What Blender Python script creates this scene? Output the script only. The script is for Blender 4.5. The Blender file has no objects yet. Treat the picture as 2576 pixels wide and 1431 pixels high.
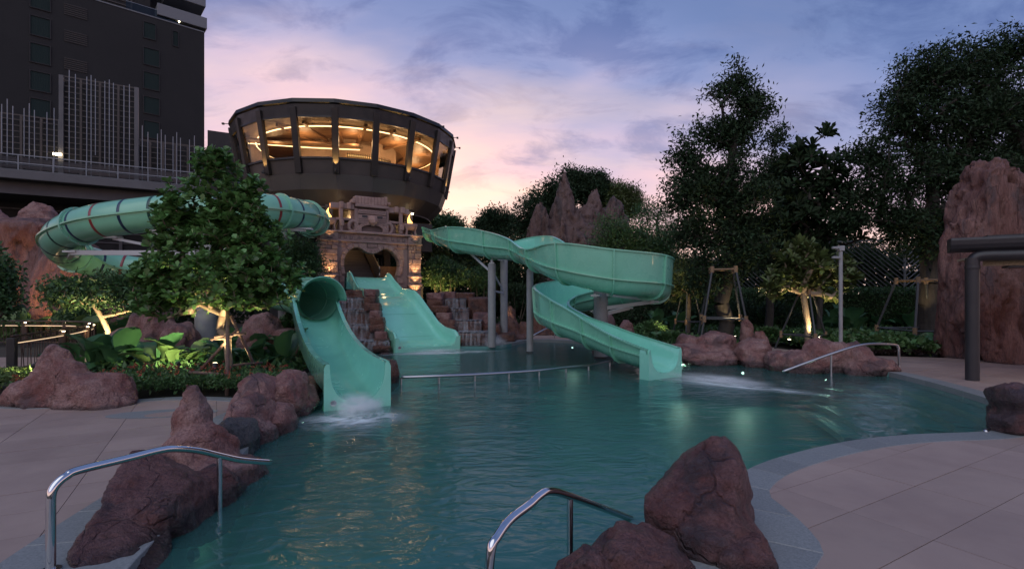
import bpy, bmesh, math, random
import numpy as np
from mathutils import Vector, Matrix

SC = bpy.context.scene
C = SC.collection
PI = math.pi
R = math.radians

# ------------------------------------------------------------------ camera
cam_d = bpy.data.cameras.new('camera')
cam_d.lens = 18.0; cam_d.sensor_width = 36.0
cam_d.shift_y = 0.0107
cam_d.clip_start = 0.05; cam_d.clip_end = 2000
cam = bpy.data.objects.new('camera', cam_d)
cam.location = (0, 0, 2.0); cam.rotation_euler = (R(90), 0, 0)
C.objects.link(cam); SC.camera = cam

# ------------------------------------------------------------------ sky
SUN_AZ, SUN_EL = R(200), R(48)         # broad soft light of the dusk sky, from behind the viewer
world = bpy.data.worlds.new('World'); SC.world = world
world.use_nodes = True
nt = world.node_tree; nt.nodes.clear()
def wn(t, **k):
    n = nt.nodes.new(t)
    for a, b in k.items(): setattr(n, a, b)
    return n
def wl(a, b): nt.links.new(a, b)
def wmath(op, a, b=None, clamp=False):
    n = wn('ShaderNodeMath', operation=op); n.use_clamp = clamp
    for i, s in enumerate((a, b)):
        if s is None: continue
        if isinstance(s, (int, float)): n.inputs[i].default_value = s
        else: wl(s, n.inputs[i])
    return n.outputs[0]
tc = wn('ShaderNodeTexCoord')
sep = wn('ShaderNodeSeparateXYZ'); wl(tc.outputs['Generated'], sep.inputs[0])
zc = wmath('MAXIMUM', sep.outputs['Z'], 0.0)
# warmth towards the place where the sun went down (a little left of the view axis)
glow = wn('ShaderNodeVectorMath', operation='DOT_PRODUCT')
wl(tc.outputs['Generated'], glow.inputs[0]); glow.inputs[1].default_value = (-0.36, 0.92, 0.14)
away = wmath('MULTIPLY', wmath('SUBTRACT', 1.0, glow.outputs['Value']), 0.42)
away = wmath('MINIMUM', away, 0.15)
# large soft bands warp the gradient
nb = wn('ShaderNodeTexNoise'); nb.inputs['Scale'].default_value = 2.2; nb.inputs['Detail'].default_value = 4
mpb = wn('ShaderNodeMapping'); mpb.inputs['Scale'].default_value = (1, 1, 3.0); mpb.inputs['Location'].default_value = (0.3, 3.1, 0.4)
mpb.inputs['Rotation'].default_value = (0, R(-24), 0)
wl(tc.outputs['Generated'], mpb.inputs[0]); wl(mpb.outputs[0], nb.inputs['Vector'])
band = wmath('MULTIPLY', wmath('SUBTRACT', nb.outputs['Fac'], 0.5), 0.36)
f = wmath('ADD', wmath('ADD', zc, away), band, clamp=True)
ramp = wn('ShaderNodeValToRGB'); wl(f, ramp.inputs[0])
cr = ramp.color_ramp; cr.interpolation = 'B_SPLINE'
stops = [(0.0, (1.10, 0.86, 0.68)), (0.16, (1.05, 0.78, 0.67)), (0.26, (0.88, 0.53, 0.54)), (0.35, (0.50, 0.42, 0.58)),
         (0.44, (0.19, 0.25, 0.49)), (0.58, (0.105, 0.165, 0.37)), (1.0, (0.10, 0.15, 0.32))]
while len(cr.elements) < len(stops): cr.elements.new(0.5)
for e, (p, c) in zip(cr.elements, stops): e.position = p; e.color = (*c, 1)
# clouds: noise on the direction seen from below a flat cloud deck
zz = wmath('ADD', zc, 0.30)
cx = wmath('DIVIDE', sep.outputs['X'], zz); cy = wmath('DIVIDE', sep.outputs['Y'], zz)
comb = wn('ShaderNodeCombineXYZ'); wl(cx, comb.inputs[0]); wl(cy, comb.inputs[1])
n1 = wn('ShaderNodeTexNoise'); n1.inputs['Scale'].default_value = 4.2; n1.inputs['Detail'].default_value = 9; n1.inputs['Roughness'].default_value = 0.62
n1.inputs['Distortion'].default_value = 0.5
mpc = wn('ShaderNodeMapping'); mpc.inputs['Location'].default_value = (4.3, 2.6, 0); mpc.inputs['Scale'].default_value = (0.8, 1.3, 1)
wl(comb.outputs[0], mpc.inputs[0]); wl(mpc.outputs[0], n1.inputs['Vector'])
cl = wn('ShaderNodeMapRange'); cl.inputs['From Min'].default_value = 0.48; cl.inputs['From Max'].default_value = 0.62
wl(n1.outputs['Fac'], cl.inputs['Value'])
clm = wmath('MULTIPLY', cl.outputs[0], 0.9)
# cloud colour: greyed violet version of the sky behind
cmix = wn('ShaderNodeMix', data_type='RGBA', blend_type='MULTIPLY'); cmix.inputs['Factor'].default_value = 1.0
wl(ramp.outputs[0], cmix.inputs['A']); cmix.inputs['B'].default_value = (0.55, 0.62, 0.76, 1)
mix = wn('ShaderNodeMix', data_type='RGBA'); wl(clm, mix.inputs['Factor'])
wl(ramp.outputs[0], mix.inputs['A']); wl(cmix.outputs['Result'], mix.inputs['B'])
# rosy lit streaks
n2 = wn('ShaderNodeTexNoise'); n2.inputs['Scale'].default_value = 1.8; n2.inputs['Detail'].default_value = 7; n2.inputs['Roughness'].default_value = 0.55
mp2 = wn('ShaderNodeMapping'); mp2.inputs['Location'].default_value = (0.3, 3.1, 0); mp2.inputs['Scale'].default_value = (0.55, 1.5, 1)
mp2.inputs['Rotation'].default_value = (0, 0, R(18))
wl(comb.outputs[0], mp2.inputs[0]); wl(mp2.outputs[0], n2.inputs['Vector'])
st = wn('ShaderNodeMapRange'); st.inputs['From Min'].default_value = 0.43; st.inputs['From Max'].default_value = 0.68
wl(n2.outputs['Fac'], st.inputs['Value'])
warm = wn('ShaderNodeMapRange'); warm.inputs['From Min'].default_value = 0.55; warm.inputs['From Max'].default_value = 1.0
wl(glow.outputs['Value'], warm.inputs['Value'])
lowz = wn('ShaderNodeMapRange'); lowz.inputs['From Min'].default_value = 0.55; lowz.inputs['From Max'].default_value = 0.12
wl(zc, lowz.inputs['Value'])
sf = wmath('MULTIPLY', wmath('MULTIPLY', st.outputs[0], warm.outputs[0]), wmath('MULTIPLY', lowz.outputs[0], 0.85))
mix2 = wn('ShaderNodeMix', data_type='RGBA'); wl(sf, mix2.inputs['Factor'])
wl(mix.outputs['Result'], mix2.inputs['A']); mix2.inputs['B'].default_value = (1.12, 0.74, 0.50, 1)
bg = wn('ShaderNodeBackground'); wl(mix2.outputs['Result'], bg.inputs['Color']); bg.inputs['Strength'].default_value = 1.0
sky = wn('ShaderNodeTexSky'); sky.sky_type = 'NISHITA'; sky.sun_disc = False
sky.sun_elevation = R(1.0); sky.sun_rotation = R(-18); sky.altitude = 10; sky.dust_density = 2.0
bg2 = wn('ShaderNodeBackground'); wl(sky.outputs[0], bg2.inputs['Color']); bg2.inputs['Strength'].default_value = 0.05
addw = wn('ShaderNodeAddShader'); wl(bg.outputs[0], addw.inputs[0]); wl(bg2.outputs[0], addw.inputs[1])
wo = wn('ShaderNodeOutputWorld'); wl(addw.outputs[0], wo.inputs['Surface'])

sun_d = bpy.data.lights.new('sun', 'SUN'); sun_d.energy = 0.85; sun_d.angle = R(70); sun_d.color = (1.0, 0.975, 0.94)
sun = bpy.data.objects.new('sun', sun_d); C.objects.link(sun)
sun.rotation_euler = (R(90) - SUN_EL, 0, PI - SUN_AZ); sun.location = (0, -10, 30)

SC.view_settings.view_transform = 'Standard'; SC.view_settings.look = 'None'
SC.view_settings.exposure = 0.25; SC.view_settings.gamma = 1.0; SC.view_settings.use_curve_mapping = False
SC.cycles.use_denoising = True
SC.cycles.max_bounces = 7; SC.cycles.diffuse_bounces = 3; SC.cycles.glossy_bounces = 3
SC.cycles.transmission_bounces = 4; SC.cycles.transparent_max_bounces = 10
SC.cycles.caustics_reflective = False; SC.cycles.caustics_refractive = False
SC.cycles.sample_clamp_indirect = 4.0
SC.cycles.use_light_tree = True
SC.cycles.volume_bounces = 4

# ------------------------------------------------------------------ helpers
HV = 743.0     # horizon row of the 2576 x 1431 picture used for measuring
def P(u, v, Y):
    return Vector(((u - 1288) / 1288 * Y, Y, 2.0 + (HV - v) / 1288 * Y))
def G(u, v, z=0.0):
    Y = (2.0 - z) * 1288 / (v - HV)
    return Vector(((u - 1288) / 1288 * Y, Y, z))
WZ = -0.12     # water level

def world_off(o):
    v = Vector((0, 0, 0))
    while o is not None:
        v += o.location; o = o.parent
    return v

def link(o, parent=None):
    C.objects.link(o)
    if parent is not None: o.parent = parent
    return o

def tag(o, label=None, cat=None, group=None, kind=None):
    if label: o['label'] = label
    if cat: o['category'] = cat
    if group: o['group'] = group
    if kind: o['kind'] = kind
    return o

def thing(name, label, cat, loc=(0, 0, 0), group=None):
    o = bpy.data.objects.new(name, None); o.empty_display_size = 0.2
    o.location = loc; C.objects.link(o)
    return tag(o, label, cat, group)

def np_mesh(name, verts, faces, mat, parent=None, smooth=False, loc=None):
    """verts (N,3) array in world space, faces list or (M,k) array"""
    verts = np.asarray(verts, dtype=np.float64)
    off = world_off(parent)
    if loc is not None: off = off + Vector(loc) if parent is not None else Vector(loc)
    verts = verts - np.array(off)
    me = bpy.data.meshes.new(name)
    if isinstance(faces, np.ndarray):
        n, k = faces.shape
        me.vertices.add(len(verts)); me.vertices.foreach_set('co', verts.astype(np.float32).ravel())
        me.loops.add(n * k); me.loops.foreach_set('vertex_index', faces.astype(np.int32).ravel())
        me.polygons.add(n); me.polygons.foreach_set('loop_start', np.arange(0, n * k, k, dtype=np.int32))
        me.update(calc_edges=True)
    else:
        me.from_pydata([tuple(v) for v in verts], [], faces); me.update()
    if smooth: me.polygons.foreach_set('use_smooth', [True] * len(me.polygons))
    if mat: me.materials.append(mat)
    o = bpy.data.objects.new(name, me)
    if loc is not None: o.location = loc
    return link(o, parent)

class MB:
    def __init__(s): s.v = []; s.f = []
    def add(s, vs, fs):
        b = len(s.v); s.v += [tuple(v) for v in vs]; s.f += [tuple(b + i for i in f) for f in fs]; return s
    def box(s, c, d, rz=0.0, M=None):
        x, y, z = d[0] / 2, d[1] / 2, d[2] / 2
        vs = [Vector(p) for p in ((-x,-y,-z),(x,-y,-z),(x,y,-z),(-x,y,-z),(-x,-y,z),(x,-y,z),(x,y,z),(-x,y,z))]
        m = Matrix.Translation(Vector(c)) @ (M.to_4x4() if M is not None else Matrix.Rotation(rz, 4, 'Z'))
        return s.add([m @ v for v in vs], [(3,2,1,0),(4,5,6,7),(0,1,5,4),(1,2,6,5),(2,3,7,6),(3,0,4,7)])
    def bar(s, a, b, w, h=None, up=(0,0,1)):
        a, b = Vector(a), Vector(b); h = h or w
        d = b - a; L = d.length
        y = d.normalized(); u = Vector(up)
        if abs(y.dot(u)) > 0.98: u = Vector((1, 0, 0))
        x = y.cross(u).normalized(); z = x.cross(y)
        return s.box((a + b) / 2, (w, L, h), M=Matrix((x, y, z)).transposed())
    def tube(s, pts, r, n=8, cap=True, closed=False):
        pts = [Vector(p) for p in pts]; m = len(pts)
        rs = r if isinstance(r, (list, tuple)) else [r] * m
        rings = []; up = None
        for i, p in enumerate(pts):
            if closed: t = pts[(i + 1) % m] - pts[i - 1]
            else: t = pts[min(i + 1, m - 1)] - pts[max(i - 1, 0)]
            t.normalize()
            if up is None:
                up = Vector((0, 0, 1)) if abs(t.z) < 0.95 else Vector((1, 0, 0))
            x = t.cross(up)
            if x.length < 1e-6: x = t.orthogonal()
            x.normalize(); y = x.cross(t).normalized(); up = y
            rings.append([p + (x * math.cos(2*PI*k/n) + y * math.sin(2*PI*k/n)) * rs[i] for k in range(n)])
        vs = [v for rg in rings for v in rg]; fs = []
        for i in range(m if closed else m - 1):
            j = (i + 1) % m
            for k in range(n):
                k2 = (k + 1) % n
                fs.append((i*n+k, i*n+k2, j*n+k2, j*n+k))
        if cap and not closed:
            fs.append(tuple(range(n-1, -1, -1))); fs.append(tuple((m-1)*n+k for k in range(n)))
        return s.add(vs, fs)
    def cyl(s, a, b, r, n=16, r2=None): return s.tube([a, b], [r, r if r2 is None else r2], n)
    def lathe(s, c, prof, n=24, a0=0.0, a1=2*PI):
        """profile of (radius, z) swept round a vertical axis at c"""
        c = Vector(c); full = abs(a1 - a0 - 2*PI) < 1e-6; cnt = n if full else n + 1
        vs = []
        for k in range(cnt):
            a = a0 + (a1 - a0) * k / n
            vs += [c + Vector((r*math.cos(a), r*math.sin(a), z)) for r, z in prof]
        m = len(prof); fs = []
        for k in range(n):
            k2 = (k + 1) % cnt
            for i in range(m - 1): fs.append((k*m+i, k2*m+i, k2*m+i+1, k*m+i+1))
        return s.add(vs, fs)
    def prism(s, poly, z0, z1):
        n = len(poly)
        vs = [Vector((p[0], p[1], z0)) for p in poly] + [Vector((p[0], p[1], z1)) for p in poly]
        fs = [tuple(range(n-1, -1, -1)), tuple(range(n, 2*n))] + [(i, (i+1) % n, n+(i+1) % n, n+i) for i in range(n)]
        return s.add(vs, fs)
    def slab(s, poly, o, ex, ey, en, t):
        """2-D polygon in the plane o+ex,ey extruded by t along en"""
        o, ex, ey, en = Vector(o), Vector(ex), Vector(ey), Vector(en); n = len(poly)
        vs = [o + ex*p[0] + ey*p[1] for p in poly]; vs += [v + en*t for v in vs]
        fs = [tuple(range(n-1, -1, -1)), tuple(range(n, 2*n))] + [(i, (i+1) % n, n+(i+1) % n, n+i) for i in range(n)]
        return s.add(vs, fs)
    def grid(s, rows, closed=False):
        m = len(rows[0]); vs = [v for r in rows for v in r]; fs = []
        for i in range(len(rows) - 1):
            for j in range(m if closed else m - 1):
                j2 = (j + 1) % m
                fs.append((i*m+j, i*m+j2, (i+1)*m+j2, (i+1)*m+j))
        return s.add(vs, fs)
    def build(s, name, mat, parent=None, smooth=False, bevel=0, loc=None, solid=0, ang=None, seg=1):
        o = np_mesh(name, np.array(s.v, dtype=float).reshape(-1, 3), s.f, mat, parent, smooth, loc)
        if solid:
            m = o.modifiers.new('thick', 'SOLIDIFY'); m.thickness = solid; m.offset = -1 if solid > 0 else 1
            m.thickness = abs(solid)
        if bevel:
            m = o.modifiers.new('bevel', 'BEVEL'); m.width = bevel; m.segments = seg; m.limit_method = 'ANGLE'; m.angle_limit = R(40)
        if ang is not None:
            o.data.set_sharp_from_angle(angle=R(ang))
        return o

def catmull(pts, per=8, closed=False):
    pts = [Vector(p) for p in pts]; n = len(pts); out = []
    rng = range(n) if closed else range(n - 1)
    for i in rng:
        if closed: p0, p1, p2, p3 = pts[i-1], pts[i], pts[(i+1) % n], pts[(i+2) % n]
        else: p0, p1, p2, p3 = pts[max(i-1, 0)], pts[i], pts[i+1], pts[min(i+2, n-1)]
        for k in range(per):
            t = k / per
            out.append(0.5*((2*p1) + (p2-p0)*t + (2*p0-5*p1+4*p2-p3)*t*t + (3*p1-p0-3*p2+p3)*t*t*t))
    if not closed: out.append(pts[-1])
    return out

# vectorised gradient noise
_rs = np.random.RandomState(7)
_perm = np.concatenate([_rs.permutation(256)] * 3)
_grad = _rs.normal(size=(256, 3)); _grad /= np.linalg.norm(_grad, axis=1)[:, None]
def pnoise(p):
    p = np.asarray(p, float); i = np.floor(p).astype(int); f = p - i; i &= 255
    u = f*f*f*(f*(f*6-15)+10); out = 0
    for dx in (0, 1):
        for dy in (0, 1):
            for dz in (0, 1):
                h = _perm[_perm[_perm[(i[:,0]+dx) & 255] + ((i[:,1]+dy) & 255)] + ((i[:,2]+dz) & 255)]
                g = _grad[h]; d = f - np.array([dx, dy, dz])
                w = (u[:,0] if dx else 1-u[:,0])*(u[:,1] if dy else 1-u[:,1])*(u[:,2] if dz else 1-u[:,2])
                out = out + w*(g*d).sum(1)
    return out
def fbm(p, o=4, gain=0.5, lac=2.1):
    a, s, t = 1.0, 0, 0.0
    p = np.asarray(p, float)
    for k in range(o):
        s = s + a*pnoise(p + 17.3*k); t += a; a *= gain; p = p*lac
    return s / t
def ridged(p, o=4, gain=0.55, lac=2.0):
    a, s, t = 1.0, 0, 0.0
    p = np.asarray(p, float)
    for k in range(o):
        s = s + a*(1 - np.minimum(1, np.abs(pnoise(p + 11.7*k))*2.4)); t += a; a *= gain; p = p*lac
    return s / t

# ------------------------------------------------------------------ materials
def mat(name, base, rough=0.6, metal=0.0, base2=None, nscale=3.0, nlo=0.4, nhi=0.65, ndetail=5, bump=0.0, bscale=20.0,
        coat=0.0, spec=0.5, island=0.0, trans=0.0, base3=None, n3=0.8, stretch=None, sub=0, coords='pos', rvar=0.0, ndist=0.0, bdist=0.02, orand=0.0):
    m = bpy.data.materials.new(name); m.use_nodes = True
    t = m.node_tree; b = t.nodes['Principled BSDF']
    def N(ty, **k):
        n = t.nodes.new(ty)
        for a, v in k.items(): setattr(n, a, v)
        return n
    L = t.links.new
    b.inputs['Roughness'].default_value = rough; b.inputs['Metallic'].default_value = metal
    b.inputs['Specular IOR Level'].default_value = spec
    if coat: b.inputs['Coat Weight'].default_value = coat; b.inputs['Coat Roughness'].default_value = 0.08
    b.inputs['Base Color'].default_value = (*base, 1)
    if coords == 'pos': src = N('ShaderNodeNewGeometry').outputs['Position']
    else: src = N('ShaderNodeTexCoord').outputs['Object']
    mp = N('ShaderNodeMapping'); L(src, mp.inputs[0])
    if stretch: mp.inputs['Scale'].default_value = stretch
    col = None
    def noise(sc, det=5, ro=0.6, dist=0.0):
        n = N('ShaderNodeTexNoise'); n.inputs['Scale'].default_value = sc; n.inputs['Detail'].default_value = det
        n.inputs['Roughness'].default_value = ro; n.inputs['Distortion'].default_value = dist
        L(mp.outputs[0], n.inputs['Vector']); return n.outputs['Fac']
    def mixc(fac, a, bb):
        mx = N('ShaderNodeMix', data_type='RGBA')
        L(fac, mx.inputs['Factor'])
        for s, i in ((a, 'A'), (bb, 'B')):
            if isinstance(s, tuple): mx.inputs[i].default_value = (*s, 1)
            else: L(s, mx.inputs[i])
        return mx.outputs['Result']
    def rng(v, lo, hi, to=(0, 1)):
        r = N('ShaderNodeMapRange'); r.inputs['From Min'].default_value = lo; r.inputs['From Max'].default_value = hi
        r.inputs['To Min'].default_value = to[0]; r.inputs['To Max'].default_value = to[1]
        L(v, r.inputs['Value']); return r.outputs[0]
    if base2: col = mixc(rng(noise(nscale, ndetail, dist=ndist), nlo, nhi), base, base2)
    if base3: col = mixc(rng(noise(n3, 4, dist=ndist), 0.55, 0.66), col if col else base, base3)
    if island:
        g = N('ShaderNodeNewGeometry')
        h = N('ShaderNodeHueSaturation')
        L(rng(g.outputs['Random Per Island'], 0, 1, (1-island, 1+island)), h.inputs['Value'])
        L(rng(g.outputs['Random Per Island'], 0, 1, (0.485, 0.515)), h.inputs['Hue'])
        if col: L(col, h.inputs['Color'])
        else: h.inputs['Color'].default_value = (*base, 1)
        col = h.outputs['Color']
    if orand:
        oi = N('ShaderNodeObjectInfo'); h = N('ShaderNodeHueSaturation'); L(rng(oi.outputs['Random'], 0, 1, (1-orand, 1+orand)), h.inputs['Value'])
        if col: L(col, h.inputs['Color'])
        else: h.inputs['Color'].default_value = (*base, 1)
        col = h.outputs['Color']
    if col: L(col, b.inputs['Base Color'])
    if rvar: L(rng(noise(nscale*1.7, 4), 0.3, 0.7, (max(0.02, rough-rvar), rough+rvar)), b.inputs['Roughness'])
    if bump:
        bp = N('ShaderNodeBump'); bp.inputs['Strength'].default_value = bump; bp.inputs['Distance'].default_value = bdist
        L(noise(bscale, 6, 0.65), bp.inputs['Height']); L(bp.outputs[0], b.inputs['Normal'])
    if trans:
        tr = N('ShaderNodeBsdfTranslucent'); ms = N('ShaderNodeMixShader'); ms.inputs[0].default_value = trans
        if col: L(col, tr.inputs['Color'])
        else: tr.inputs['Color'].default_value = (*base, 1)
        L(b.outputs[0], ms.inputs[1]); L(tr.outputs[0], ms.inputs[2])
        L(ms.outputs[0], t.nodes['Material Output'].inputs['Surface'])
    return m

def emis(name, col, strength):
    m = bpy.data.materials.new(name); m.use_nodes = True
    b = m.node_tree.nodes['Principled BSDF']
    b.inputs['Base Color'].default_value = (*col, 1)
    b.inputs['Emission Color'].default_value = (*col, 1); b.inputs['Emission Strength'].default_value = strength
    return m

M = {}
def rockmat(name, a, b, dark, rough=0.62, sc=2.2, crack=0.95, st=(1, 1, 1), wet=0.0, bst=1.0):
    m = bpy.data.materials.new(name); m.use_nodes = True; t = m.node_tree; B = t.nodes['Principled BSDF']; N = t.nodes.new; L = t.links.new
    g = N('ShaderNodeNewGeometry'); mp = N('ShaderNodeMapping'); mp.inputs['Scale'].default_value = st; L(g.outputs['Position'], mp.inputs[0])
    def noise(scale, det=6, ro=0.62, dist=0.4, src=None):
        n = N('ShaderNodeTexNoise'); n.inputs['Scale'].default_value = scale; n.inputs['Detail'].default_value = det; n.inputs['Roughness'].default_value = ro; n.inputs['Distortion'].default_value = dist
        L(src or mp.outputs[0], n.inputs['Vector']); return n
    def rng(v, lo, hi, t0=0.0, t1=1.0):
        r = N('ShaderNodeMapRange'); r.inputs['From Min'].default_value = lo; r.inputs['From Max'].default_value = hi; r.inputs['To Min'].default_value = t0; r.inputs['To Max'].default_value = t1; L(v, r.inputs['Value']); return r.outputs[0]
    def mixc(f, x, y, mode='MIX'):
        k = N('ShaderNodeMix'); k.data_type = 'RGBA'; k.blend_type = mode; L(f, k.inputs['Factor'])
        for q, i in ((x, 'A'), (y, 'B')):
            if isinstance(q, tuple): k.inputs[i].default_value = (*q, 1)
            else: L(q, k.inputs[i])
        return k.outputs['Result']
    n1, n2, n3, n4 = noise(sc), noise(sc*0.55, 5), noise(sc*16, 4), noise(sc*4.5, 6, 0.7)
    col = mixc(rng(n1.outputs['Fac'], 0.36, 0.66), a, b)
    col = mixc(rng(n2.outputs['Fac'], 0.52, 0.62, 0, 0.85), col, dark)
    # cracks: edges of a warped cell pattern
    wv = N('ShaderNodeVectorMath'); wv.operation = 'MULTIPLY_ADD'; L(noise(1.6, 4).outputs['Color'], wv.inputs[0]); wv.inputs[1].default_value = (0.45, 0.45, 0.45); L(mp.outputs[0], wv.inputs[2])
    vo = N('ShaderNodeTexVoronoi'); vo.feature = 'DISTANCE_TO_EDGE'; vo.inputs['Scale'].default_value = crack; L(wv.outputs[0], vo.inputs['Vector'])
    ck = rng(vo.outputs['Distance'], 0.0, 0.014, 0.45, 0); brk = rng(n2.outputs['Fac'], 0.38, 0.52)
    mu = N('ShaderNodeMath'); mu.operation = 'MULTIPLY'; L(ck, mu.inputs[0]); L(brk, mu.inputs[1])
    col = mixc(mu.outputs[0], col, tuple(c*0.35 for c in dark))
    col = mixc(rng(n3.outputs['Fac'], 0.42, 0.66, 0, 0.7), col, tuple(c*0.5 for c in a))
    sz = N('ShaderNodeSeparateXYZ'); L(g.outputs['Position'], sz.inputs[0]); wz = N('ShaderNodeMath'); wz.operation = 'MULTIPLY_ADD'; L(n1.outputs['Fac'], wz.inputs[0]); wz.inputs[1].default_value = -0.16; L(sz.outputs['Z'], wz.inputs[2])
    wetf = rng(wz.outputs[0], 0.0, -0.07, 0, 0.75)
    col = mixc(wetf, col, tuple(c*0.45 for c in dark)); L(col, B.inputs['Base Color'])
    ro = N('ShaderNodeMath'); ro.operation = 'MULTIPLY_ADD'; L(wetf, ro.inputs[0]); ro.inputs[1].default_value = -0.35; ro.use_clamp = True
    L(rng(n4.outputs['Fac'], 0.3, 0.7, max(0.08, rough-0.18), rough+0.12), ro.inputs[2]); rm = N('ShaderNodeMath'); rm.operation = 'MAXIMUM'; rm.inputs[1].default_value = 0.08; L(ro.outputs[0], rm.inputs[0]); L(rm.outputs[0], B.inputs['Roughness'])
    h = N('ShaderNodeMath'); h.operation = 'MULTIPLY_ADD'; L(n4.outputs['Fac'], h.inputs[0]); h.inputs[1].default_value = 1.0; h2 = N('ShaderNodeMath'); h2.operation = 'MULTIPLY'; L(n3.outputs['Fac'], h2.inputs[0]); h2.inputs[1].default_value = 0.28; L(h2.outputs[0], h.inputs[2])
    h3 = N('ShaderNodeMath'); h3.operation = 'SUBTRACT'; L(h.outputs[0], h3.inputs[0]); h4 = N('ShaderNodeMath'); h4.operation = 'MULTIPLY'; L(mu.outputs[0], h4.inputs[0]); h4.inputs[1].default_value = 0.8; L(h4.outputs[0], h3.inputs[1])
    bp = N('ShaderNodeBump'); bp.inputs['Strength'].default_value = bst; bp.inputs['Distance'].default_value = 0.075; L(h3.outputs[0], bp.inputs['Height']); L(bp.outputs[0], B.inputs['Normal'])
    return m
M['rock'] = rockmat('rock_red', (0.225, 0.088, 0.076), (0.40, 0.25, 0.225), (0.095, 0.064, 0.072), 0.52)
M['rock_dark'] = rockmat('rock_dark', (0.115, 0.042, 0.040), (0.20, 0.105, 0.10), (0.042, 0.036, 0.044), 0.42, 2.6)
M['rock_blue'] = rockmat('rock_bluegrey', (0.05, 0.055, 0.066), (0.13, 0.115, 0.12), (0.028, 0.03, 0.038), 0.45, 3.0)
M['rock_wet'] = rockmat('rock_wet', (0.15, 0.058, 0.038), (0.26, 0.13, 0.09), (0.055, 0.038, 0.038), 0.34, 3.2, 2.2)
M['cliff'] = rockmat('rock_cliff', (0.16, 0.066, 0.055), (0.29, 0.155, 0.13), (0.085, 0.058, 0.062), 0.6, 1.7, 0.9, (1.5, 1.5, 0.32))
M['mount'] = rockmat('rock_mountain', (0.105, 0.058, 0.052), (0.19, 0.12, 0.108), (0.05, 0.04, 0.044), 0.75, 1.5, 0.8, (1.5, 1.5, 0.35))
M['pave'] = mat('aggregate_paving', (0.375, 0.275, 0.235), 0.6, base2=(0.305, 0.218, 0.19), nscale=0.9, nlo=0.35, nhi=0.68, base3=(0.28, 0.203, 0.178), n3=0.35, bump=0.25, bscale=160, rvar=0.16, bdist=0.004, orand=0.09)
M['grout'] = mat('paving_joint', (0.17, 0.135, 0.12), 0.9)
M['coping'] = mat('granite_coping', (0.18, 0.19, 0.19), 0.5, base2=(0.26, 0.27, 0.27), nscale=55, nlo=0.35, nhi=0.65, bump=0.2, bscale=140, rvar=0.1, bdist=0.004, orand=0.10)
M['soil'] = mat('soil', (0.03, 0.024, 0.018), 0.95, base2=(0.05, 0.045, 0.03), nscale=2, bump=0.6, bscale=8)
M['pool'] = mat('pool_tile', (0.08, 0.235, 0.23), 0.5, base2=(0.10, 0.27, 0.255), nscale=1.2)
M['poolstep'] = mat('pool_step', (0.17, 0.27, 0.26), 0.5, base2=(0.21, 0.31, 0.295), nscale=6)
M['steel'] = mat('polished_steel', (0.72, 0.72, 0.72), 0.09, metal=1.0)
M['steel_d'] = mat('brushed_steel', (0.5, 0.5, 0.51), 0.28, metal=1.0)
M['lens_w'] = emis('lamp_lens_warm', (1.0, 0.80, 0.50), 14.0)
M['lens_c'] = emis('lamp_lens_white', (0.98, 1.0, 0.88), 5.0)
M['black'] = mat('black_metal', (0.018, 0.018, 0.02), 0.45, base2=(0.026, 0.025, 0.027), nscale=6)

def lamp(parent, loc, kind='SPOT', energy=50, color=(1, 0.72, 0.38), aim=None, size=0.05, cone=70, blend=0.6, name='bulb'):
    d = bpy.data.lights.new(name, kind); d.energy = energy; d.color = color
    if kind == 'SPOT': d.spot_size = R(cone); d.spot_blend = blend; d.shadow_soft_size = size
    elif kind == 'POINT': d.shadow_soft_size = size
    o = bpy.data.objects.new(name, d); C.objects.link(o)
    o.location = Vector(loc) - world_off(parent)
    if parent is not None: o.parent = parent
    if aim is not None: o.rotation_euler = (Vector(aim) - Vector(loc)).to_track_quat('-Z', 'Y').to_euler()
    return o
# ------------------------------------------------------------------ the ground, the pool and the decks
def area2(p): return sum(p[i][0]*p[(i+1) % len(p)][1] - p[(i+1) % len(p)][0]*p[i][1] for i in range(len(p))) / 2
def smooth2(pts, per=5):
    return [(p.x, p.y) for p in catmull([(a, b, 0) for a, b in pts], per)]
left_e = [(-1.6, 2.35), (-2.35, 2.75), (-2.78, 3.6), (-3.02, 4.6), (-3.2, 5.6), (-3.45, 6.6), (-3.75, 7.6), (-4.1, 8.6), (-4.35, 9.6), (-4.6, 11), (-4.9, 13), (-5.2, 16), (-5.6, 18.5), (-5.7, 19.7)]
far_e = [(-4.5, 20.0), (-1.9, 20.2), (-0.6, 20.4), (0.3, 22.2), (0.9, 23.2), (2.3, 22.9), (3.3, 21.7), (4.2, 19.3), (5.0, 17.1), (5.5, 16.2), (7.6, 15.7), (8.2, 14.6), (9.4, 14.0)]
curb_e = [(9.87, 13.4), (9.80, 12.5), (9.62, 11.45), (9.40, 10.5), (9.13, 9.58), (8.72, 8.75)]
near_e = [(7.95, 8.0), (6.97, 7.53), (5.78, 7.36), (4.72, 7.06), (3.59, 6.49), (2.81, 5.96), (2.3, 5.4), (1.85, 4.7), (1.45, 4.05), (1.0, 3.4), (0.35, 2.8), (-0.6, 2.4)]
PL, PF, PC, PN = smooth2(left_e), smooth2(far_e), smooth2(curb_e), smooth2(near_e)
POOL = (PL + PF + PC + PN)[::-1]       # anticlockwise
if area2(POOL) < 0: POOL = POOL[::-1]

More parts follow.
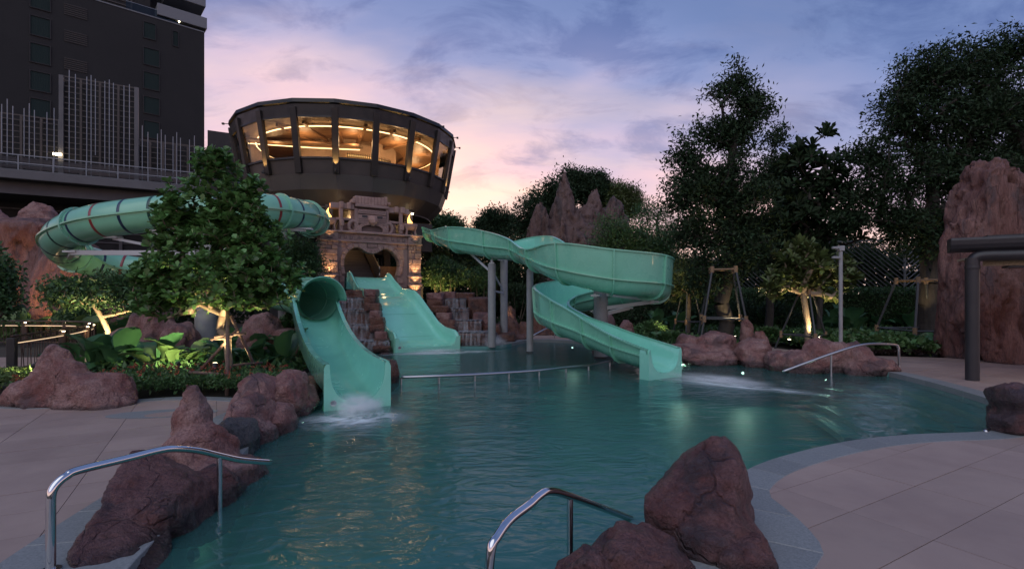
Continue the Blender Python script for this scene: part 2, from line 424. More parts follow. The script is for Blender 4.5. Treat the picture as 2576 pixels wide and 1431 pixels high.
def fill_with_hole(name, outer, hole, z, m, **k):
    bm = bmesh.new()
    ov = [bm.verts.new((x, y, z)) for x, y in outer]; hv = [bm.verts.new((x, y, z)) for x, y in hole]
    es = [bm.edges.new((l[i], l[(i+1) % len(l)])) for l in (ov, hv) for i in range(len(l))]
    bmesh.ops.triangle_fill(bm, use_beauty=True, use_dissolve=False, edges=es)
    for f in bm.faces:
        if f.normal.z < 0: f.normal_flip()
    me = bpy.data.meshes.new(name); bm.to_mesh(me); bm.free(); me.materials.append(m)
    o = bpy.data.objects.new(name, me); C.objects.link(o); tag(o, **k); return o
fill_with_hole('ground', [(-600, -200), (600, -200), (600, 900), (-600, 900)], POOL, -0.06, M['soil'], kind='structure')

# pool shell: walls and floor
mb = MB(); n = len(POOL); FZ = -1.15
mb.add([(x, y, -0.002) for x, y in POOL] + [(x, y, FZ) for x, y in POOL], [(i, n+i, n+(i+1) % n, (i+1) % n) for i in range(n)])
basin = mb.build('pool_basin', M['pool']); tag(basin, kind='structure')
bm = bmesh.new(); vs = [bm.verts.new((x, y, FZ)) for x, y in POOL]; bmesh.ops.triangle_fill(bm, use_beauty=True, edges=[bm.edges.new((vs[i], vs[(i+1) % n])) for i in range(n)])
me = bpy.data.meshes.new('pool_floor'); bm.to_mesh(me); bm.free(); me.materials.append(M['pool']); link(bpy.data.objects.new('pool_floor', me), basin)
# broad curved steps going down from the right-hand kerb, and the entry steps at the near left
def offset_line(pts, d):
    out = []
    for i, p in enumerate(pts):
        a, b = Vector(pts[max(i-1, 0)]), Vector(pts[min(i+1, len(pts)-1)])
        t = (b - a).normalized(); out.append((p[0] - t.y*d, p[1] + t.x*d))
    return out
steps_src = [(9.6, 14.2)] + PC + [(8.2, 8.2), (7.9, 7.9)]
for k in range(6):
    a = offset_line(steps_src, -0.02 - 0.42*k); b = offset_line(steps_src, -0.02 - 0.42*(k+1))
    z = -0.24 - 0.13*k
    mb = MB(); poly = a + b[::-1]; m_ = len(a)
    vs = [(x, y, z) for x, y in a] + [(x, y, z) for x, y in b] + [(x, y, z-0.14) for x, y in b]
    fs = [(i, i+1, m_+i+1, m_+i) for i in range(m_-1)] + [(m_+i, m_+i+1, 2*m_+i+1, 2*m_+i) for i in range(m_-1)]
    mb.add(vs, fs).build('step', M['poolstep'], basin)
for k in range(4):
    z = -0.26 - 0.17*k; r0 = 0.55 + 0.38*k
    mb = MB(); mb.prism([(-2.2 + r0*1.5*math.cos(a), 2.55 + r0*1.5*math.sin(a)) for a in [PI*2*j/28 for j in range(28)]], z-0.2, z)
    mb.build('step', M['poolstep'], basin)

# water
def water_mat():
    m = bpy.data.materials.new('pool_water'); m.use_nodes = True; t = m.node_tree; t.nodes.clear(); L = t.links.new
    N = t.nodes.new
    geo = N('ShaderNodeNewGeometry'); mp = N('ShaderNodeMapping'); L(geo.outputs['Position'], mp.inputs[0])
    mp.inputs['Scale'].default_value = (0.8, 1.5, 1); mp.inputs['Rotation'].default_value = (0, 0, R(-22))
    n1 = N('ShaderNodeTexNoise'); n1.inputs['Scale'].default_value = 3.0; n1.inputs['Detail'].default_value = 3; n1.inputs['Distortion'].default_value = 1.2; n1.inputs['Roughness'].default_value = 0.45
    L(mp.outputs[0], n1.inputs['Vector'])
    n2 = N('ShaderNodeTexNoise'); n2.inputs['Scale'].default_value = 0.9; n2.inputs['Detail'].default_value = 2; L(mp.outputs[0], n2.inputs['Vector'])
    ad = N('ShaderNodeMath'); ad.operation = 'MULTIPLY_ADD'; L(n2.outputs['Fac'], ad.inputs[0]); ad.inputs[1].default_value = 1.6; L(n1.outputs['Fac'], ad.inputs[2])
    bp = N('ShaderNodeBump'); bp.inputs['Strength'].default_value = 0.45; bp.inputs['Distance'].default_value = 0.05; L(ad.outputs[0], bp.inputs['Height'])
    gl = N('ShaderNodeBsdfGlossy'); gl.inputs['Roughness'].default_value = 0.13; gl.inputs['Color'].default_value = (0.85, 0.9, 0.95, 1); L(bp.outputs[0], gl.inputs['Normal'])
    tr = N('ShaderNodeBsdfTransparent'); tr.inputs['Color'].default_value = (0.48, 0.84, 0.78, 1)
    df = N('ShaderNodeBsdfDiffuse'); df.inputs['Color'].default_value = (0.085, 0.27, 0.245, 1)
    m1 = N('ShaderNodeMixShader'); m1.inputs[0].default_value = 0.32; L(tr.outputs[0], m1.inputs[1]); L(df.outputs[0], m1.inputs[2])
    fr = N('ShaderNodeFresnel'); fr.inputs['IOR'].default_value = 1.33; L(bp.outputs[0], fr.inputs['Normal'])
    m2 = N('ShaderNodeMixShader'); L(fr.outputs[0], m2.inputs[0]); L(m1.outputs[0], m2.inputs[1]); L(gl.outputs[0], m2.inputs[2])
    o = N('ShaderNodeOutputMaterial'); L(m2.outputs[0], o.inputs['Surface']); return m
M['water'] = water_mat()
bm = bmesh.new(); vs = [bm.verts.new((x, y, WZ)) for x, y in POOL]; bmesh.ops.triangle_fill(bm, use_beauty=True, edges=[bm.edges.new((vs[i], vs[(i+1) % n])) for i in range(n)])
for f in bm.faces:
    if f.normal.z < 0: f.normal_flip()
me = bpy.data.meshes.new('pool_water'); bm.to_mesh(me); bm.free(); me.materials.append(M['water'])
tag(link(bpy.data.objects.new('pool_water', me)), kind='structure')

# paving: real slabs clipped to each deck's outline, on a dark bed
def clip(poly, a, b):
    """keep the part of poly left of the line a->b"""
    out = []; ax, ay = a; dx, dy = b[0]-a[0], b[1]-a[1]
    side = [dx*(p[1]-ay) - dy*(p[0]-ax) for p in poly]
    for i in range(len(poly)):
        p, q, s, t = poly[i], poly[(i+1) % len(poly)], side[i], side[(i+1) % len(poly)]
        if s >= 0: out.append(p)
        if (s > 0 > t) or (s < 0 < t):
            k = s/(s-t); out.append((p[0]+(q[0]-p[0])*k, p[1]+(q[1]-p[1])*k))
    return out
def pave_deck(name, outline, tw, th, rot, z=0.0, m='pave', gap=0.0035):
    if area2(outline) < 0: outline = outline[::-1]
    mb = MB(); mb.prism(outline, -0.05, z-0.012)
    deck = mb.build(name, M['grout']); tag(deck, kind='structure')
    c, s = math.cos(rot), math.sin(rot)
    loc = [(p[0]*c + p[1]*s, -p[0]*s + p[1]*c) for p in outline]
    x0, x1 = min(p[0] for p in loc), max(p[0] for p in loc); y0, y1 = min(p[1] for p in loc), max(p[1] for p in loc)
    rnd = random.Random(3)
    for j in range(int(y0//th), int(y1//th)+1):
        for i in range(int(x0//tw)-1, int(x1//tw)+2):
            ox = i*tw + (j % 2)*tw*0.0
            q = [(ox+gap, j*th+gap), (ox+tw-gap, j*th+gap), (ox+tw-gap, (j+1)*th-gap), (ox+gap, (j+1)*th-gap)]
            p = loc
            for k in range(4):
                if len(p) < 3: break
                p = clip(p, q[k], q[(k+1) % 4])
            if len(p) < 3 or abs(area2(p)) < 0.01: continue
            w = [(a*c - b*s, a*s + b*c) for a, b in p]
            MB().prism(w, z-0.045, z + rnd.uniform(-0.0015, 0.0015)).build('paving_slab', M[m], deck)
    return deck
def coping_run(name, inner, width, z=0.007, seg=0.62, zb=-0.10, m='coping', lip=0.015):
    """stones laid along a line, the pool on its right-hand side"""
    d = [0.0]
    for i in range(1, len(inner)): d.append(d[-1] + math.dist(inner[i], inner[i-1]))
    tot = d[-1]; cnt = max(1, round(tot/seg))
    def at(s):
        for i in range(1, len(d)):
            if d[i] >= s:
                k = (s-d[i-1])/max(1e-6, d[i]-d[i-1]); a, b = inner[i-1], inner[i]
                t = Vector((b[0]-a[0], b[1]-a[1])).normalized()
                return Vector((a[0]+(b[0]-a[0])*k, a[1]+(b[1]-a[1])*k)), t
        return Vector(inner[-1]), t
    root = bpy.data.objects.new(name, None); C.objects.link(root); tag(root, kind='structure')
    for k in range(cnt):
        s0, s1 = tot*k/cnt + 0.003, tot*(k+1)/cnt - 0.003
        ins, outs = [], []
        for q in range(4):
            s = s0 + (s1-s0)*q/3; p, t = at(s)
            p2, t2 = at(min(tot, s+0.15)); p1, t1 = at(max(0, s-0.15)); t = (t1 + t2).normalized()
            nrm = Vector((-t.y, t.x)); w = width(s/tot) if callable(width) else width
            ins.append(p - nrm*lip); outs.append(p + nrm*w)
        MB().prism([tuple(v) for v in (ins + outs[::-1])][::-1] if area2([tuple(v) for v in ins + outs[::-1]]) < 0 else [tuple(v) for v in ins + outs[::-1]], zb, z).build('coping_stone', M[m], root, bevel=0.006)
    return root

ROT = R(30)
# near right deck
cop_r = PN[::-1]          # runs from lower left to the right; pool on its left -> reverse below
def wr(t):                # the band swells where the boulders stand
    return 0.36 if t < 0.60 else 0.36 + 0.42*min(1, (t-0.60)/0.10) + 0.12*math.sin((t-0.6)*22)
coping_run('pool_coping_near', PN[:], lambda t: wr(t))
outer_r = []
for i, p in enumerate(PN):
    a, b = Vector(PN[max(i-1, 0)]), Vector(PN[min(i+1, len(PN)-1)]); t = (b-a).normalized()
    tt = i/(len(PN)-1); outer_r.append((p[0] - t.y*(wr(tt)-0.10), p[1] + t.x*(wr(tt)-0.10)))
deck_r = outer_r + [(-0.6, 0.6), (17, 0.6), (17, 8.34), (8.95, 8.34)]
pave_deck('deck_near_right', deck_r, 1.27, 0.635, ROT)
# left deck with a broad granite band along the pool and a border round the planting
coping_run('pool_coping_left', PL[:], lambda t: 0.95 if t < 0.36 else max(0.35, 0.95-(t-0.36)*5))
outer_l = [(p[0] - (0.80 if p[1] < 6.6 else max(0.25, 0.80-(p[1]-6.6)*0.35)), p[1]) for p in PL if p[1] < 9.5]
outer_l[0] = (-2.3, 1.45)
bed_l = [(-4.78, 9.75), (-5.6, 10.05), (-6.6, 10.1), (-7.4, 9.75), (-8.3, 9.35), (-9.3, 9.45), (-10.4, 10.1), (-15.5, 10.3)]
coping_run('bed_border_left', [(x, y) for x, y in smooth2(bed_l[::-1], 4)][::-1], 0.30, z=0.006, seg=0.7, lip=0.0)
deck_l = outer_l + [(x, y-0.31) for x, y in smooth2(bed_l, 3)] + [(-15.5, 0.6), (-2.3, 0.6)]
pave_deck('deck_left', deck_l, 1.27, 0.635, ROT)
# grey and pink leaf-shaped inlay in the left deck
def ell(cx, cy, a, b, rot, n=28, t0=0, t1=2*PI):
    return [(cx + a*math.cos(t)*math.cos(rot) - b*math.sin(t)*math.sin(rot), cy + a*math.cos(t)*math.sin(rot) + b*math.sin(t)*math.cos(rot)) for t in [t0+(t1-t0)*k/n for k in range(n)]]
g0 = G(410, 1040)
inl = MB(); inl.prism(ell(g0.x, g0.y, 0.85, 0.32, 0.2), 0.0022, 0.005)
tag(inl.build('paving_inlay', M['coping']), kind='structure')
inl = MB(); inl.prism(ell(g0.x+0.25, g0.y, 0.48, 0.2, 0.35), 0.0055, 0.009)
tag(inl.build('paving_inlay', M['pave']), kind='structure')
# far right deck with a raised granite kerb, and the path that leaves it between the beds
coping_run('pool_kerb_right', PC[:], 0.36, z=0.006, seg=0.7, zb=-0.22)
out_c = offset_line(PC, 0.362)
deck_f = out_c + [(9.2, 8.35), (17, 8.35), (17, 14.9), (13.9, 16.4), (12.4, 16.9), (10.9, 17.0), (10.3, 18.2), (9.9, 20.5), (9.6, 24), (8.6, 26.4), (7.0, 26.4), (7.8, 24), (8.3, 21), (8.5, 18.5), (8.9, 16.4), (9.5, 14.9)]
pave_deck('deck_far_right', deck_f, 1.27, 0.635, ROT)
# small landing by the far end of the pool
coping_run('landing_kerb', [p for p in PF if p[1] > 21.2], 0.35, z=0.006, seg=0.7, zb=-0.22)
pave_deck('landing', [(0.3, 23.65), (0.9, 23.62), (2.5, 23.28), (3.62, 22.0), (4.9, 23.2), (4.3, 25.5), (0.3, 26)], 1.27, 0.635, ROT)
# path behind the left planting bed, in front of the cliff
pave_deck('path_left', [(-18.5, 11.2), (-12.2, 12.2), (-11.3, 13.6), (-11.0, 15.4), (-12.5, 16.6), (-18.5, 16.6)], 1.27, 0.635, ROT)

# ------------------------------------------------------------------ rocks
_ico = {}
def ico(sub):
    if sub not in _ico:
        bm = bmesh.new(); bmesh.ops.create_icosphere(bm, subdivisions=sub, radius=1.0)
        _ico[sub] = (np.array([v.co[:] for v in bm.verts]), [tuple(v.index for v in f.verts) for f in bm.faces]); bm.free()
    return _ico[sub]
def remesh(verts, faces, voxel):
    me = bpy.data.meshes.new('tmp'); me.from_pydata([tuple(v) for v in verts], [], faces)
    o = bpy.data.objects.new('tmp', me); C.objects.link(o)
    md = o.modifiers.new('r', 'REMESH'); md.mode = 'VOXEL'; md.voxel_size = voxel
    dg = bpy.context.evaluated_depsgraph_get(); ev = o.evaluated_get(dg); em = ev.to_mesh()
    V = np.empty(len(em.vertices)*3); em.vertices.foreach_get('co', V); V = V.reshape(-1, 3)
    F = [tuple(p.vertices) for p in em.polygons]
    if F and all(len(f) == 4 for f in F): F = np.array(F)
    ev.to_mesh_clear(); bpy.data.objects.remove(o); bpy.data.meshes.remove(me)
    return V, F
def normals(V, F):
    N = np.zeros_like(V); F = np.asarray(F)
    a = V[F[:, 2]] - V[F[:, 0]]; b = V[F[:, 3]] - V[F[:, 1]]
    n = np.cross(a, b)
    for k in range(4): np.add.at(N, F[:, k], n)
    return N / np.maximum(1e-9, np.linalg.norm(N, axis=1))[:, None]
def hull(pts):
    bm = bmesh.new()
    for p in pts: bm.verts.new(tuple(p))
    r_ = bmesh.ops.convex_hull(bm, input=bm.verts)
    bmesh.ops.delete(bm, geom=[v for v in bm.verts if not v.link_faces], context='VERTS')
    bm.verts.index_update(); V = np.array([v.co[:] for v in bm.verts]); F = [tuple(v.index for v in f.verts) for f in bm.faces]; bm.free(); return V, F
def blob(c, r, rz=0.0, tilt=(0, 0), pw=2.6, seed=0, cuts=9, taper=0.0, n=34):
    """angular lump: convex hull of points scattered over a rounded box"""
    rs = np.random.RandomState(seed); i = np.arange(n) + 0.5; ph = np.arccos(1-2*i/n); th = PI*(1+5**0.5)*i
    V = np.stack([np.cos(th)*np.sin(ph), np.sin(th)*np.sin(ph), np.cos(ph)], -1) + rs.normal(size=(n, 3))*0.22; V = unit_(V)
    q = V / (np.abs(V)**pw).sum(1)[:, None]**(1/pw)
    q = q*(1.05 + 0.10*rs.normal(size=(n, 1)).clip(-1.2, 1.0)); q = q.clip(-1.06, 1.06)
    if taper:
        s = 1 - taper*(q[:, 2]+1)/2; q[:, 0] *= s; q[:, 1] *= s
    q = q*np.array(r)
    m = np.array(Matrix.Rotation(rz, 3, 'Z') @ Matrix.Rotation(tilt[0], 3, 'X') @ Matrix.Rotation(tilt[1], 3, 'Y'))
    return hull(q @ m.T + np.array(c))
def unit_(v): return v/np.maximum(1e-9, np.linalg.norm(v, axis=-1, keepdims=True))
def bxh(u0, u1, vt, vb, Y, ry, seed, jit=0.10):
    """a squared block with uneven corners"""
    rs = np.random.RandomState(seed); c = P((u0+u1)/2, (vt+vb)/2, Y); r = np.array([(u1-u0)/2/1288*Y, ry, (vb-vt)/2/1288*Y])
    q = np.array([[x, y, z] for x in (-1, 1) for y in (-1, 0, 1) for z in (-1, 1)], float); q[:, 0] *= np.where(np.abs(q[:, 1]) > 0.5, 0.88, 1.0)
    return ('hull', [tuple(p) for p in (q + rs.uniform(-jit*2, jit, q.shape)*np.sign(q+1e-6))*r + np.array(c)], {})
def hb(pts):
    """an explicit angular block from corner points (u, v, Y)"""
    return ('hull', [tuple(P(*p)) for p in pts], {})
def bl(u0, u1, vt, vb, Y, ry=None, **k):
    """a blob from its outline in the picture and its distance"""
    rx = (u1-u0)/2/1288*Y; rz = (vb-vt)/2/1288*Y; c = P((u0+u1)/2, (vt+vb)/2, Y)
    return (tuple(c), (rx, ry if ry else rx*0.9, rz), k)
def rock_geo(blobs, seed, voxel=0.04, amp=1.0, stretch=1.0, freq=1.0, crack=1.0, strata=0.0):
    vs, fs, b = [], [], 0
    for i, (c, r, k) in enumerate(blobs):
        k = dict(k)
        if c == 'hull': V, F = hull(r)
        else: V, F = blob(c, r, seed=seed*13+i*5+1, **k)
        vs.append(V); fs += [tuple(x+b for x in f) for f in F]; b += len(V)
    V, F = remesh(np.concatenate(vs), fs, voxel)
    # soften the joints between the blobs
    Fa = np.asarray(F)
    for _ in range(1):
        S = np.zeros_like(V); cnt = np.zeros(len(V))
        for a, bb in ((0, 1), (1, 2), (2, 3), (3, 0)):
            np.add.at(S, Fa[:, a], V[Fa[:, bb]]); np.add.at(cnt, Fa[:, a], 1); np.add.at(S, Fa[:, bb], V[Fa[:, a]]); np.add.at(cnt, Fa[:, bb], 1)
        V = V*0.5 + 0.5*S/cnt[:, None]
    N = normals(V, F)
    size = float(np.mean([max(r) if c != 'hull' else 0.5 for c, r, _ in blobs])); size = min(size, 1.1)
    w = np.array([1, 1, stretch])*freq
    p = V*w + seed*5.1
    d = 0.12*size*fbm(p*1.6/size**0.5, 3) + 0.06*size*(np.abs(fbm(p*3.0/size**0.5 + 4, 4))*2.2 - 0.5) + 0.03*size*fbm(p*9, 3)
    rd = ridged(p*1.3/size**0.5 + 9, 3)
    d = d - crack*0.11*size*np.maximum(0, rd-0.72)*3
    rd2 = ridged(p*2.4/size**0.5 + 3, 2)
    d = d - crack*0.05*size*np.clip(rd2-0.78, 0, 1)*4
    if strata: d = d + strata*size*np.sin(V[:, 2]*9/size + 3*fbm(p*0.8, 2))*0.5
    return V + N*(d*amp)[:, None], F
def rock(name, label, blobs, seed, m='rock', cat='boulder', group=None, parent=None, **k):
    V, F = rock_geo(blobs, seed, **k)
    lo = V.min(0); hi = V.max(0)
    if parent is None:
        o = np_mesh(name, V, F, M[m], None, True, loc=((lo[0]+hi[0])/2, (lo[1]+hi[1])/2, max(lo[2], -0.1)))
        tag(o, label, cat, group)
    else:
        o = np_mesh(name, V, F, M[m], parent, True)
    return o
BK = 'boulders along the left bank'
rock('boulder', 'tall cone-topped reddish boulder, highest of those along the left bank', [bl(425, 548, 968, 1190, 6.2, 0.33, taper=0.45, cuts=3), bl(398, 600, 1055, 1240, 6.1, 0.5, taper=0.35), bl(385, 655, 1150, 1300, 5.9, 0.55)], 1, group=BK, voxel=0.035)
rock('boulder', 'long dark-red boulder sloping under the left foreground handrail', [hb([(325, 1128, 5.0), (385, 1122, 5.1), (440, 1150, 5.2), (535, 1200, 5.3), (560, 1290, 5.15), (270, 1210, 4.6), (250, 1260, 4.4), (480, 1210, 4.75), (400, 1290, 4.3), (520, 1380, 4.7), (300, 1400, 4.2), (600, 1330, 5.3), (330, 1330, 5.4)]),
      hb([(285, 1240, 4.5), (350, 1250, 4.6), (430, 1300, 4.5), (220, 1310, 4.2), (158, 1395, 3.85), (170, 1450, 3.66), (330, 1380, 3.95), (440, 1420, 4.2), (400, 1500, 3.78), (250, 1510, 3.70), (260, 1440, 4.5), (205, 1340, 4.0)]), bl(480, 600, 1175, 1330, 5.35, 0.35)], 2, 'rock_dark', group=BK, voxel=0.028, amp=0.8)
rock('boulder', 'smooth blue-grey boulder wedged between the red ones on the left bank', [bl(543, 645, 1045, 1200, 6.9, 0.42)], 3, 'rock_blue', group=BK)
rock('boulder', 'squat red boulder right behind the blue-grey one', [bl(578, 680, 990, 1150, 7.6, 0.5), bl(640, 690, 1060, 1150, 7.5, 0.3)], 4, group=BK)
rock('boulder', 'broad pale boulder beside the planting bed, above the squat red one', [bl(600, 705, 935, 1060, 8.7, 0.55, taper=0.2), bl(585, 660, 975, 1060, 8.5, 0.4)], 5, group=BK)
rock('boulder', 'large pinkish boulder with sloping right flank next to the front slide', [bl(685, 775, 928, 1070, 9.1, 0.6, taper=0.25), bl(700, 800, 965, 1060, 9.4, 0.5)], 6, group=BK)
rock('boulder', 'low cream-streaked boulder at the waterline below the pinkish one', [bl(665, 745, 1010, 1110, 8.1, 0.4)], 7, group=BK)
rock('boulder', 'brown boulder in shade under the flank of the front slide', [bl(752, 806, 945, 1025, 10.5, 0.42)], 8, 'rock_wet', group=BK)
rock('boulder', 'double-peaked purple-red rock mound standing on the left deck', [bl(88, 188, 868, 1050, 9.45, 0.42, taper=0.25, cuts=3), bl(145, 212, 905, 1040, 9.4, 0.35, cuts=3), bl(22, 160, 955, 1060, 9.45, 0.45), bl(125, 335, 938, 1075, 9.4, 0.5, pw=3.5, cuts=3), bl(60, 200, 930, 1060, 9.5, 0.42)], 9, voxel=0.045)
rock('boulder', 'rounded wet red boulder just right of the front slide outlet', [bl(930, 1004, 903, 985, 12.6, 0.45)], 10, 'rock_wet')
RFG = 'boulders in the right foreground'
rock('boulder', 'biggest dark boulder in the right foreground with a slanted top', [hb([(1790, 1090, 4.50), (1828, 1090, 4.60), (1868, 1135, 4.55), (1886, 1200, 4.45), (1622, 1238, 4.35), (1613, 1272, 4.2), (1650, 1212, 4.6), (1715, 1140, 4.65), (1672, 1300, 3.98), (1838, 1310, 3.95), (1868, 1175, 4.2), (1640, 1300, 4.1), (1632, 1420, 4.3), (1905, 1420, 4.2), (1900, 1300, 4.5), (1660, 1400, 4.75), (1895, 1380, 4.8), (1760, 1420, 3.95)]),
      bl(1680, 1915, 1290, 1440, 4.15, 0.36, pw=4)], 11, 'rock_dark', voxel=0.024, group=RFG, amp=0.8)
rock('boulder', 'low reddish boulder at the foot of the right foreground handrail', [hb([(1555, 1305, 3.9), (1620, 1300, 3.95), (1700, 1345, 3.85), (1755, 1420, 3.75), (1480, 1365, 3.8), (1450, 1410, 3.6), (1560, 1390, 3.45), (1680, 1420, 3.45), (1440, 1520, 3.7), (1770, 1520, 3.7), (1600, 1520, 3.3), (1600, 1480, 4.2)])], 12, 'rock_dark', voxel=0.024, group=RFG, amp=0.8)
rock('boulder', 'small pointed boulder at the bottom edge beside the reddish one', [hb([(1470, 1358, 3.6), (1520, 1372, 3.55), (1400, 1405, 3.5), (1385, 1440, 3.4), (1560, 1440, 3.45), (1470, 1420, 3.25), (1400, 1540, 3.5), (1560, 1540, 3.5), (1480, 1500, 3.9)])], 13, 'rock_dark', voxel=0.024, group=RFG, amp=0.8)
rock('boulder', 'block-like boulder below the big slanted one in the right foreground', [bl(1765, 1935, 1330, 1500, 4.0, 0.28, pw=5)], 14, 'rock_dark', voxel=0.024, group=RFG, amp=0.8)
rock('boulder', 'dark knobbly boulder at the right edge of the picture by the coping', [bl(2508, 2620, 965, 1040, 7.6, 0.45), bl(2530, 2640, 1000, 1100, 7.55, 0.5), bl(2503, 2560, 1040, 1100, 7.5, 0.25, pw=4)], 15, 'rock_dark', voxel=0.04)
RB = 'boulders along the right bank'
rock('boulder', 'long layered pink boulder with a humped top right of the spiral slide outlet', [bl(1665, 1775, 862, 925, 16.3, 0.8), bl(1730, 1860, 832, 905, 16.7, 0.8, taper=0.3), bl(1690, 1870, 880, 935, 16.2, 0.8, pw=4), bl(1700, 1760, 838, 890, 17.0, 0.5)], 16, group=RB, voxel=0.06, strata=0.03)
rock('boulder', 'pale boulder with a red seam between the layered one and the cleft one', [bl(1845, 1938, 850, 935, 15.9, 0.8), bl(1860, 1930, 890, 940, 15.5, 0.6)], 17, group=RB, voxel=0.055, strata=0.02)
rock('boulder', 'cleft low boulder beside the foot of the far right handrail', [bl(1925, 1995, 882, 955, 14.7, 0.55), bl(1965, 2060, 880, 960, 14.3, 0.55)], 18, group=RB, voxel=0.05)
rock('boulder', 'tall pink boulder with a dark grey patch behind the far right handrail', [bl(2012, 2125, 848, 970, 14.4, 0.6, taper=0.25), bl(2075, 2140, 860, 960, 14.3, 0.5)], 19, group=RB, voxel=0.05)
rock('boulder', 'sloping dark-pink boulder next to the raised kerb of the right deck', [bl(2110, 2195, 858, 965, 14.1, 0.6, taper=0.3), bl(2120, 2242, 895, 965, 13.9, 0.55)], 20, group=RB, voxel=0.05)
rock('boulder', 'upright rust-red stone under the legs of the tall tree support', [bl(1858, 1898, 800, 870, 20.0, 0.3, taper=0.35, cuts=3)], 21, voxel=0.045)
rock('boulder', 'round dark-red stone leaning by the path behind the pale boulder', [bl(1893, 1930, 833, 890, 18.4, 0.3)], 22, voxel=0.045)
# ------------------------------------------------------------------ round lookout building
M['bronze'] = mat('dark_bronze_cladding', (0.020, 0.018, 0.018), 0.42, base2=(0.030, 0.026, 0.025), nscale=1.5, metal=0.3, rvar=0.1)
M['bronze2'] = mat('bronze_panel', (0.062, 0.052, 0.050), 0.45, base2=(0.08, 0.066, 0.06), nscale=1.2, metal=0.2)
M['band'] = mat('bronze_band', (0.10, 0.088, 0.084), 0.4, base2=(0.115, 0.10, 0.095), nscale=1.0, metal=0.3)
M['soffit'] = mat('soffit_panel', (0.075, 0.058, 0.050), 0.55, base2=(0.09, 0.07, 0.058), nscale=1.0)
M['plaster'] = mat('warm_plaster', (0.62, 0.47, 0.36), 0.7)
M['woodc'] = mat('timber_panel', (0.34, 0.19, 0.10), 0.5, base2=(0.22, 0.12, 0.06), nscale=5, stretch=(0.3, 3, 3))
M['cove'] = emis('cove_strip', (1.0, 0.66, 0.30), 5.0)
M['shelf'] = emis('lit_shelf', (1.0, 0.62, 0.22), 1.6)
def glass_mat(name, tint=(0.80, 0.78, 0.76), rough=0.02, refl=1.5):
    m = bpy.data.materials.new(name); m.use_nodes = True; t = m.node_tree; t.nodes.clear(); N = t.nodes.new; L = t.links.new
    tr = N('ShaderNodeBsdfTransparent'); tr.inputs[0].default_value = (*tint, 1)
    gl = N('ShaderNodeBsdfGlossy'); gl.inputs['Roughness'].default_value = rough
    fr = N('ShaderNodeFresnel'); fr.inputs[0].default_value = refl
    gg = N('ShaderNodeNewGeometry'); fm_ = N('ShaderNodeMath'); fm_.operation = 'SUBTRACT'; fm_.use_clamp = True; L(fr.outputs[0], fm_.inputs[0]); L(gg.outputs['Backfacing'], fm_.inputs[1])
    mx = N('ShaderNodeMixShader'); L(fm_.outputs[0], mx.inputs[0]); L(tr.outputs[0], mx.inputs[1]); L(gl.outputs[0], mx.inputs[2])
    o = N('ShaderNodeOutputMaterial'); L(mx.outputs[0], o.inputs[0]); return m
M['glass'] = glass_mat('window_glass')
RC = Vector((-9.3, 29.3, 0)); NS = 20; A0 = R(-78.6); ST = 2*PI/NS
rot = thing('lookout_building', 'round black lookout building with slanted glowing windows on top of the stairs', 'building', RC)
def ring_pt(r, k, z): return RC + Vector((r*math.cos(A0+ST*k), r*math.sin(A0+ST*k), z))
def facet(name, prof, m, shrink=0.0, thick=0.04, parent=rot, ks=range(NS), smooth=False):
    """one flat panel per side; all share a mesh, turned round the axis"""
    (r0, z0), (r1, z1) = prof
    h = math.tan(ST/2)
    w0, w1 = r0*math.sin(ST/2)*(1-shrink), r1*math.sin(ST/2)*(1-shrink)
    c0, c1 = r0*math.cos(ST/2), r1*math.cos(ST/2)
    nx = Vector((z1-z0, 0, -(c1-c0))).normalized()*thick
    if nx.x < 0: nx = -nx
    vs = [Vector((c0, -w0, z0)), Vector((c0, w0, z0)), Vector((c1, w1, z1)), Vector((c1, -w1, z1))]
    vs = [v for v in vs] + [v - nx for v in vs]
    me = bpy.data.meshes.new(name)
    me.from_pydata([tuple(v) for v in vs], [], [(0,1,2,3),(7,6,5,4),(0,4,5,1),(1,5,6,2),(2,6,7,3),(3,7,4,0)])
    me.materials.append(m); out = []
    bmx = bmesh.new(); bmx.from_mesh(me); bmesh.ops.recalc_face_normals(bmx, faces=bmx.faces); bmx.to_mesh(me); bmx.free()
    for k in ks:
        o = bpy.data.objects.new(name, me); link(o, parent); o.rotation_euler.z = A0 + ST*(k+0.5); out.append(o)
    return out
NV = list(range(-7, 8))          # sides that can be seen
mb = MB(); pr = [(0.02, 11.45), (5.2, 11.1), (6.05, 10.98), (6.08, 10.80), (5.98, 10.76), (5.9, 10.70), (0.02, 10.68)]
mb.v = []; mb.f = []
vs = []
for k in range(NS): vs += [ring_pt(r, k, z) for r, z in pr]
m_ = len(pr); fs = [(k*m_+i, ((k+1) % NS)*m_+i, ((k+1) % NS)*m_+i+1, k*m_+i+1) for k in range(NS) for i in range(m_-1)]
mb.add(vs, fs).build('roof', M['bronze'], rot)
facet('fascia_panel', ((5.93, 10.22), (6.0, 10.74)), M['bronze'], 0.004, 0.08)
facet('window_pane', ((5.53, 8.40), (5.90, 10.22)), M['glass'], 0.08, 0.012, ks=NV)
facet('sill_panel', ((5.36, 7.66), (5.54, 8.42)), M['bronze2'], 0.006, 0.06)
facet('band_panel', ((5.22, 7.0), (5.46, 7.68)), M['band'], 0.004, 0.06)
facet('soffit_panel', ((4.55, 6.32), (5.22, 7.0)), M['soffit'], 0.004, 0.05)
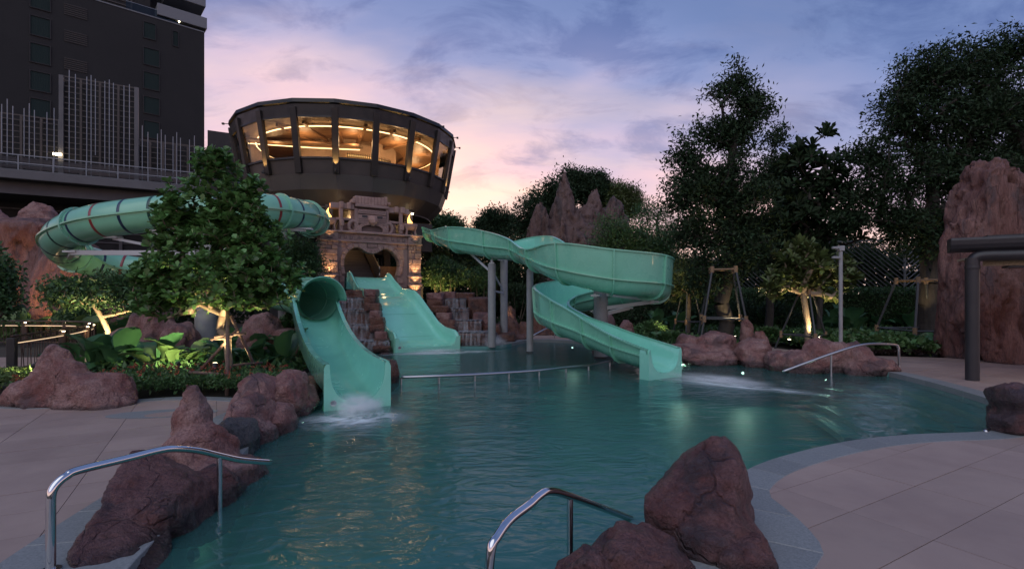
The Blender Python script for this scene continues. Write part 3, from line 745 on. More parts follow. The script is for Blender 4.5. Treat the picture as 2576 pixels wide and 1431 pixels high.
# window frames and the broad fins between them
fin = MB(); h = 0
def local_fin(r0, z0, r1, z1, w, d):
    m = MB(); m.bar((r0, 0, z0), (r1, 0, z1), w, d, up=(1, 0, 0)); return m
fm = local_fin(5.46, 7.70, 5.98, 10.60, 0.30, 0.20)
me_f = None
for k in range(NS):
    if me_f is None:
        o = fm.build('window_fin', M['bronze'], rot, bevel=0.015); o.data.transform(Matrix.Translation(world_off(rot))); me_f = o.data
    else: o = bpy.data.objects.new('window_fin', me_f); link(o, rot); md = o.modifiers.new('bevel', 'BEVEL'); md.width = 0.015; md.segments = 1
    o.rotation_euler.z = A0 + ST*k
for nm, (r0, z0, t) in (('window_head', (5.90, 10.20, 0.09)), ('window_sill', (5.56, 8.40, 0.09))):
    me_h = bpy.data.meshes.new(nm); c = r0*math.cos(ST/2); w = r0*math.sin(ST/2)*0.98
    b_ = MB(); b_.box((c, 0, z0), (0.10, 2*w, t)); me_h.from_pydata(b_.v, [], b_.f); me_h.materials.append(M['bronze'])
    for k in NV: link(bpy.data.objects.new(nm, me_h), rot).rotation_euler.z = A0 + ST*(k+0.5)
# inside: floor, ceiling, inner wall, cove lights
def disc(name, r, z, t, m, r_in=0.0, parent=rot, n=40):
    mb = MB(); pr = [(r_in, z), (r, z), (r, z+t), (r_in, z+t)] if r_in else [(0.01, z), (r, z), (r, z+t), (0.01, z+t)]
    mb.lathe(RC, pr + ([pr[0]] if r_in else []), n); return mb.build(name, m, parent)
disc('floor', 5.25, 7.60, 0.08, M['bronze2'])
disc('underside', 4.56, 6.26, 0.06, M['soffit'], r_in=1.0)
disc('ceiling', 5.7, 10.30, 0.05, M['plaster'])
disc('ceiling_ring', 4.75, 10.06, 0.05, M['woodc'], r_in=3.0)
mb = MB(); mb.lathe(RC, [(2.6, 7.68), (2.6, 10.3)], 32); mb.build('inner_wall', M['plaster'], rot)
mb = MB(); mb.lathe(RC, [(4.95, 7.68), (5.15, 10.3)], 24, R(5), R(215)); mb.build('rear_wall', M['woodc'], rot)
mb = MB(); mb.tube([RC + Vector((4.8*math.cos(a), 4.8*math.sin(a), 10.10)) for a in [2*PI*k/60 for k in range(60)]], 0.028, 6, closed=True); mb.build('cove_light', M['cove'], rot)
mb = MB(); mb.tube([RC + Vector((-4.5, -2.5, 9.95)), RC + Vector((-1.0, -3.1, 9.55)), RC + Vector((1.6, -3.4, 9.35))], 0.022, 6); mb.build('cove_light', M['cove'], rot)
mb = MB(); mb.bar(RC + Vector((-4.6, -2.6, 10.12)), RC + Vector((1.7, -3.5, 9.5)), 0.5, 0.10); mb.build('ceiling_beam', M['woodc'], rot)
for a_ in (-112, -96, -80, -64, -48, -30):
    mb = MB(); a = R(a_); mb.bar(RC + Vector((2.7*math.cos(a), 2.7*math.sin(a), 10.0)), RC + Vector((5.2*math.cos(a), 5.2*math.sin(a), 10.16)), 0.14, 0.16); mb.build('ceiling_beam', M['woodc'], rot)
# lit bar shelves, counter and tables
mb = MB(); mb.lathe(RC, [(2.7, 8.0), (2.7, 9.35)], 14, R(-75), R(30)); mb.build('back_bar', M['shelf'], rot)
for z in (8.35, 8.75, 9.15):
    mb = MB(); mb.lathe(RC, [(2.72, z), (2.95, z), (2.95, z+0.04), (2.72, z+0.04)], 14, R(-75), R(-22)); mb.build('shelf', M['woodc'], rot)
    for k in range(26):
        a = R(-74 + 51*k/25); mb = MB(); c = RC + Vector((2.85*math.cos(a), 2.85*math.sin(a), z+0.04))
        mb.lathe(c, [(0.03, 0), (0.032, 0.15), (0.012, 0.2), (0.012, 0.26), (0.001, 0.26)], 6); mb.build('bottle', M['bronze2'], rot)
mb = MB(); mb.lathe(RC, [(3.7, 7.68), (3.7, 8.6), (4.0, 8.66), (4.0, 8.6), (3.75, 8.55)], 16, R(-95), R(-20)); mb.build('bar_counter', M['woodc'], rot)
for a_, e in ((-140, 34), (-105, 44), (-70, 50), (-35, 60), (0, 50), (35, 40)):
    a = R(a_); lamp(rot, RC + Vector((4.0*math.cos(a), 4.0*math.sin(a), 9.6)), 'POINT', e, (1.0, 0.62, 0.30), size=0.25, name='ceiling_lamp')
# uplights at the foot of every second fin
for k in (-6, -4, -2, 0, 2, 4):
    mb = MB(); mb.bar(ring_pt(5.5, k, 7.76), ring_pt(5.86, k, 7.76), 0.04); mb.cyl(ring_pt(5.74, k, 7.72), ring_pt(5.74, k, 7.87), 0.045, 10); fx = mb.build('uplight', M['black'], rot)
    lamp(fx, ring_pt(5.74, k, 7.92), 'SPOT', 330, (1.0, 0.56, 0.16), ring_pt(5.72, k, 9.2), size=0.02, cone=64, blend=0.9, name='uplight_bulb')
# small floodlights round the eaves
for k in (-4, 3, 4, 5):
    mb = MB(); mb.bar(ring_pt(6.05, k, 10.8), ring_pt(6.28, k, 10.8), 0.03); mb.box(ring_pt(6.3, k, 10.78), (0.1, 0.1, 0.09)); mb.build('eaves_floodlight', M['bronze'], rot)
# stair core, columns and platforms below
GA = R(32); EX = Vector((math.cos(GA), math.sin(GA), 0)); EN = Vector((math.sin(GA), -math.cos(GA), 0)); GC = Vector((-6.7, 24.55, 0))
def gp(s, d, z): return GC + EX*s - EN*d + Vector((0, 0, z))      # along the gate, behind it, up
def gbox(mb, s0, s1, d0, d1, z0, z1): return mb.box(gp((s0+s1)/2, (d0+d1)/2, (z0+z1)/2), (s1-s0, d1-d0, z1-z0), GA)
mb = MB(); gbox(mb, -3.6, 2.95, 0.9, 7.5, -0.05, 2.62); mb.build('base_wall', M['black'], rot)
mb = MB(); gbox(mb, -3.4, 2.2, 6.2, 7.2, 2.62, 6.3); mb.build('core_wall', M['black'], rot)
mb = MB(); gbox(mb, -4.2, -1.9, 1.6, 6.1, 2.62, 6.25); mb.build('core_wall', M['black'], rot)
for s, d in ((1.75, 3.2), (-1.7, 1.5), (2.3, 1.3), (2.3, 5.6)):
    mb = MB(); gbox(mb, s-0.17, s+0.17, d-0.17, d+0.17, 2.62, 6.4); mb.build('column', M['bronze2'], rot)
mb = MB(); gbox(mb, 1.9, 3.45, 0.85, 3.4, 4.30, 5.75); mb.build('platform_parapet', M['bronze'], rot)
mb = MB(); gbox(mb, -1.6, 2.9, 3.4, 6.2, 4.24, 4.42); mb.build('upper_platform', M['bronze2'], rot)
mb = MB(); gbox(mb, 0.75, 1.9, 1.6, 3.0, 2.62, 3.5); mb.build('side_wall', M['woodc'], rot)
mb = MB(); gbox(mb, 1.92, 2.5, 1.2, 1.3, 2.3, 3.7); mb.build('side_panel', M['black'], rot)
lamp(rot, gp(0.2, 4.6, 6.0), 'POINT', 26, (1.0, 0.60, 0.26), size=0.15, name='stair_lamp')
lamp(rot, gp(-0.4, 2.4, 4.75), 'POINT', 18, (1.0, 0.60, 0.26), size=0.1, name='stair_lamp')
lamp(rot, gp(1.35, 1.25, 4.1), 'POINT', 5, (1.0, 0.62, 0.28), size=0.08, name='stair_lamp')
for s, d in ((2.4, 1.0), (1.2, 0.4), (-1.5, 0.6)):
    p = gp(s, d, 6.22); mb = MB(); mb.cyl(p, p + Vector((0, 0, 0.05)), 0.06, 10); mb.build('downlight', M['lens_w'], rot)

stairs = thing('staircase', 'dark stairs with sloping side panels climbing through the stone gateway', 'stairs', gp(-0.5, 1.2, 2.62))
for k in range(10):
    mb = MB(); z = 2.64 + 0.165*k; gbox(mb, -1.35, 0.55, 1.15 + 0.25*k, 1.15 + 0.25*k + 0.29, z, z + 0.165); mb.build('tread', M['bronze2'], stairs, bevel=0.008)
for s in (-1.42, 0.62):
    mb = MB(); mb.bar(gp(s, 0.9, 3.0), gp(s, 3.8, 4.9), 0.06, 0.62); mb.build('side_panel', M['bronze2'], stairs)
    mb = MB(); mb.tube([gp(s, 0.85, 3.0), gp(s, 0.85, 3.42), gp(s, 3.8, 5.34)], 0.03, 8); mb.build('handrail', M['steel_d'], stairs)

# ------------------------------------------------------------------ stone gateway with a carved mask
M['gate'] = mat('carved_sandstone', (0.34, 0.225, 0.20), 0.78, base2=(0.24, 0.155, 0.14), nscale=2.0, nlo=0.35, nhi=0.7, bump=0.5, bscale=28, bdist=0.02)
M['gate2'] = mat('sandstone_block', (0.37, 0.235, 0.20), 0.78, base2=(0.26, 0.16, 0.14), nscale=3.0, bump=0.6, bscale=22, bdist=0.025)
M['groove'] = mat('sandstone_shadow_joint', (0.16, 0.11, 0.10), 0.9, bump=0.4, bscale=20)
gate = thing('stone_gateway', 'carved sandstone gateway with a grim mask above its double arch', 'gateway', gp(0, 0, 0))
def gs(x, y):
    """gate-plane coordinates from the measured close-up"""
    u = (900 + x/4.77)*0.8587; v = (560 + y/4.77)*0.8587; k = (u-1288)/1288
    s = (k*GC.y - GC.x)/(EX.x - k*EX.y); Y = GC.y + s*EX.y
    return s, 2 + (HV-v)*Y/1288
grnd = random.Random(5)
def gslab(name, poly, d0, d1, m='gate', parent=None, bevel=0.02):
    """polygon of (s, z) between distance d0 (back) and d1 (front, negative is towards the pool)"""
    mb = MB(); mb.slab(poly, gp(0, d0, 0), EX, Vector((0, 0, 1)), EN, d0-d1)
    o = mb.build(name, M[m], parent or gate, bevel=bevel)
    bmx = bmesh.new(); bmx.from_mesh(o.data); bmesh.ops.recalc_face_normals(bmx, faces=bmx.faces); bmx.to_mesh(o.data); bmx.free()
    return o
def rect(s0, s1, z0, z1): return [(s0, z0), (s1, z0), (s1, z1), (s0, z1)]
HW = 2.42
# body of the wall round the double arch: left, right and top pieces
def arch_edge(n=24):
    pts = []
    for (x, y) in [(520, 1160), (500, 1050), (505, 960), (525, 890), (570, 830), (640, 785), (710, 780), (770, 810), (820, 845), (880, 865), (940, 865), (1000, 838), (1060, 805), (1120, 805), (1190, 845), (1240, 905), (1275, 960), (1290, 1050), (1260, 1190)]: pts.append(gs(x, y))
    return pts
AE = arch_edge(); ae = [(p.x, p.y) for p in catmull([(a, b, 0) for a, b in AE], 3)]
top_z = 4.5
sL, sR = ae[0][0], ae[-1][0]
mid = min(range(len(ae)), key=lambda i: abs(ae[i][0] - (sL+sR)/2))
gslab('arch_wall', [(-HW+0.5, 2.35), (ae[0][0], 2.35)] + ae[:mid+1] + [(ae[mid][0], top_z), (-HW+0.5, top_z)], 0.45, -0.02, bevel=0.015)
gslab('arch_wall', [(HW-0.4, top_z), (ae[mid][0], top_z)] + ae[mid:] + [(ae[-1][0], 2.35), (HW-0.4, 2.35)], 0.45, -0.02, bevel=0.015)
# rim stones round the arch
for i in range(0, len(ae)-3, 3):
    a, b = Vector(ae[i]), Vector(ae[min(i+3, len(ae)-1)]); m1 = Vector(ae[i+1]); m2 = Vector(ae[min(i+2, len(ae)-1)])
    pts = [a, m1, m2, b]; ctr = Vector(((sL+sR)/2, 3.1))
    outs, ins = [], []
    for p, q in zip(pts, pts[1:] + [pts[-1]*2 - pts[-2]]):
        t = (q - p).normalized(); nn = Vector((-t.y, t.x))
        if (p - ctr).dot(nn) < 0 and p.y < 3.9: nn = -nn
        if p.y >= 3.9 and nn.y < 0: nn = -nn
        outs.append(p + nn*0.15); ins.append(p - nn*0.035)
    d = (b - a).normalized()*0.006
    poly = [tuple(p) for p in ins] + [tuple(p) for p in outs[::-1]]
    gslab('arch_stone', poly, 0.3, -0.09 - grnd.uniform(0, 0.03), 'gate2', bevel=0.03)
# rough blocks on the arch wall between rim and pillars
for (x0, y0, x1, y1) in ((440, 905, 490, 1000), (438, 1008, 482, 1100), (440, 1110, 486, 1190), (445, 1195, 520, 1275), (1296, 960, 1340, 1060), (1300, 1068, 1342, 1150), (1255, 1200, 1345, 1290)):
    (a, zb), (b, zt) = gs(x0, y1), gs(x1, y0); gslab('wall_block', rect(a, b, zb, zt), 0.1, -0.05 - grnd.uniform(0, .03), 'gate2')
for k in range(7):
    s0 = -1.75 + 0.5*k; gslab('wall_block', [(s0, 4.28), (s0+0.48, 4.28 + grnd.uniform(-.03, .03)), (s0+0.485, 4.5), (s0, 4.5)], 0.1, -0.05 - grnd.uniform(0, .02), 'gate2')
# pillars
def pillar(s0, s1, zbase):
    gslab('pillar', rect(s0, s1, zbase, 4.5), 0.55, -0.14, 'groove', bevel=0.01)
    # irregular stones on the face
    z = zbase
    rows = []
    while z < 4.46:
        hgt = min(grnd.uniform(0.13, 0.34), 4.48 - z)
        if hgt < 0.06: break
        x = s0; w = s1 - s0
        cut = sorted(set([0, 1] + [round(grnd.uniform(0.2, 0.8), 2) for _ in range(grnd.choice((1, 1, 2)))]))
        for a, b in zip(cut, cut[1:]):
            j = lambda: grnd.uniform(-0.018, 0.018)
            g_ = 0.009
            gslab('face_stone', [(x+a*w+g_, z+g_+j()*(a > 0)), (x+b*w-g_, z+g_+j()*(b < 1)), (x+b*w-g_+j()*0.5, z+hgt-g_+j()), (x+a*w+g_, z+hgt-g_+j())], 0.0, -0.155 - grnd.uniform(0.0, 0.05), 'gate2', bevel=0.016)
        z += hgt
    for zc, hh, pj in ((4.53, 0.10, 0.09), (2.92, 0.10, 0.08), (2.50, 0.10, 0.08)):
        gslab('moulding', rect(s0-0.05, s1+0.05, zc-hh/2, zc+hh/2), 0.6, -0.16-pj, 'gate', bevel=0.03)
    # diamond carvings
    for zc in (4.74, 2.71):
        gslab('carved_panel', rect(s0-0.01, s1+0.01, zc-0.155, zc+0.155), 0.5, -0.20, 'gate', bevel=0.015)
        c = (s0+s1)/2
        for q in range(4):
            p0 = [(c-0.24, zc), (c, zc+0.11), (c+0.24, zc), (c, zc-0.11)][q]; p1 = [(c, zc+0.11), (c+0.24, zc), (c, zc-0.11), (c-0.24, zc)][q]
            a, b = Vector(p0), Vector(p1); t = (b-a).normalized(); nn = Vector((-t.y, t.x))*0.012
            gslab('carving', [tuple(a-nn), tuple(b-nn), tuple(b+nn), tuple(a+nn)], 0, -0.215, 'groove', bevel=0)
pillar(-HW, -HW+0.78, 1.6); pillar(HW-0.66, HW, 1.6)
# frieze with stepped carving and the parapet
gslab('frieze', rect(-HW+0.78, HW-0.66, 4.56, 4.90), 0.5, -0.08, 'gate', bevel=0.02)
gslab('moulding', rect(-HW+0.8, HW-0.68, 4.49, 4.575), 0.5, -0.13, 'gate', bevel=0.025)
gslab('parapet', rect(-HW-0.1, HW+0.1, 4.90, 5.0), 0.62, -0.24, 'gate', bevel=0.03)
for k in range(3):
    for s0 in (-1.62 + 0.27*k, 0.92 + 0.27*k):
        for (a, b, c, d) in ((0, 0.02, 0, 0.2), (0, 0.12, 0, 0.025), (0.1, 0.12, 0, 0.12)):
            gslab('carving', rect(s0+a, s0+b, 4.64+c, 4.64+d), 0, -0.10, 'groove', bevel=0)
for k in range(5):
    for q in range(3):
        s0 = -0.78 + 0.3*k
        gslab('carving', rect(s0+0.05*q, s0+0.27-0.05*q, 4.66+0.045*q, 4.665+0.045*q+0.022), 0, -0.10, 'groove', bevel=0)
gslab('carved_panel', rect(-0.88, 0.78, 4.60, 4.88), 0.3, -0.092, 'gate2', bevel=0.01)
# the mask
mk = lambda x, y: gs(x, y)
def mrect(name, x0, y0, x1, y1, d0, d1, m='gate', bevel=0.025, par=None, top_in=0.0):
    a, zb = gs((x0+x1)/2 - (x1-x0)/2, y1); b, _ = gs(x1, y1); c, zt = gs(x0, y0); d, _ = gs(x1, y0)
    z_b = (gs(x0, y1)[1] + gs(x1, y1)[1])/2; z_t = (gs(x0, y0)[1] + gs(x1, y0)[1])/2
    return gslab(name, [(a, z_b), (b, z_b), (b-top_in, z_t), (a+top_in, z_t)], d0, d1, m, bevel=bevel, parent=par)
mrect('mask_back', 640, 120, 1145, 600, 0.45, 0.12)
mrect('mask_crown', 655, 85, 1118, 215, 0.4, -0.06, top_in=0.03)
for k in range(10):                       # upright grooves of the crown, as separate staves
    x0 = 660 + 45.5*k; mrect('crown_stave', x0, 88 + grnd.uniform(-4, 6), x0+43, 205, 0.1, -0.085 - grnd.uniform(0, 0.03), 'gate2', 0.015)
mrect('mask_brow', 660, 200, 1130, 240, 0.3, -0.16)
mrect('mask_cheek', 655, 240, 706, 560, 0.3, -0.08); mrect('mask_cheek', 1095, 240, 1135, 600, 0.3, -0.08)
mrect('mask_eye_hollow', 706, 238, 1095, 275, 0.2, 0.05, 'groove')
mrect('mask_forehead', 706, 272, 1093, 335, 0.2, -0.13)
face = mrect('mask_face', 700, 340, 1093, 475, 0.2, -0.12)
mrect('mask_eye', 757, 342, 832, 372, 0.05, -0.127, 'black', 0); mrect('mask_eye', 968, 358, 1042, 390, 0.05, -0.127, 'black', 0)
for row, (y0, n_) in enumerate(((284, 13), (306, 13), (382, 7), (412, 7), (440, 7))):   # fret pattern
    for k in range(n_):
        for side in ((0,) if row < 2 else (0, 1)):
            x0 = 716 + 28*k if row < 2 else (708 + 18.5*k if side == 0 else 968 + 17*k)
            mrect('carving', x0, y0 + (k % 2)*6, x0 + (17 if row < 2 else 11), y0 + 9 + (k % 2)*6, 0.0, -0.142, 'groove', 0)
# nose: faceted wedge
mb = MB(); prof = [(-0.05, 0.0), (0.16, 0.10), (0.21, 0.34), (0.13, 0.62), (0.0, 0.78)]
s_n, z_t = gs(905, 345); _, z_b = gs(905, 498); hN = z_t - z_b
rows = []
for w, d, zf in ((0.10, 0.10, 1.0), (0.20, 0.26, 0.86), (0.25, 0.40, 0.55), (0.19, 0.42, 0.28), (0.03, 0.30, 0.0)):
    z = z_b + hN*zf; rows.append([gp(s_n-w, -0.08, z), gp(s_n-w*0.8, -0.08-d*0.55, z), gp(s_n, -0.08-d, z), gp(s_n+w*0.8, -0.08-d*0.55, z), gp(s_n+w, -0.08, z)])
mb.grid(rows[::-1]); mb.add(rows[0], [(0, 1, 2, 3, 4)]); mb.build('mask_nose', M['gate2'], gate)
# mouth with an arched lip
s_m, z_m = gs(898, 570); lip = [(s_m + 0.78*math.cos(a), z_m + 0.44*math.sin(a)) for a in [PI*k/14 for k in range(15)]]
lin = [(s_m + 0.58*math.cos(a), z_m - 0.0 + 0.31*math.sin(a)) for a in [PI*k/14 for k in range(15)]]
for k in range(14): gslab('lip_stone', [lip[k], lip[k+1], lin[k+1], lin[k]], 0.2, -0.14, 'gate2', bevel=0.015)
gslab('mouth', [(s_m + 0.585*math.cos(a), z_m + 0.315*math.sin(a)) for a in [PI*k/14 for k in range(15)]], 0.3, 0.0, 'groove', bevel=0)
mrect('mask_chin', 690, 572, 1120, 605, 0.3, -0.12)
mrect('jaw_block', 680, 505, 752, 575, 0.2, -0.15); mrect('jaw_block', 1042, 528, 1110, 590, 0.2, -0.15)
# ear rings
for x, y in ((640, 492), (1132, 528)):
    s, z = gs(x, y); mb = MB()
    mb.tube([gp(s + 0.2*math.cos(a), -0.02, z + 0.25*math.sin(a)) for a in [2*PI*k/20 for k in range(20)]], 0.085, 8, closed=True); mb.build('ear_ring', M['gate'], gate, smooth=True)
# log-like beams at either side
def beam(x0, y0, x1, y1, th, d, nm='beam'):
    (a, za), (b, zb) = gs(x0, y0), gs(x1, y1); mb = MB(); mb.bar(gp(a, d, za), gp(b, d, zb), th, th, up=EN); return mb.build(nm, M['gate'], gate, bevel=0.03)
beam(322, 195, 655, 222, 0.27, 0.05); beam(1130, 265, 1418, 298, 0.27, 0.05)
beam(395, 385, 632, 398, 0.12, -0.02); beam(1135, 432, 1340, 456, 0.12, -0.02)
for x, y0, y1, w in ((466, 160, 580, 0.17), (1300, 250, 600, 0.17)): beam(x, y0, x+2, y1, w, -0.06, 'post')
for x0, y0, x1, y1 in ((442, 150, 498, 240), (545, 165, 600, 258), (455, 410, 505, 492), (1205, 225, 1262, 310), (1285, 232, 1352, 318), (1282, 475, 1340, 555), (603, 120, 655, 175), (1118, 165, 1150, 205)):
    mrect('beam_block', x0, y0, x1, y1, 0.25, -0.2, 'gate2', 0.03)
for x0, y0, x1, y1 in ((440, 440, 600, 580), (1150, 440, 1260, 600)): mrect('back_slab', x0, y0, x1, y1, 0.4, 0.2)
# wall-washers on the pillars
for s, z, e in ((-HW+0.39, 2.58, 10), (-HW+0.39, 3.0, 14), (HW-0.33, 2.58, 12), (HW-0.33, 3.0, 14), (HW-0.33, 2.1, 16), (-HW+0.39, 4.62, 3), (HW-0.33, 4.62, 3)):
    mb = MB(); mb.box(gp(s, -0.34, z), (0.22, 0.05, 0.03), GA); fx = mb.build('wall_washer', M['black'], gate)
    lamp(fx, gp(s, -0.36, z+0.03), 'SPOT', e*2.2, (1.0, 0.62, 0.26), gp(s, -0.13, z+1.0), size=0.03, cone=95, name='washer_bulb')
# fire bowls: one on each end of the parapet
M['flame'] = emis('flame', (1.0, 0.50, 0.13), 2.6)
for x, y0, y1, lab in ((300, 402, 545, 'stone fire bowl with a flame on the left end of the gateway'), (1438, 487, 612, 'stone fire bowl with a flame on the right end of the gateway')):
    s, zt = gs(x, y0); zb = 5.0
    b = thing('fire_bowl', lab, 'fire bowl', gp(s, 0.1, zb), 'fire bowls on the gateway'); c = gp(s, 0.1, 0); hB = max(0.55, zt-zb)
    mb = MB(); mb.lathe(c, [(0.01, zb+hB*0.35), (0.22, zb+hB*0.38), (0.36, zb+hB*0.62), (0.41, zb+hB*0.92), (0.40, zb+hB), (0.33, zb+hB), (0.28, zb+hB*0.85), (0.01, zb+hB*0.75)], 20); mb.build('bowl', M['gate2'], b, smooth=True, ang=50)
    for q in range(4):
        a = PI/4 + PI/2*q + GA; mb = MB(); mb.tube([c + Vector((0.34*math.cos(a), 0.34*math.sin(a), zb)), c + Vector((0.30*math.cos(a), 0.30*math.sin(a), zb+hB*0.4)), c + Vector((0.35*math.cos(a), 0.35*math.sin(a), zb+hB*0.85))], [0.055, 0.05, 0.06], 6); mb.build('leg', M['gate2'], b)
    mb = MB(); z0 = zb+hB*0.78; rows = []
    for t, r in ((0, 0.07), (0.15, 0.11), (0.35, 0.12), (0.55, 0.075), (0.72, 0.05), (0.86, 0.03), (1, 0.004)):
        rows.append([c + Vector((r*math.cos(a)*(1+0.15*math.sin(3*a+t*5)) + 0.03*math.sin(t*7), r*math.sin(a), z0 + 0.62*t)) for a in [2*PI*k/12 for k in range(12)]])
    mb.grid(rows, closed=True); mb.build('flame', M['flame'], b, smooth=True)
    lamp(b, c + Vector((0, 0, z0+0.75)), 'POINT', 5, (1.0, 0.5, 0.15), size=0.12, name='flame_light')
# ------------------------------------------------------------------ water slides
M['fiber'] = mat('green_fibreglass', (0.22, 0.58, 0.42), 0.30, base2=(0.175, 0.49, 0.345), nscale=1.4, nlo=0.3, nhi=0.75, coat=0.6, rvar=0.12)
M['fiber_in'] = mat('green_gelcoat_inside', (0.28, 0.74, 0.58), 0.20, base2=(0.225, 0.64, 0.49), nscale=1.3, nlo=0.3, nhi=0.75, coat=0.8, rvar=0.11)
M['tube'] = mat('pale_green_translucent_tube', (0.23, 0.54, 0.385), 0.28, base2=(0.205, 0.49, 0.35), nscale=0.8, coat=0.4, trans=0.03)
M['st_blue'] = mat('navy_band', (0.012, 0.028, 0.075), 0.3, coat=0.3)
M['st_green'] = mat('dark_green_band', (0.012, 0.06, 0.045), 0.3, coat=0.3)
M['st_red'] = mat('red_band', (0.24, 0.035, 0.035), 0.3, coat=0.3)
M['grey_paint'] = mat('grey_painted_steel', (0.26, 0.265, 0.27), 0.55, base2=(0.31, 0.315, 0.32), nscale=3, rvar=0.08)
M['white_paint'] = mat('white_painted_steel', (0.55, 0.56, 0.57), 0.45)
def interp(t, xs, ys): return float(np.interp(t, xs, ys))

# --- wide slide through the gateway
ws = thing('wide_slide', 'broad green slide bed running from the gateway down into the pool', 'water slide', (-4.7, 21.8, 0))
LB, LT, RBt, RT = Vector((-4.31, 18.87, 0)), Vector((-7.45, 23.25, 0)), Vector((-2.06, 20.07, 0)), Vector((-6.1, 25.1, 0))
bt = [0, .08, .16, .25, .35, .5, .6, .67, .75, .84, .92, .97, 1.0]; bz = [0.06, .08, .20, .50, .95, 1.55, 1.86, 1.98, 2.06, 2.34, 2.70, 2.84, 2.86]
rt = [0, .03, .08, .16, .245, .36, .485, .56, .64, .75, .86, .93, .973, 1.0]; rz = [0.40, .62, .66, .72, .92, 1.42, 1.98, 2.22, 2.28, 2.32, 2.68, 2.98, 3.10, 3.05]
T = [k/48 for k in range(49)]
def ws_pt(t, w, z):           # w 0 left .. 1 right
    a = LB.lerp(LT, t); b = RBt.lerp(RT, t); p = a.lerp(b, w); return Vector((p.x, p.y, z))
rows = []
for t in T:
    b, r_ = interp(t, bt, bz), interp(t, rt, rz); h_ = r_ - b; wd = (ws_pt(t, 0, 0) - ws_pt(t, 1, 0)).length
    q = 0.14/wd; e = 0.055/wd
    sec = [(0 - 0.2/wd*0, r_), (e, r_+0.02), (e*2, r_-0.02), (e*2+0.01/wd, b+h_*0.5), (e*2+0.05/wd, b+0.09), (e*2+q*0.8, b+0.015), (e*2+q*1.5, b)]
    full = sec + [(0.25, b-0.005), (0.5, b-0.006), (0.75, b-0.005)] + [(1-w, z) for w, z in sec[::-1]]
    rows.append([ws_pt(t, w, z) for w, z in full])
mb = MB(); mb.grid(rows); mb.build('slide_bed', M['fiber_in'], ws, smooth=True, ang=60)
for side, w in (('l', 0), ('r', 1)):
    rows = [[ws_pt(t, w, interp(t, rt, rz)), ws_pt(t, w + (0.002 if w else -0.002), interp(t, rt, rz)-0.04), ws_pt(t, w, max(-0.25, interp(t, bt, bz)-0.25))] for t in T]
    mb = MB(); mb.grid(rows); mb.build('side_wall', M['fiber'], ws, smooth=True, ang=60)
    for k in range(0, 49, 8):       # joint ribs
        t = max(0.004, T[k]); a = ws_pt(t, w, interp(t, rt, rz)-0.01); b = ws_pt(t, w, interp(t, bt, bz)-0.24); n_ = (RBt-LB).normalized()*(0.02 if w else -0.02)
        mb = MB(); mb.bar(a+n_, b+n_, 0.03, 0.05, up=(RBt-LB)); mb.build('joint_rib', M['fiber'], ws)
# front lip reaching into the water
ft = [ws_pt(0, 0, 0.40), ws_pt(0, 0.05, 0.42)] + [ws_pt(0, 0.075, 0.2), ws_pt(0, 0.12, 0.06), ws_pt(0, 0.5, 0.055), ws_pt(0, 0.88, 0.06), ws_pt(0, 0.925, 0.2), ws_pt(0, 0.95, 0.42), ws_pt(0, 1, 0.40)]
mb = MB(); mb.grid([ft, [Vector((p.x, p.y, -0.3)) for p in ft]]); mb.build('front_lip', M['fiber_in'], ws, solid=0.03)
mb = MB(); gbox(mb, -1.15, 1.15, 0.25, 1.0, 2.3, 2.845); mb.build('start_sill', M['fiber_in'], ws)
for k in (10, 20, 33):          # faint cross joints
    t = T[k]; b = interp(t, bt, bz); mb = MB(); mb.bar(ws_pt(t, 0.1, b+0.0), ws_pt(t, 0.9, b+0.0), 0.012, 0.004); mb.build('bed_joint', M['fiber'], ws)
def emblem(parent, c, ex, ez, nrm, r):
    """small round printed emblem: a dark blue wave over a disc"""
    mb = MB(); mb.slab([(r*math.cos(a), r*math.sin(a)) for a in [2*PI*k/20 for k in range(20)]], c, ex, ez, nrm, 0.004); d = mb.build('emblem', M['white_paint'], parent)
    for q, (w, h0) in enumerate(((0.85, 0.30), (0.95, 0.0), (0.8, -0.3), (0.5, 0.6))):
        mb = MB(); m_ = [(-r*w + 2*r*w*k/10, r*h0 + 0.12*r*math.sin(k*1.3+q)) for k in range(11)]
        mb.slab(m_ + [(x, y+0.2*r) for x, y in m_[::-1]], Vector(c) + Vector(nrm)*0.005, ex, ez, nrm, 0.002); mb.build('emblem_mark', M['st_blue'], d)
exw = (RBt - LB).normalized(); nw = Vector((exw.y, -exw.x, 0))
emblem(ws, LB + exw*0.16 + Vector((0, 0, 0.06)) + nw*0.035, exw, Vector((0, 0, 1)), nw, 0.06)

# --- enclosed tube slide on the left, ending in an open trough in front
ts = thing('tube_slide', 'striped pale green tube slide looping left and ending in an open trough', 'water slide', (-5.5, 14.6, 0))
TR = 0.56
tpts = [(-12.6, 28.2, 5.60), (-11.3, 26.6, 5.48), (-10.1, 25.0, 5.36), (-8.9, 23.0, 5.24), (-8.15, 20.8, 5.12), (-7.98, 19.0, 5.02), (-8.7, 17.5, 4.93), (-10.2, 16.8, 4.80), (-12.0, 16.6, 4.60), (-13.7, 16.7, 4.36), (-15.2, 17.3, 4.00), (-16.1, 18.5, 3.60), (-16.2, 19.8, 3.28), (-15.3, 20.6, 3.02), (-13.6, 20.6, 2.82), (-11.6, 19.6, 2.62), (-9.6, 18.2, 2.38), (-7.7, 16.7, 2.12), (-6.3, 15.5, 1.93), (-5.52, 14.62, 1.86)]
tp = catmull(tpts, 10)
dist = [0.0]
for a, b in zip(tp, tp[1:]): dist.append(dist[-1] + (b-a).length)
def frame(i):
    t = (tp[min(i+1, len(tp)-1)] - tp[max(i-1, 0)]).normalized(); x = t.cross(Vector((0, 0, 1))).normalized(); return t, x, x.cross(t)
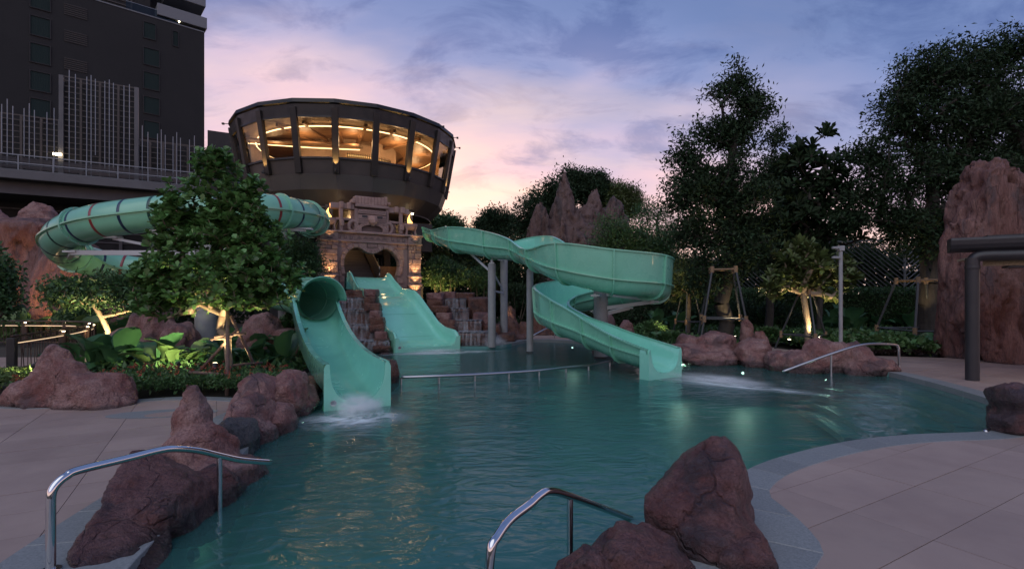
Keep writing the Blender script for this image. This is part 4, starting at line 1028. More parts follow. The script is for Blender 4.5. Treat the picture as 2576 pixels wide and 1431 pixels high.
def ring(i, r, a0=0.0, a1=2*PI, n=26):
    t, x, y = frame(i); return [tp[i] + x*(r*math.cos(a)) + y*(r*math.sin(a)) for a in [a0 + (a1-a0)*k/n for k in range(n+1)]]
joints = [0]; nxt = 1.75
for i, d in enumerate(dist):
    if d >= nxt: joints.append(i); nxt += 1.9 if d < 10 else 3.3
if len(tp)-1 - joints[-1] < 4: joints[-1] = len(tp)-1
else: joints.append(len(tp)-1)
for a, b in zip(joints, joints[1:]):
    rows = [ring(i, TR) for i in range(a, b+1)]; mb = MB(); mb.grid(rows); mb.build('tube_segment', M['tube'], ts, smooth=True)
    for sgn in (-1, 1):
        pr = []
        for i in range(a, b+1):
            t, x, y = frame(i); c = tp[i] + x*(sgn*(TR+0.03)); pr.append([c - x*0.045 - y*0.02, c + x*0.045 - y*0.02, c + x*0.045 + y*0.02, c - x*0.045 + y*0.02])
        mb = MB(); mb.grid(pr, closed=True); mb.build('seam_flange', M['tube'], ts)
cnt = 0
def ring_flange(i, r0=TR-0.01, r1=TR+0.085, w=0.035):
    t, x, y = frame(i); mb = MB(); rows = []
    for a in [2*PI*k/26 for k in range(27)]:
        e = x*math.cos(a) + y*math.sin(a); rows.append([tp[i] + e*r0 - t*w, tp[i] + e*r1 - t*w, tp[i] + e*r1 + t*w, tp[i] + e*r0 + t*w])
    mb.grid(rows, closed=True); return mb.build('ring_flange', M['tube'], ts)
for j, i in enumerate(joints[:-1]):
    fl = ring_flange(i)
    if dist[i] > 9:
        t, x, y = frame(i)
        for k in range(12):
            a = 2*PI*(k+0.5)/12; e = x*math.cos(a) + y*math.sin(a); mb = MB(); mb.box(tp[i] + e*(TR+0.05) - t*0.04, (0.025, 0.025, 0.025)); mb.build('bolt', M['steel_d'], fl)
# coloured bands between the joints
seq = ['st_blue', 'st_blue', 'st_blue', 'st_red', 'st_red', 'st_blue', 'st_blue', 'st_green', 'st_blue', 'st_red', 'st_blue', 'st_green', 'st_blue']
nxt = 0.6; q = 0
for i, d in enumerate(dist[:-3]):
    if d >= nxt:
        nxt += 0.875 if 9 < d < 40 else 0.7; q += 1
        t, x, y = frame(i)
        for a0 in (0.10, PI+0.10):
            rows = []
            for a in [a0 + (PI-0.2)*k/14 for k in range(15)]:
                e = x*math.cos(a) + y*math.sin(a); rows.append([tp[i] + e*(TR+0.004) - t*0.047, tp[i] + e*(TR+0.007) - t*0.043, tp[i] + e*(TR+0.007) + t*0.043, tp[i] + e*(TR+0.004) + t*0.047])
            mb = MB(); mb.grid(rows); mb.build('colour_band', M[seq[q % len(seq)]], ts, smooth=True)
# steel supports: columns with arms and saddles
def saddle(p, w=0.5):
    mb = MB(); mb.box(p, (w, w, 0.05)); return mb
for (cx_, cy_, i, r_) in ((-9.8, 16.4, None, 0.32),):
    mb = MB(); mb.cyl((cx_, cy_, -0.05), (cx_, cy_, 4.05), r_, 20); mb.build('column', M['grey_paint'], ts, smooth=True, ang=40)
for a, b, th in (((-9.8, 16.4, 3.35), (-14.6, 17.0, 3.42), 0.13), ((-9.8, 16.4, 3.95), (-11.6, 16.6, 4.05), 0.13), ((-10.6, 16.5, 3.4), (-13.0, 16.7, 3.86), 0.07), ((-9.8, 16.4, 3.95), (-8.4, 17.3, 4.32), 0.13),
                 ((-9.8, 16.4, 3.2), (-8.6, 17.2, 4.2), 0.07), ((-14.6, 17.0, 3.42), (-15.4, 17.8, 3.32), 0.12), ((-9.6, 18.2, 4.45), (-7.6, 18.9, 4.42), 0.12), ((-9.8, 16.4, 2.0), (-13.4, 20.4, 2.2), 0.12)):
    mb = MB(); mb.bar(a, b, th, th*1.2); mb.build('support_arm', M['white_paint'], ts)
    mb = MB(); mb.box(Vector(b) + Vector((0, 0, 0.03)), (0.42, 0.30, 0.06)); mb.build('saddle', M['white_paint'], ts)
for (cx_, cy_, z) in ((-9.2, 20.6, 4.55), (-7.3, 16.9, 1.5), (-10.6, 25.8, 4.85)):
    mb = MB(); mb.cyl((cx_, cy_, -0.05), (cx_, cy_, z), 0.2, 16); mb.build('column', M['grey_paint'], ts, smooth=True, ang=40)
# bell-mouth at the end of the tube, then the trough
i_end = len(tp)-1; t_, x_, y_ = frame(i_end)
rows = []
for r, d in ((TR, -0.02), (TR+0.01, 0.10), (TR+0.04, 0.22), (TR+0.09, 0.30), (TR+0.11, 0.34)):
    rows.append([tp[i_end] + t_*d + x_*(r*math.cos(a)) + y_*(r*math.sin(a)) for a in [PI*k/20 for k in range(21)]])
mb = MB(); mb.grid(rows); mb.build('mouth_hood', M['fiber'], ts, smooth=True, solid=0.03)
# trough: rim lines from mouth to outlet, U section
mouth_l = tp[i_end] - x_*0.0; xr = x_
ML = tp[i_end] - t_*0.22 + x_*(-(TR+0.10)); MR = tp[i_end] - t_*0.22 + x_*(TR+0.10)
if ML.x > MR.x: ML, MR = MR, ML
OL, OR = Vector((-3.46, 9.42, 0)), Vector((-2.36, 9.90, 0))
ct = [0, .10, .215, .34, .47, .64, .81, .90, .96, 1.0]; cz = [1.86, 1.56, 1.29, 1.07, .90, .76, .70, .70, .70, .70]
dt = [0, .10, .215, .34, .47, .64, .81, .92, 1.0]; dz = [1.30, .98, .70, .48, .32, .16, .06, .03, .02]
rows, rimL, rimR, outL, outR = [], [], [], [], []
TT = [k/40 for k in range(41)]
for t in TT:
    a, b = ML.lerp(OL, t), MR.lerp(OR, t); zr, zb_ = interp(t, ct, cz), interp(t, dt, dz)
    w = (b-a); w.z = 0; wl_ = w.length; e = w.normalized(); fl = 0.10
    sec = []
    A, B = Vector((a.x, a.y, 0)), Vector((b.x, b.y, 0)); Cn = (A+B)/2; hw = wl_/2 - fl
    for k in range(25):
        an = PI + PI*k/24; cs, sn = math.cos(an), math.sin(an)
        cs = math.copysign(abs(cs)**0.75, cs); sn = -abs(sn)**0.85
        sec.append(Cn + e*(hw*cs) + Vector((0, 0, zr + sn*(zr-zb_))))
    rows.append(sec)
    rimL.append([sec[0] - e*fl*1.05 + Vector((0, 0, 0.0)), sec[0] - e*fl + Vector((0, 0, 0.03)), sec[0] + e*0.0 + Vector((0, 0, 0.03)), sec[0] + Vector((0, 0, -0.01))])
    rimR.append([sec[-1] + Vector((0, 0, -0.01)), sec[-1] + Vector((0, 0, 0.03)), sec[-1] + e*fl + Vector((0, 0, 0.03)), sec[-1] + e*fl*1.05])
    outL.append([sec[0] - e*fl*1.05, sec[0] - e*fl*0.95 - Vector((0, 0, (zr-zb_)*0.7)), Cn - e*hw*0.55 + Vector((0, 0, zb_-0.12)), Cn + Vector((0, 0, zb_-0.16))])
    outR.append([Cn + Vector((0, 0, zb_-0.16)), Cn + e*hw*0.55 + Vector((0, 0, zb_-0.12)), sec[-1] + e*fl*0.95 - Vector((0, 0, (zr-zb_)*0.7)), sec[-1] + e*fl*1.05])
mb = MB(); mb.grid(rows); mb.build('trough', M['fiber_in'], ts, smooth=True)
for nm, rr in (('rim', rimL), ('rim', rimR)): mb = MB(); mb.grid(rr); mb.build(nm, M['fiber_in'], ts, smooth=True, ang=35)
for nm, rr in (('outer_shell', outL), ('outer_shell', outR)): mb = MB(); mb.grid(rr); mb.build(nm, M['fiber'], ts, smooth=True)
# outlet plate round the U opening, standing in the water
e = (OR - OL); e.normalize(); fn = Vector((e.y, -e.x, 0)); U = rows[-1]
outer = []
Cn = (OL+OR)/2; hwo = (OR-OL).length/2 + 0.006; zr = interp(1, ct, cz)
def plate_outline(n, top, bot, hw_out, hw_in):
    '''n points: from the inner top corner, round the outer corner, down, across and up again'''
    path = [(-hw_in, top), (-(hw_in+hw_out)/2, top+0.005), (-hw_out+0.02, top-0.02), (-hw_out, top-0.09), (-hw_out, (top+bot)/2), (-hw_out, bot), (-hw_out*0.5, bot), (0, bot)]
    path = path + [(-x, z) for x, z in path[-2::-1]]; m_ = len(path)-1; out = []
    for k in range(n):
        f = k/(n-1)*m_; i_ = min(int(f), m_-1); g = f-i_; out.append((path[i_][0]*(1-g) + path[i_+1][0]*g, path[i_][1]*(1-g) + path[i_+1][1]*g))
    return out
po = [Cn + e*x + Vector((0, 0, z)) for x, z in plate_outline(25, zr+0.032, -0.3, hwo, hwo-0.10)]
mb = MB(); mb.grid([[p - fn*0.02 for p in U], [p + fn*0.05 for p in U], [p + fn*0.06 for p in po], [p - fn*0.30 for p in po]]); mb.build('outlet_plate', M['fiber_in'], ts, smooth=True, ang=30)
emblem(ts, OL + e*0.16 + fn*0.085 + Vector((0, 0, 0.02)), e, Vector((0, 0, 1)), fn, 0.055)

# water running off the outlet into the pool
rw = []
for f in range(7):
    q = f/6; rw.append([Cn + e*(w_*(0.30 + 0.10*q)) + fn*(0.02 + 0.55*q) + Vector((0, 0, 0.04 - 0.17*q*q)) for w_ in [-1 + k/5 for k in range(11)]])
M_fall_later = rw
# --- open spiral slide on the right
ss = thing('spiral_slide', 'open green spiral slide on grey columns running out to the right', 'water slide', (3.0, 17.3, 0))
spath = [(-3.95, 26.0, 4.78, .74, .66), (-3.15, 23.7, 4.36, .62, .64), (-2.15, 21.5, 3.84, .62, .98), (-0.75, 20.35, 3.50, .62, 1.0), (0.40, 19.1, 3.26, .95, .78), (1.0, 17.45, 2.84, 1.12, .70), (1.75, 16.1, 2.40, .85, 1.2),
         (3.0, 15.55, 2.06, .70, 1.28), (4.25, 16.0, 1.94, .70, 1.28), (4.78, 17.3, 1.80, .70, 1.28), (4.25, 18.6, 1.65, .70, 1.25), (3.0, 19.1, 1.48, .68, 1.22), (1.8, 18.6, 1.28, .66, 1.22), (1.32, 17.3, 1.04, .66, 1.22), (1.72, 16.1, .76, .66, 1.08), (2.45, 15.2, .48, .66, .86), (3.15, 14.3, .20, .66, .72), (3.90, 13.15, .02, .60, .60)]
per = 9
sp = catmull([p[:3] for p in spath], per); hl = [v.x for v in catmull([(p[3], p[4], 0) for p in spath], per)]; hr = [v.y for v in catmull([(p[3], p[4], 0) for p in spath], per)]
HW_ = 0.50
def ssec(i, off=0.0):
    t = sp[min(i+1, len(sp)-1)] - sp[max(i-1, 0)]; t.z = 0; t.normalize(); x = Vector((t.y, -t.x, 0))     # x points to the rider's right
    c = sp[i]; pts = []
    for side, h_ in ((-1, hl[i]), (1, hr[i])):
        q = []
        for f in (1.0, 0.75, 0.5): 
            z = 0.42 + (h_-0.42)*(f-0.5)/0.5 if f > 0.5 else 0.42
            q.append(c + x*(side*(HW_ + off + 0.05*(f-0.5)*2)) + Vector((0, 0, z)))
        for a in (18, 36, 54, 72):
            q.append(c + x*(side*(HW_+off)*math.cos(R(a))**0.8) + Vector((0, 0, 0.42 - (0.42+off)*math.sin(R(a)))))
        pts.append(q)
    return pts[0] + [c + Vector((0, 0, -off))] + pts[1][::-1], x, t
cuts = list(range(0, len(sp), 9));
if cuts[-1] != len(sp)-1: cuts.append(len(sp)-1)
for a, b in zip(cuts, cuts[1:]):
    mb = MB(); mb.grid([ssec(i)[0] for i in range(a, b+1)]); mb.build('trough_segment', M['fiber_in'], ss, smooth=True)
    mb = MB(); mb.grid([ssec(i, 0.03)[0] for i in range(a, b+1)]); mb.build('outer_shell', M['fiber'], ss, smooth=True)
    for side in (0, -1):
        rows, rows2 = [], []
        for i in range(a, b+1):
            s_, x, t = ssec(i); o_ = x*(-1 if side == 0 else 1); p = s_[side]; m2 = s_[2 if side == 0 else -3]
            rows.append([p - o_*0.015 + Vector((0, 0, -.02)), p - o_*0.015 + Vector((0, 0, .02)), p + o_*0.07 + Vector((0, 0, .02)), p + o_*0.07 + Vector((0, 0, -.02))])
            rows2.append([m2 + o_*0.02 + Vector((0, 0, -.018)), m2 + o_*0.02 + Vector((0, 0, .018)), m2 + o_*0.11 + Vector((0, 0, .018)), m2 + o_*0.11 + Vector((0, 0, -.018))])
        mb = MB(); mb.grid(rows, closed=True); mb.build('rim', M['fiber'], ss)
        mb = MB(); mb.grid(rows2, closed=True); mb.build('side_flange', M['fiber'], ss)
for i in cuts:
    s0, x, t = ssec(i, 0.02); s1, _, _ = ssec(i, 0.10)
    mb = MB(); mb.grid([[p - t*0.02 for p in s0], [p - t*0.02 for p in s1], [p + t*0.02 for p in s1], [p + t*0.02 for p in s0]]); mb.build('joint_rib', M['fiber'], ss)
i = len(sp)-1; s0, x, t = ssec(i); s1 = [Vector((p.x, p.y, min(p.z, 0.65))) for p in s0]
ob = [sp[i] + x*w_ + Vector((0, 0, z)) for w_, z in plate_outline(len(s0), 0.615, -0.28, HW_+0.12, HW_+0.045)]
mb = MB(); mb.grid([[p - t*0.02 for p in s0], [p + t*0.05 for p in s0], [p + t*0.06 for p in ob], [p - t*0.25 for p in ob]]); mb.build('outlet_plate', M['fiber_in'], ss, smooth=True, ang=30)
for (cx_, cy_, zt, r_) in ((3.0, 17.3, 2.15, 0.24), (-0.80, 20.3, 3.25, 0.155), (-0.36, 23.0, 3.75, 0.165), (0.66, 18.85, 2.92, 0.125)):
    mb = MB(); mb.cyl((cx_, cy_, -0.05), (cx_, cy_, zt), r_, 20); mb.build('column', M['grey_paint'], ss, smooth=True, ang=40)
    if r_ < 0.2: mb = MB(); mb.cyl((cx_, cy_, zt), (cx_, cy_, zt+0.32), 0.05, 8); mb.box((cx_, cy_, zt+0.03), (0.2, 0.2, 0.04)); mb.build('column_head', M['white_paint'], ss)
for a, b, th in (((3.0, 17.3, 2.0), (2.55, 15.75, 2.0), 0.10), ((3.0, 17.3, 1.55), (4.6, 16.6, 1.80), 0.10), ((3.0, 17.3, 1.35), (4.2, 18.4, 1.55), 0.10), ((3.0, 17.3, 2.05), (4.3, 16.2, 1.86), 0.07), ((3.0, 17.3, 1.0), (1.6, 17.2, 0.98), 0.10), ((3.0, 17.3, 0.6), (1.7, 17.3, 1.0), 0.06),
                 ((3.0, 17.3, 1.2), (3.0, 18.8, 1.42), 0.10), ((-0.36, 23.0, 3.55), (-1.9, 21.6, 3.95), 0.08), ((-0.36, 23.0, 3.6), (-0.7, 20.6, 3.56), 0.08), ((-0.80, 20.3, 2.2), (-0.36, 23.0, 2.1), 0.06), ((-0.8, 20.3, 3.0), (-0.36, 23.0, 2.15), 0.05), ((-0.8, 20.4, 2.9), (-1.9, 21.5, 3.9), 0.06)):
    mb = MB(); mb.bar(a, b, th, th*1.2); mb.build('support_arm', M['white_paint'], ss)
    mb = MB(); mb.box(Vector(b), (0.26, 0.2, 0.05)); mb.build('saddle', M['white_paint'], ss)

# ------------------------------------------------------------------ cascades on both sides of the wide slide
def fall_mat():
    m = bpy.data.materials.new('falling_water'); m.use_nodes = True; t = m.node_tree; t.nodes.clear(); N = t.nodes.new; L = t.links.new
    geo = N('ShaderNodeNewGeometry'); mp = N('ShaderNodeMapping'); mp.inputs['Scale'].default_value = (6.5, 6.5, 0.5); L(geo.outputs['Position'], mp.inputs[0])
    n = N('ShaderNodeTexNoise'); n.inputs['Scale'].default_value = 1.6; n.inputs['Detail'].default_value = 4; L(mp.outputs[0], n.inputs['Vector'])
    r = N('ShaderNodeMapRange'); r.inputs['From Min'].default_value = 0.38; r.inputs['From Max'].default_value = 0.72; r.inputs['To Min'].default_value = 0.02; r.inputs['To Max'].default_value = 0.34; L(n.outputs['Fac'], r.inputs['Value'])
    tr = N('ShaderNodeBsdfTransparent'); p = N('ShaderNodeBsdfPrincipled'); p.inputs['Base Color'].default_value = (0.72, 0.78, 0.84, 1); p.inputs['Roughness'].default_value = 0.35
    mx = N('ShaderNodeMixShader'); L(r.outputs[0], mx.inputs[0]); L(tr.outputs[0], mx.inputs[1]); L(p.outputs[0], mx.inputs[2])
    o = N('ShaderNodeOutputMaterial'); L(mx.outputs[0], o.inputs[0]); return m
M['fall'] = fall_mat()
mb = MB(); mb.grid(M_fall_later); mb.build('running_water', M['fall'], ts, smooth=True)
M['still'] = mat('thin_water_film', (0.36, 0.42, 0.48), 0.08, spec=0.6, bump=0.15, bscale=10)
def cascade(name, label, steps, sides, seed, backs):
    """steps: (u0, u1, v_top, v_bottom, Y, depth)"""
    root = thing(name, label, 'waterfall', P((steps[-1][0]+steps[-1][1])/2, 880, steps[-1][4]) * 1.0)
    root.location.z = -0.12
    for k, (u0, u1, vt, vb, Y, dp) in enumerate(steps):
        a, b = P(u0, vt, Y), P(u1, vt, Y); zb = max(-0.3, P(u0, vb, Y).z - 0.05)
        c = (a+b)/2; c.y += dp/2; c.z = (a.z+zb)/2
        rock('ledge', '', [bxh(u0-4, u1+4, vt, vb+6, Y+dp/2, dp/2+0.1, seed+k, 0.04), bxh(u0-2, u1+3, vt, vt+7, Y+dp/2-0.10, dp/2+0.08, seed+k+7, 0.03)], seed+k, 'rock_wet', parent=root, voxel=0.045, amp=0.5)
        n = 14; lip, mid, bot = [], [], []
        rows = [[], [], [], [], []]
        for q in range(n+1):
            f = q/n; bow = 0.10*math.sin(PI*f) + 0.02*math.sin(q*2.1); x = a.x + (b.x-a.x)*(0.02+0.96*f); y0 = Y - 0.12 - bow
            for rr, (dy, z) in enumerate(((dp*0.9, a.z+0.035), (0.05, a.z+0.035), (-0.05, a.z-0.02), (-0.085, (a.z*0.6+zb*0.4)), (-0.10, zb+0.06))): rows[rr].append(Vector((x, y0+dy, z)))
        mb = MB(); mb.grid(rows[1:]); mb.build('water_curtain', M['fall'], root, smooth=True)
        mb = MB(); mb.grid(rows[:2]); mb.build('water_film', M['still'], root, smooth=True)
    for k, (u0, u1, vt, vb, Y, ry) in enumerate(sides + backs):
        rock('stone', '', [bxh(u0, u1, vt, vb, Y, ry, seed*3+20+k, 0.12)], seed*3+20+k, 'rock_wet' if k % 3 else 'rock', parent=root, voxel=0.045, amp=0.6)
    return root
cascade('rock_cascade', 'stepped rock waterfall squeezed between the front slide and the wide slide',
        [(850, 942, 750, 778, 21.5, 0.9), (858, 952, 778, 815, 20.7, 0.8), (868, 965, 818, 856, 19.9, 0.8), (880, 985, 858, 892, 19.1, 0.8)],
        [(lambda f, k: (933+39*f-16-5*(k % 3), 933+39*f+16+4*((k+1) % 2), 728+158*f-1, 728+158*f+19, 20.9-2.2*f, 0.3))(k/9, k) for k in range(10)],
        30, [(848, 885, 732, 755, 21.8, 0.4), (870, 925, 729, 750, 22.0, 0.4), (850, 880, 745, 765, 21.6, 0.3), (880, 925, 743, 760, 21.8, 0.3)])
cascade('rock_cascade', 'stepped rock waterfall between the wide slide and the grey columns',
        [(1108, 1175, 752, 776, 24.2, 0.9), (1118, 1182, 776, 803, 23.4, 0.8), (1138, 1215, 806, 838, 22.5, 0.9), (1150, 1248, 836, 884, 21.3, 1.1)],
        [(lambda f, k: (1094+62*f-22-5*(k % 3), 1094+62*f+19+5*((k+1) % 2), 737+132*f-1, 737+132*f+19, 23.9-2.8*f, 0.42))(k/8, k) for k in range(9)],
        50, [(1105, 1150, 734, 755, 24.7, 0.5), (1140, 1195, 736, 762, 24.8, 0.5), (1175, 1232, 748, 800, 24.3, 0.6), (1190, 1240, 785, 830, 23.4, 0.5), (1215, 1262, 815, 850, 22.8, 0.5), (1235, 1300, 838, 885, 22.6, 0.6)])
FR = 'rocks at the far end of the pool'
for k, (u0, u1, vt, vb, Y, lab) in enumerate((
        (1255, 1310, 795, 862, 24.6, 'rounded red rock at the foot of the first grey column'), (1290, 1345, 808, 868, 25.2, 'dark rock between the grey columns above the waterline'),
        (1330, 1400, 775, 862, 26.5, 'upright red rock behind the thinnest grey column'), (1262, 1300, 770, 815, 26.5, 'pointed red rock between the two paired grey columns'),
        (1262, 1340, 838, 880, 23.6, 'long low rock touching the water right of the cascade'), (1390, 1432, 800, 860, 26.0, 'rough rock beside the lower loop of the spiral slide'),
        (1495, 1548, 835, 900, 19.0, 'dark low rock under the run-out of the spiral slide'), (1515, 1550, 790, 850, 23.5, 'narrow standing stone right of the spiral column'), (1548, 1600, 805, 880, 21.5, 'three-humped red rock behind the spiral run-out'))):
    rock('boulder', lab, [bl(u0, u1, vt, vb, Y, None, taper=0.25), bl(u0-6, u1+4, (vt+vb)/2, vb+14, Y-0.15, None)], 80+k, 'rock_wet' if k < 6 else 'rock', group=FR, voxel=0.07)
# ------------------------------------------------------------------ hotel tower and its podium, far left
M['tower'] = mat('dark_facade', (0.011, 0.011, 0.0125), 0.8, base2=(0.014, 0.014, 0.0155), nscale=0.3)
M['tower_grey'] = mat('grey_cladding', (0.16, 0.17, 0.19), 0.55)
M['tglass'] = glass_mat('tinted_window_glass', (0.55, 0.60, 0.60), 0.04, 1.5)
M['curtain'] = mat('curtain_cloth', (0.075, 0.10, 0.10), 0.8)
M['recess'] = mat('dark_recess', (0.012, 0.013, 0.014), 0.7)
M['louvre'] = mat('bronze_louvre', (0.07, 0.06, 0.055), 0.5, metal=0.4)
M['slabc'] = mat('podium_concrete', (0.13, 0.128, 0.136), 0.7, base2=(0.105, 0.104, 0.11), nscale=0.6)
M['rod'] = mat('pale_metal_rod', (0.22, 0.24, 0.27), 0.4, metal=0.3)
def px(x, y): return x*0.8587, y*0.8587        # full-size photo pixels to the measuring frame
FO = Vector((-44.1, 73.4, 0)); FD = Vector((-0.747, -0.665, 0)).normalized(); FNn = Vector((0.665, -0.747, 0)).normalized()
def fa(u, v):
    """metres along the tower facade from its right corner, and height, from a picture position"""
    k = (u-1288)/1288; a = (k*FO.y - FO.x)/(FD.x - k*FD.y); Y = FO.y + a*FD.y; return a, 2 + (HV-v)*Y/1288
def fw(a, d, z): return FO + FD*a + FNn*d + Vector((0, 0, z))
tower = thing('hotel_tower', 'tall dark hotel tower with curtained windows filling the upper left', 'building', FO)
def fbox(name, a0, a1, d0, d1, z0, z1, m, par=None, bevel=0):
    mb = MB(); ang = math.atan2(FD.y, FD.x); mb.box(fw((a0+a1)/2, (d0+d1)/2, (z0+z1)/2), (a1-a0, d1-d0, z1-z0), ang); return mb.build(name, m, par or tower, bevel=bevel)
fbox('wall', 0, 42, -20, 0, -0.05, 39.6, M['tower'])
fbox('upper_wall', 6.2, 42, -20, -1.6, 39.6, 58, M['tower'])
fbox('upper_wall', 1.2, 6.2, -20, -4.5, 39.6, 58, M['tower'])
fbox('parapet', 0, 14, -0.25, 0.06, 39.6, 39.75, M['tower_grey'])
def window(x0, x1, y0, y1):
    (a1, zt), (a0, _) = fa(*px(x0, y0)), fa(*px(x1, y0)); zb = fa(*px(x0, y1))[1]
    mb = MB(); ang = math.atan2(FD.y, FD.x)
    for (b0, b1, c0, c1) in ((a0, a1, zb-0.08, zb), (a0, a1, zt, zt+0.08), (a0-0.08, a0, zb-0.08, zt+0.08), (a1, a1+0.08, zb-0.08, zt+0.08)):
        mb.box(fw((b0+b1)/2, 0.05, (c0+c1)/2), (b1-b0, 0.14, c1-c0), ang)
    w = mb.build('window', M['bronze'], tower)
    rows = [[fw(a0 + (a1-a0)*k/48, 0.02 + 0.012*math.sin(k*PI/2), z) for k in range(49)] for z in (zb, zt)]
    c = MB(); c.grid(rows); c.build('curtain', M['curtain'], w, smooth=True)
    p = MB(); p.grid([[fw(a0, 0.075, z), fw(a1, 0.075, z)] for z in (zb, zt)]); p.build('pane', M['tglass'], w)
for y in (-35, 45, 125, 207, 287): window(89, 147, y, y+55)
window(421, 455, 64, 110)
for y in (139, 210, 282, 353): window(421, 466, y, y+48)
window(507, 521, 92, 134)
for y0 in (8, 86, 167):
    (a1, zt), (a0, _) = fa(*px(188, y0)), fa(*px(256, y0)); zb = zt - 1.5
    v_ = fbox('vent', a0, a1, -0.0, 0.03, zb, zt, M['recess'])
    for k in range(6): fbox('vent_slat', a0, a1, 0.03, 0.09, zb + 0.25*k + 0.08, zb + 0.25*k + 0.14, M['louvre'], v_)
# set-back storey: slatted screen, glass balustrade, balcony parapets at the corner
for k in range(7): fbox('screen_slat', 8.2, 22, -1.6, -1.5, 40.2 + 0.55*k, 40.32 + 0.55*k, M['louvre'])
for k in range(5): fbox('screen_post', 8.2 + 3.3*k, 8.4 + 3.3*k, -1.5, -1.38, 39.6, 44.5, M['louvre'])
fbox('terrace_glass', 3.0, 9.0, -0.12, -0.10, 39.75, 40.8, M['tglass'])
fbox('terrace_rail', 3.0, 9.0, -0.15, -0.07, 40.8, 40.86, M['rod'])
fbox('balcony', -0.3, 5.6, -4.4, 0.2, 40.15, 41.75, M['tower_grey'], bevel=0.05); fbox('balcony', -0.2, 4.6, -4.4, -0.1, 43.4, 45.6, M['tower_grey'], bevel=0.05)
fbox('terrace_lamp', 3.0, 3.14, 0.0, 0.12, 40.02, 40.14, M['lens_w'])
# podium
PO = Vector((-36, 36, 0)); PD = Vector((math.cos(R(30)), math.sin(R(30)), 0)); PB = Vector((-math.sin(R(30)), math.cos(R(30)), 0))
def pw_(a, b, z): return PO + PD*a + PB*b + Vector((0, 0, z))
def pa(u, v, b=0.0):
    o = PO + PB*b; k = (u-1288)/1288; a = (k*o.y - o.x)/(PD.x - k*PD.y); Y = o.y + a*PD.y; return a, 2 + (HV-v)*Y/1288
pod = thing('podium_building', 'grey podium terrace with overhanging slab below the dark tower', 'building', PO)
def pbox(name, a0, a1, b0, b1, z0, z1, m, par=pod, bevel=0):
    mb = MB(); mb.box(pw_((a0+a1)/2, (b0+b1)/2, (z0+z1)/2), (a1-a0, b1-b0, z1-z0), R(30)); return mb.build(name, m, par, bevel=bevel)
pbox('terrace_slab', -12, 17.5, 0.0, 22, 10.3, 10.98, M['slabc'], bevel=0.04)
pbox('soffit', -12, 17.3, 1.2, 20, 9.4, 10.3, M['slabc'])
pbox('lower_wall', -12, 14, 5.5, 20, -0.05, 9.4, M['recess'])
for z in (5.6, 6.4, 7.2, 8.0, 8.8): pbox('wall_rail', -12, 14, 5.38, 5.5, z, z+0.10, M['slabc'])
for a in (-9, -4, 1, 6, 11): pbox('wall_post', a, a+0.22, 5.25, 5.42, 3, 9.4, M['slabc'])
pbox('back_wall', -12, 17, 9.5, 20, 10.98, 16.0, M['recess'])
# louvred screens standing on the terrace
def screen(label, x0, x1, y0, n_post, b):
    (a0, zt), (a1, zt2) = pa(*px(x0, y0[0]), b), pa(*px(x1, y0[1]), b); zt = (zt+zt2)/2
    s = thing('louvre_screen', label, 'screen', pw_((a0+a1)/2, b, 10.98), 'louvred screens on the podium terrace')
    pbox('backing', a0+0.05, a1-0.05, b+0.25, b+0.35, 10.98, zt-0.3, M['recess'], s)
    k = 0; z = 11.3
    while z < zt: pbox('slat', a0, a1, b-0.03, b+0.05, z, z+0.06, M['louvre'], s); z += 0.44; k += 1
    for q in range(n_post+1):
        a = a0 + (a1-a0)*q/n_post; pbox('post', a-0.07, a+0.07, b-0.09, b-0.04, 10.98, zt, M['louvre'], s)
    for a in (a0, a1): pbox('edge_post', a-0.14, a+0.14, b-0.14, b+0.14, 10.98, zt+0.1, M['slabc'], s)
    pbox('top_rail', a0, a1, b-0.05, b+0.05, zt, zt+0.1, M['louvre'], s)
screen('tallest louvred screen in the middle of the podium terrace', 180, 400, (218, 268), 4, 3.0)
screen('low louvred screen at the left edge of the podium terrace', -60, 178, (322, 358), 4, 3.1)
screen('low louvred screen at the right end of the podium terrace', 402, 585, (402, 440), 5, 3.1)
rods = [(12,705,1035),(49,670,1115),(87,718,1050),(163,733,1060),(198,700,1130),(233,745,1070),(318,760,1085),(366,732,1160),(468,475,1165),(510,503,1110),(587,520,1120),(616,510,1190),(645,535,1050),(709,550,1140),(739,540,1195),(767,562,1145),(838,580,1155),(875,572,1210),(962,850,1220),(1000,893,1180),(1065,905,1200),(1090,876,1230),(1117,913,1200),(1170,925,1210),(1195,895,1240),(1220,933,1200),(1281,945,1240),(1314,918,1240)]
rs_ = thing('rod_sculpture', 'row of pale vertical metal rods of uneven height along the podium terrace', 'sculpture', pw_(6, 1.0, 10.98))
for x, y0, y1 in rods:
    a, zt = pa(*px(x/2.308, y0/2.308), 1.0); _, zb = pa(*px(x/2.308, y1/2.308), 1.0)
    mb = MB(); mb.cyl(pw_(a, 1.0, max(11.0, zb)), pw_(a, 1.0, zt), 0.027, 8); mb.build('rod', M['rod'], rs_)
for a0 in (-9, -4.5, 0, 4.5, 9): pbox('rod_base_rail', a0, a0+4.4, 0.98, 1.02, 11.5, 11.55, M['rod'], rs_)
rl = thing('terrace_railing', 'glass and steel railing along the podium edge behind the rods', 'railing', pw_(2, 0.2, 10.98))
for k in range(15):
    a = -10.5 + 1.9*k; pbox('post', a-0.03, a+0.03, 0.17, 0.23, 10.98, 12.05, M['rod'], rl)
    if k < 14: pbox('pane', a+0.08, a+1.82, 0.19, 0.21, 11.08, 11.9, M['tglass'], rl)
for z in (12.02, 11.45): pbox('rail', -10.6, 17, 0.16, 0.24, z, z+0.06, M['rod'], rl)
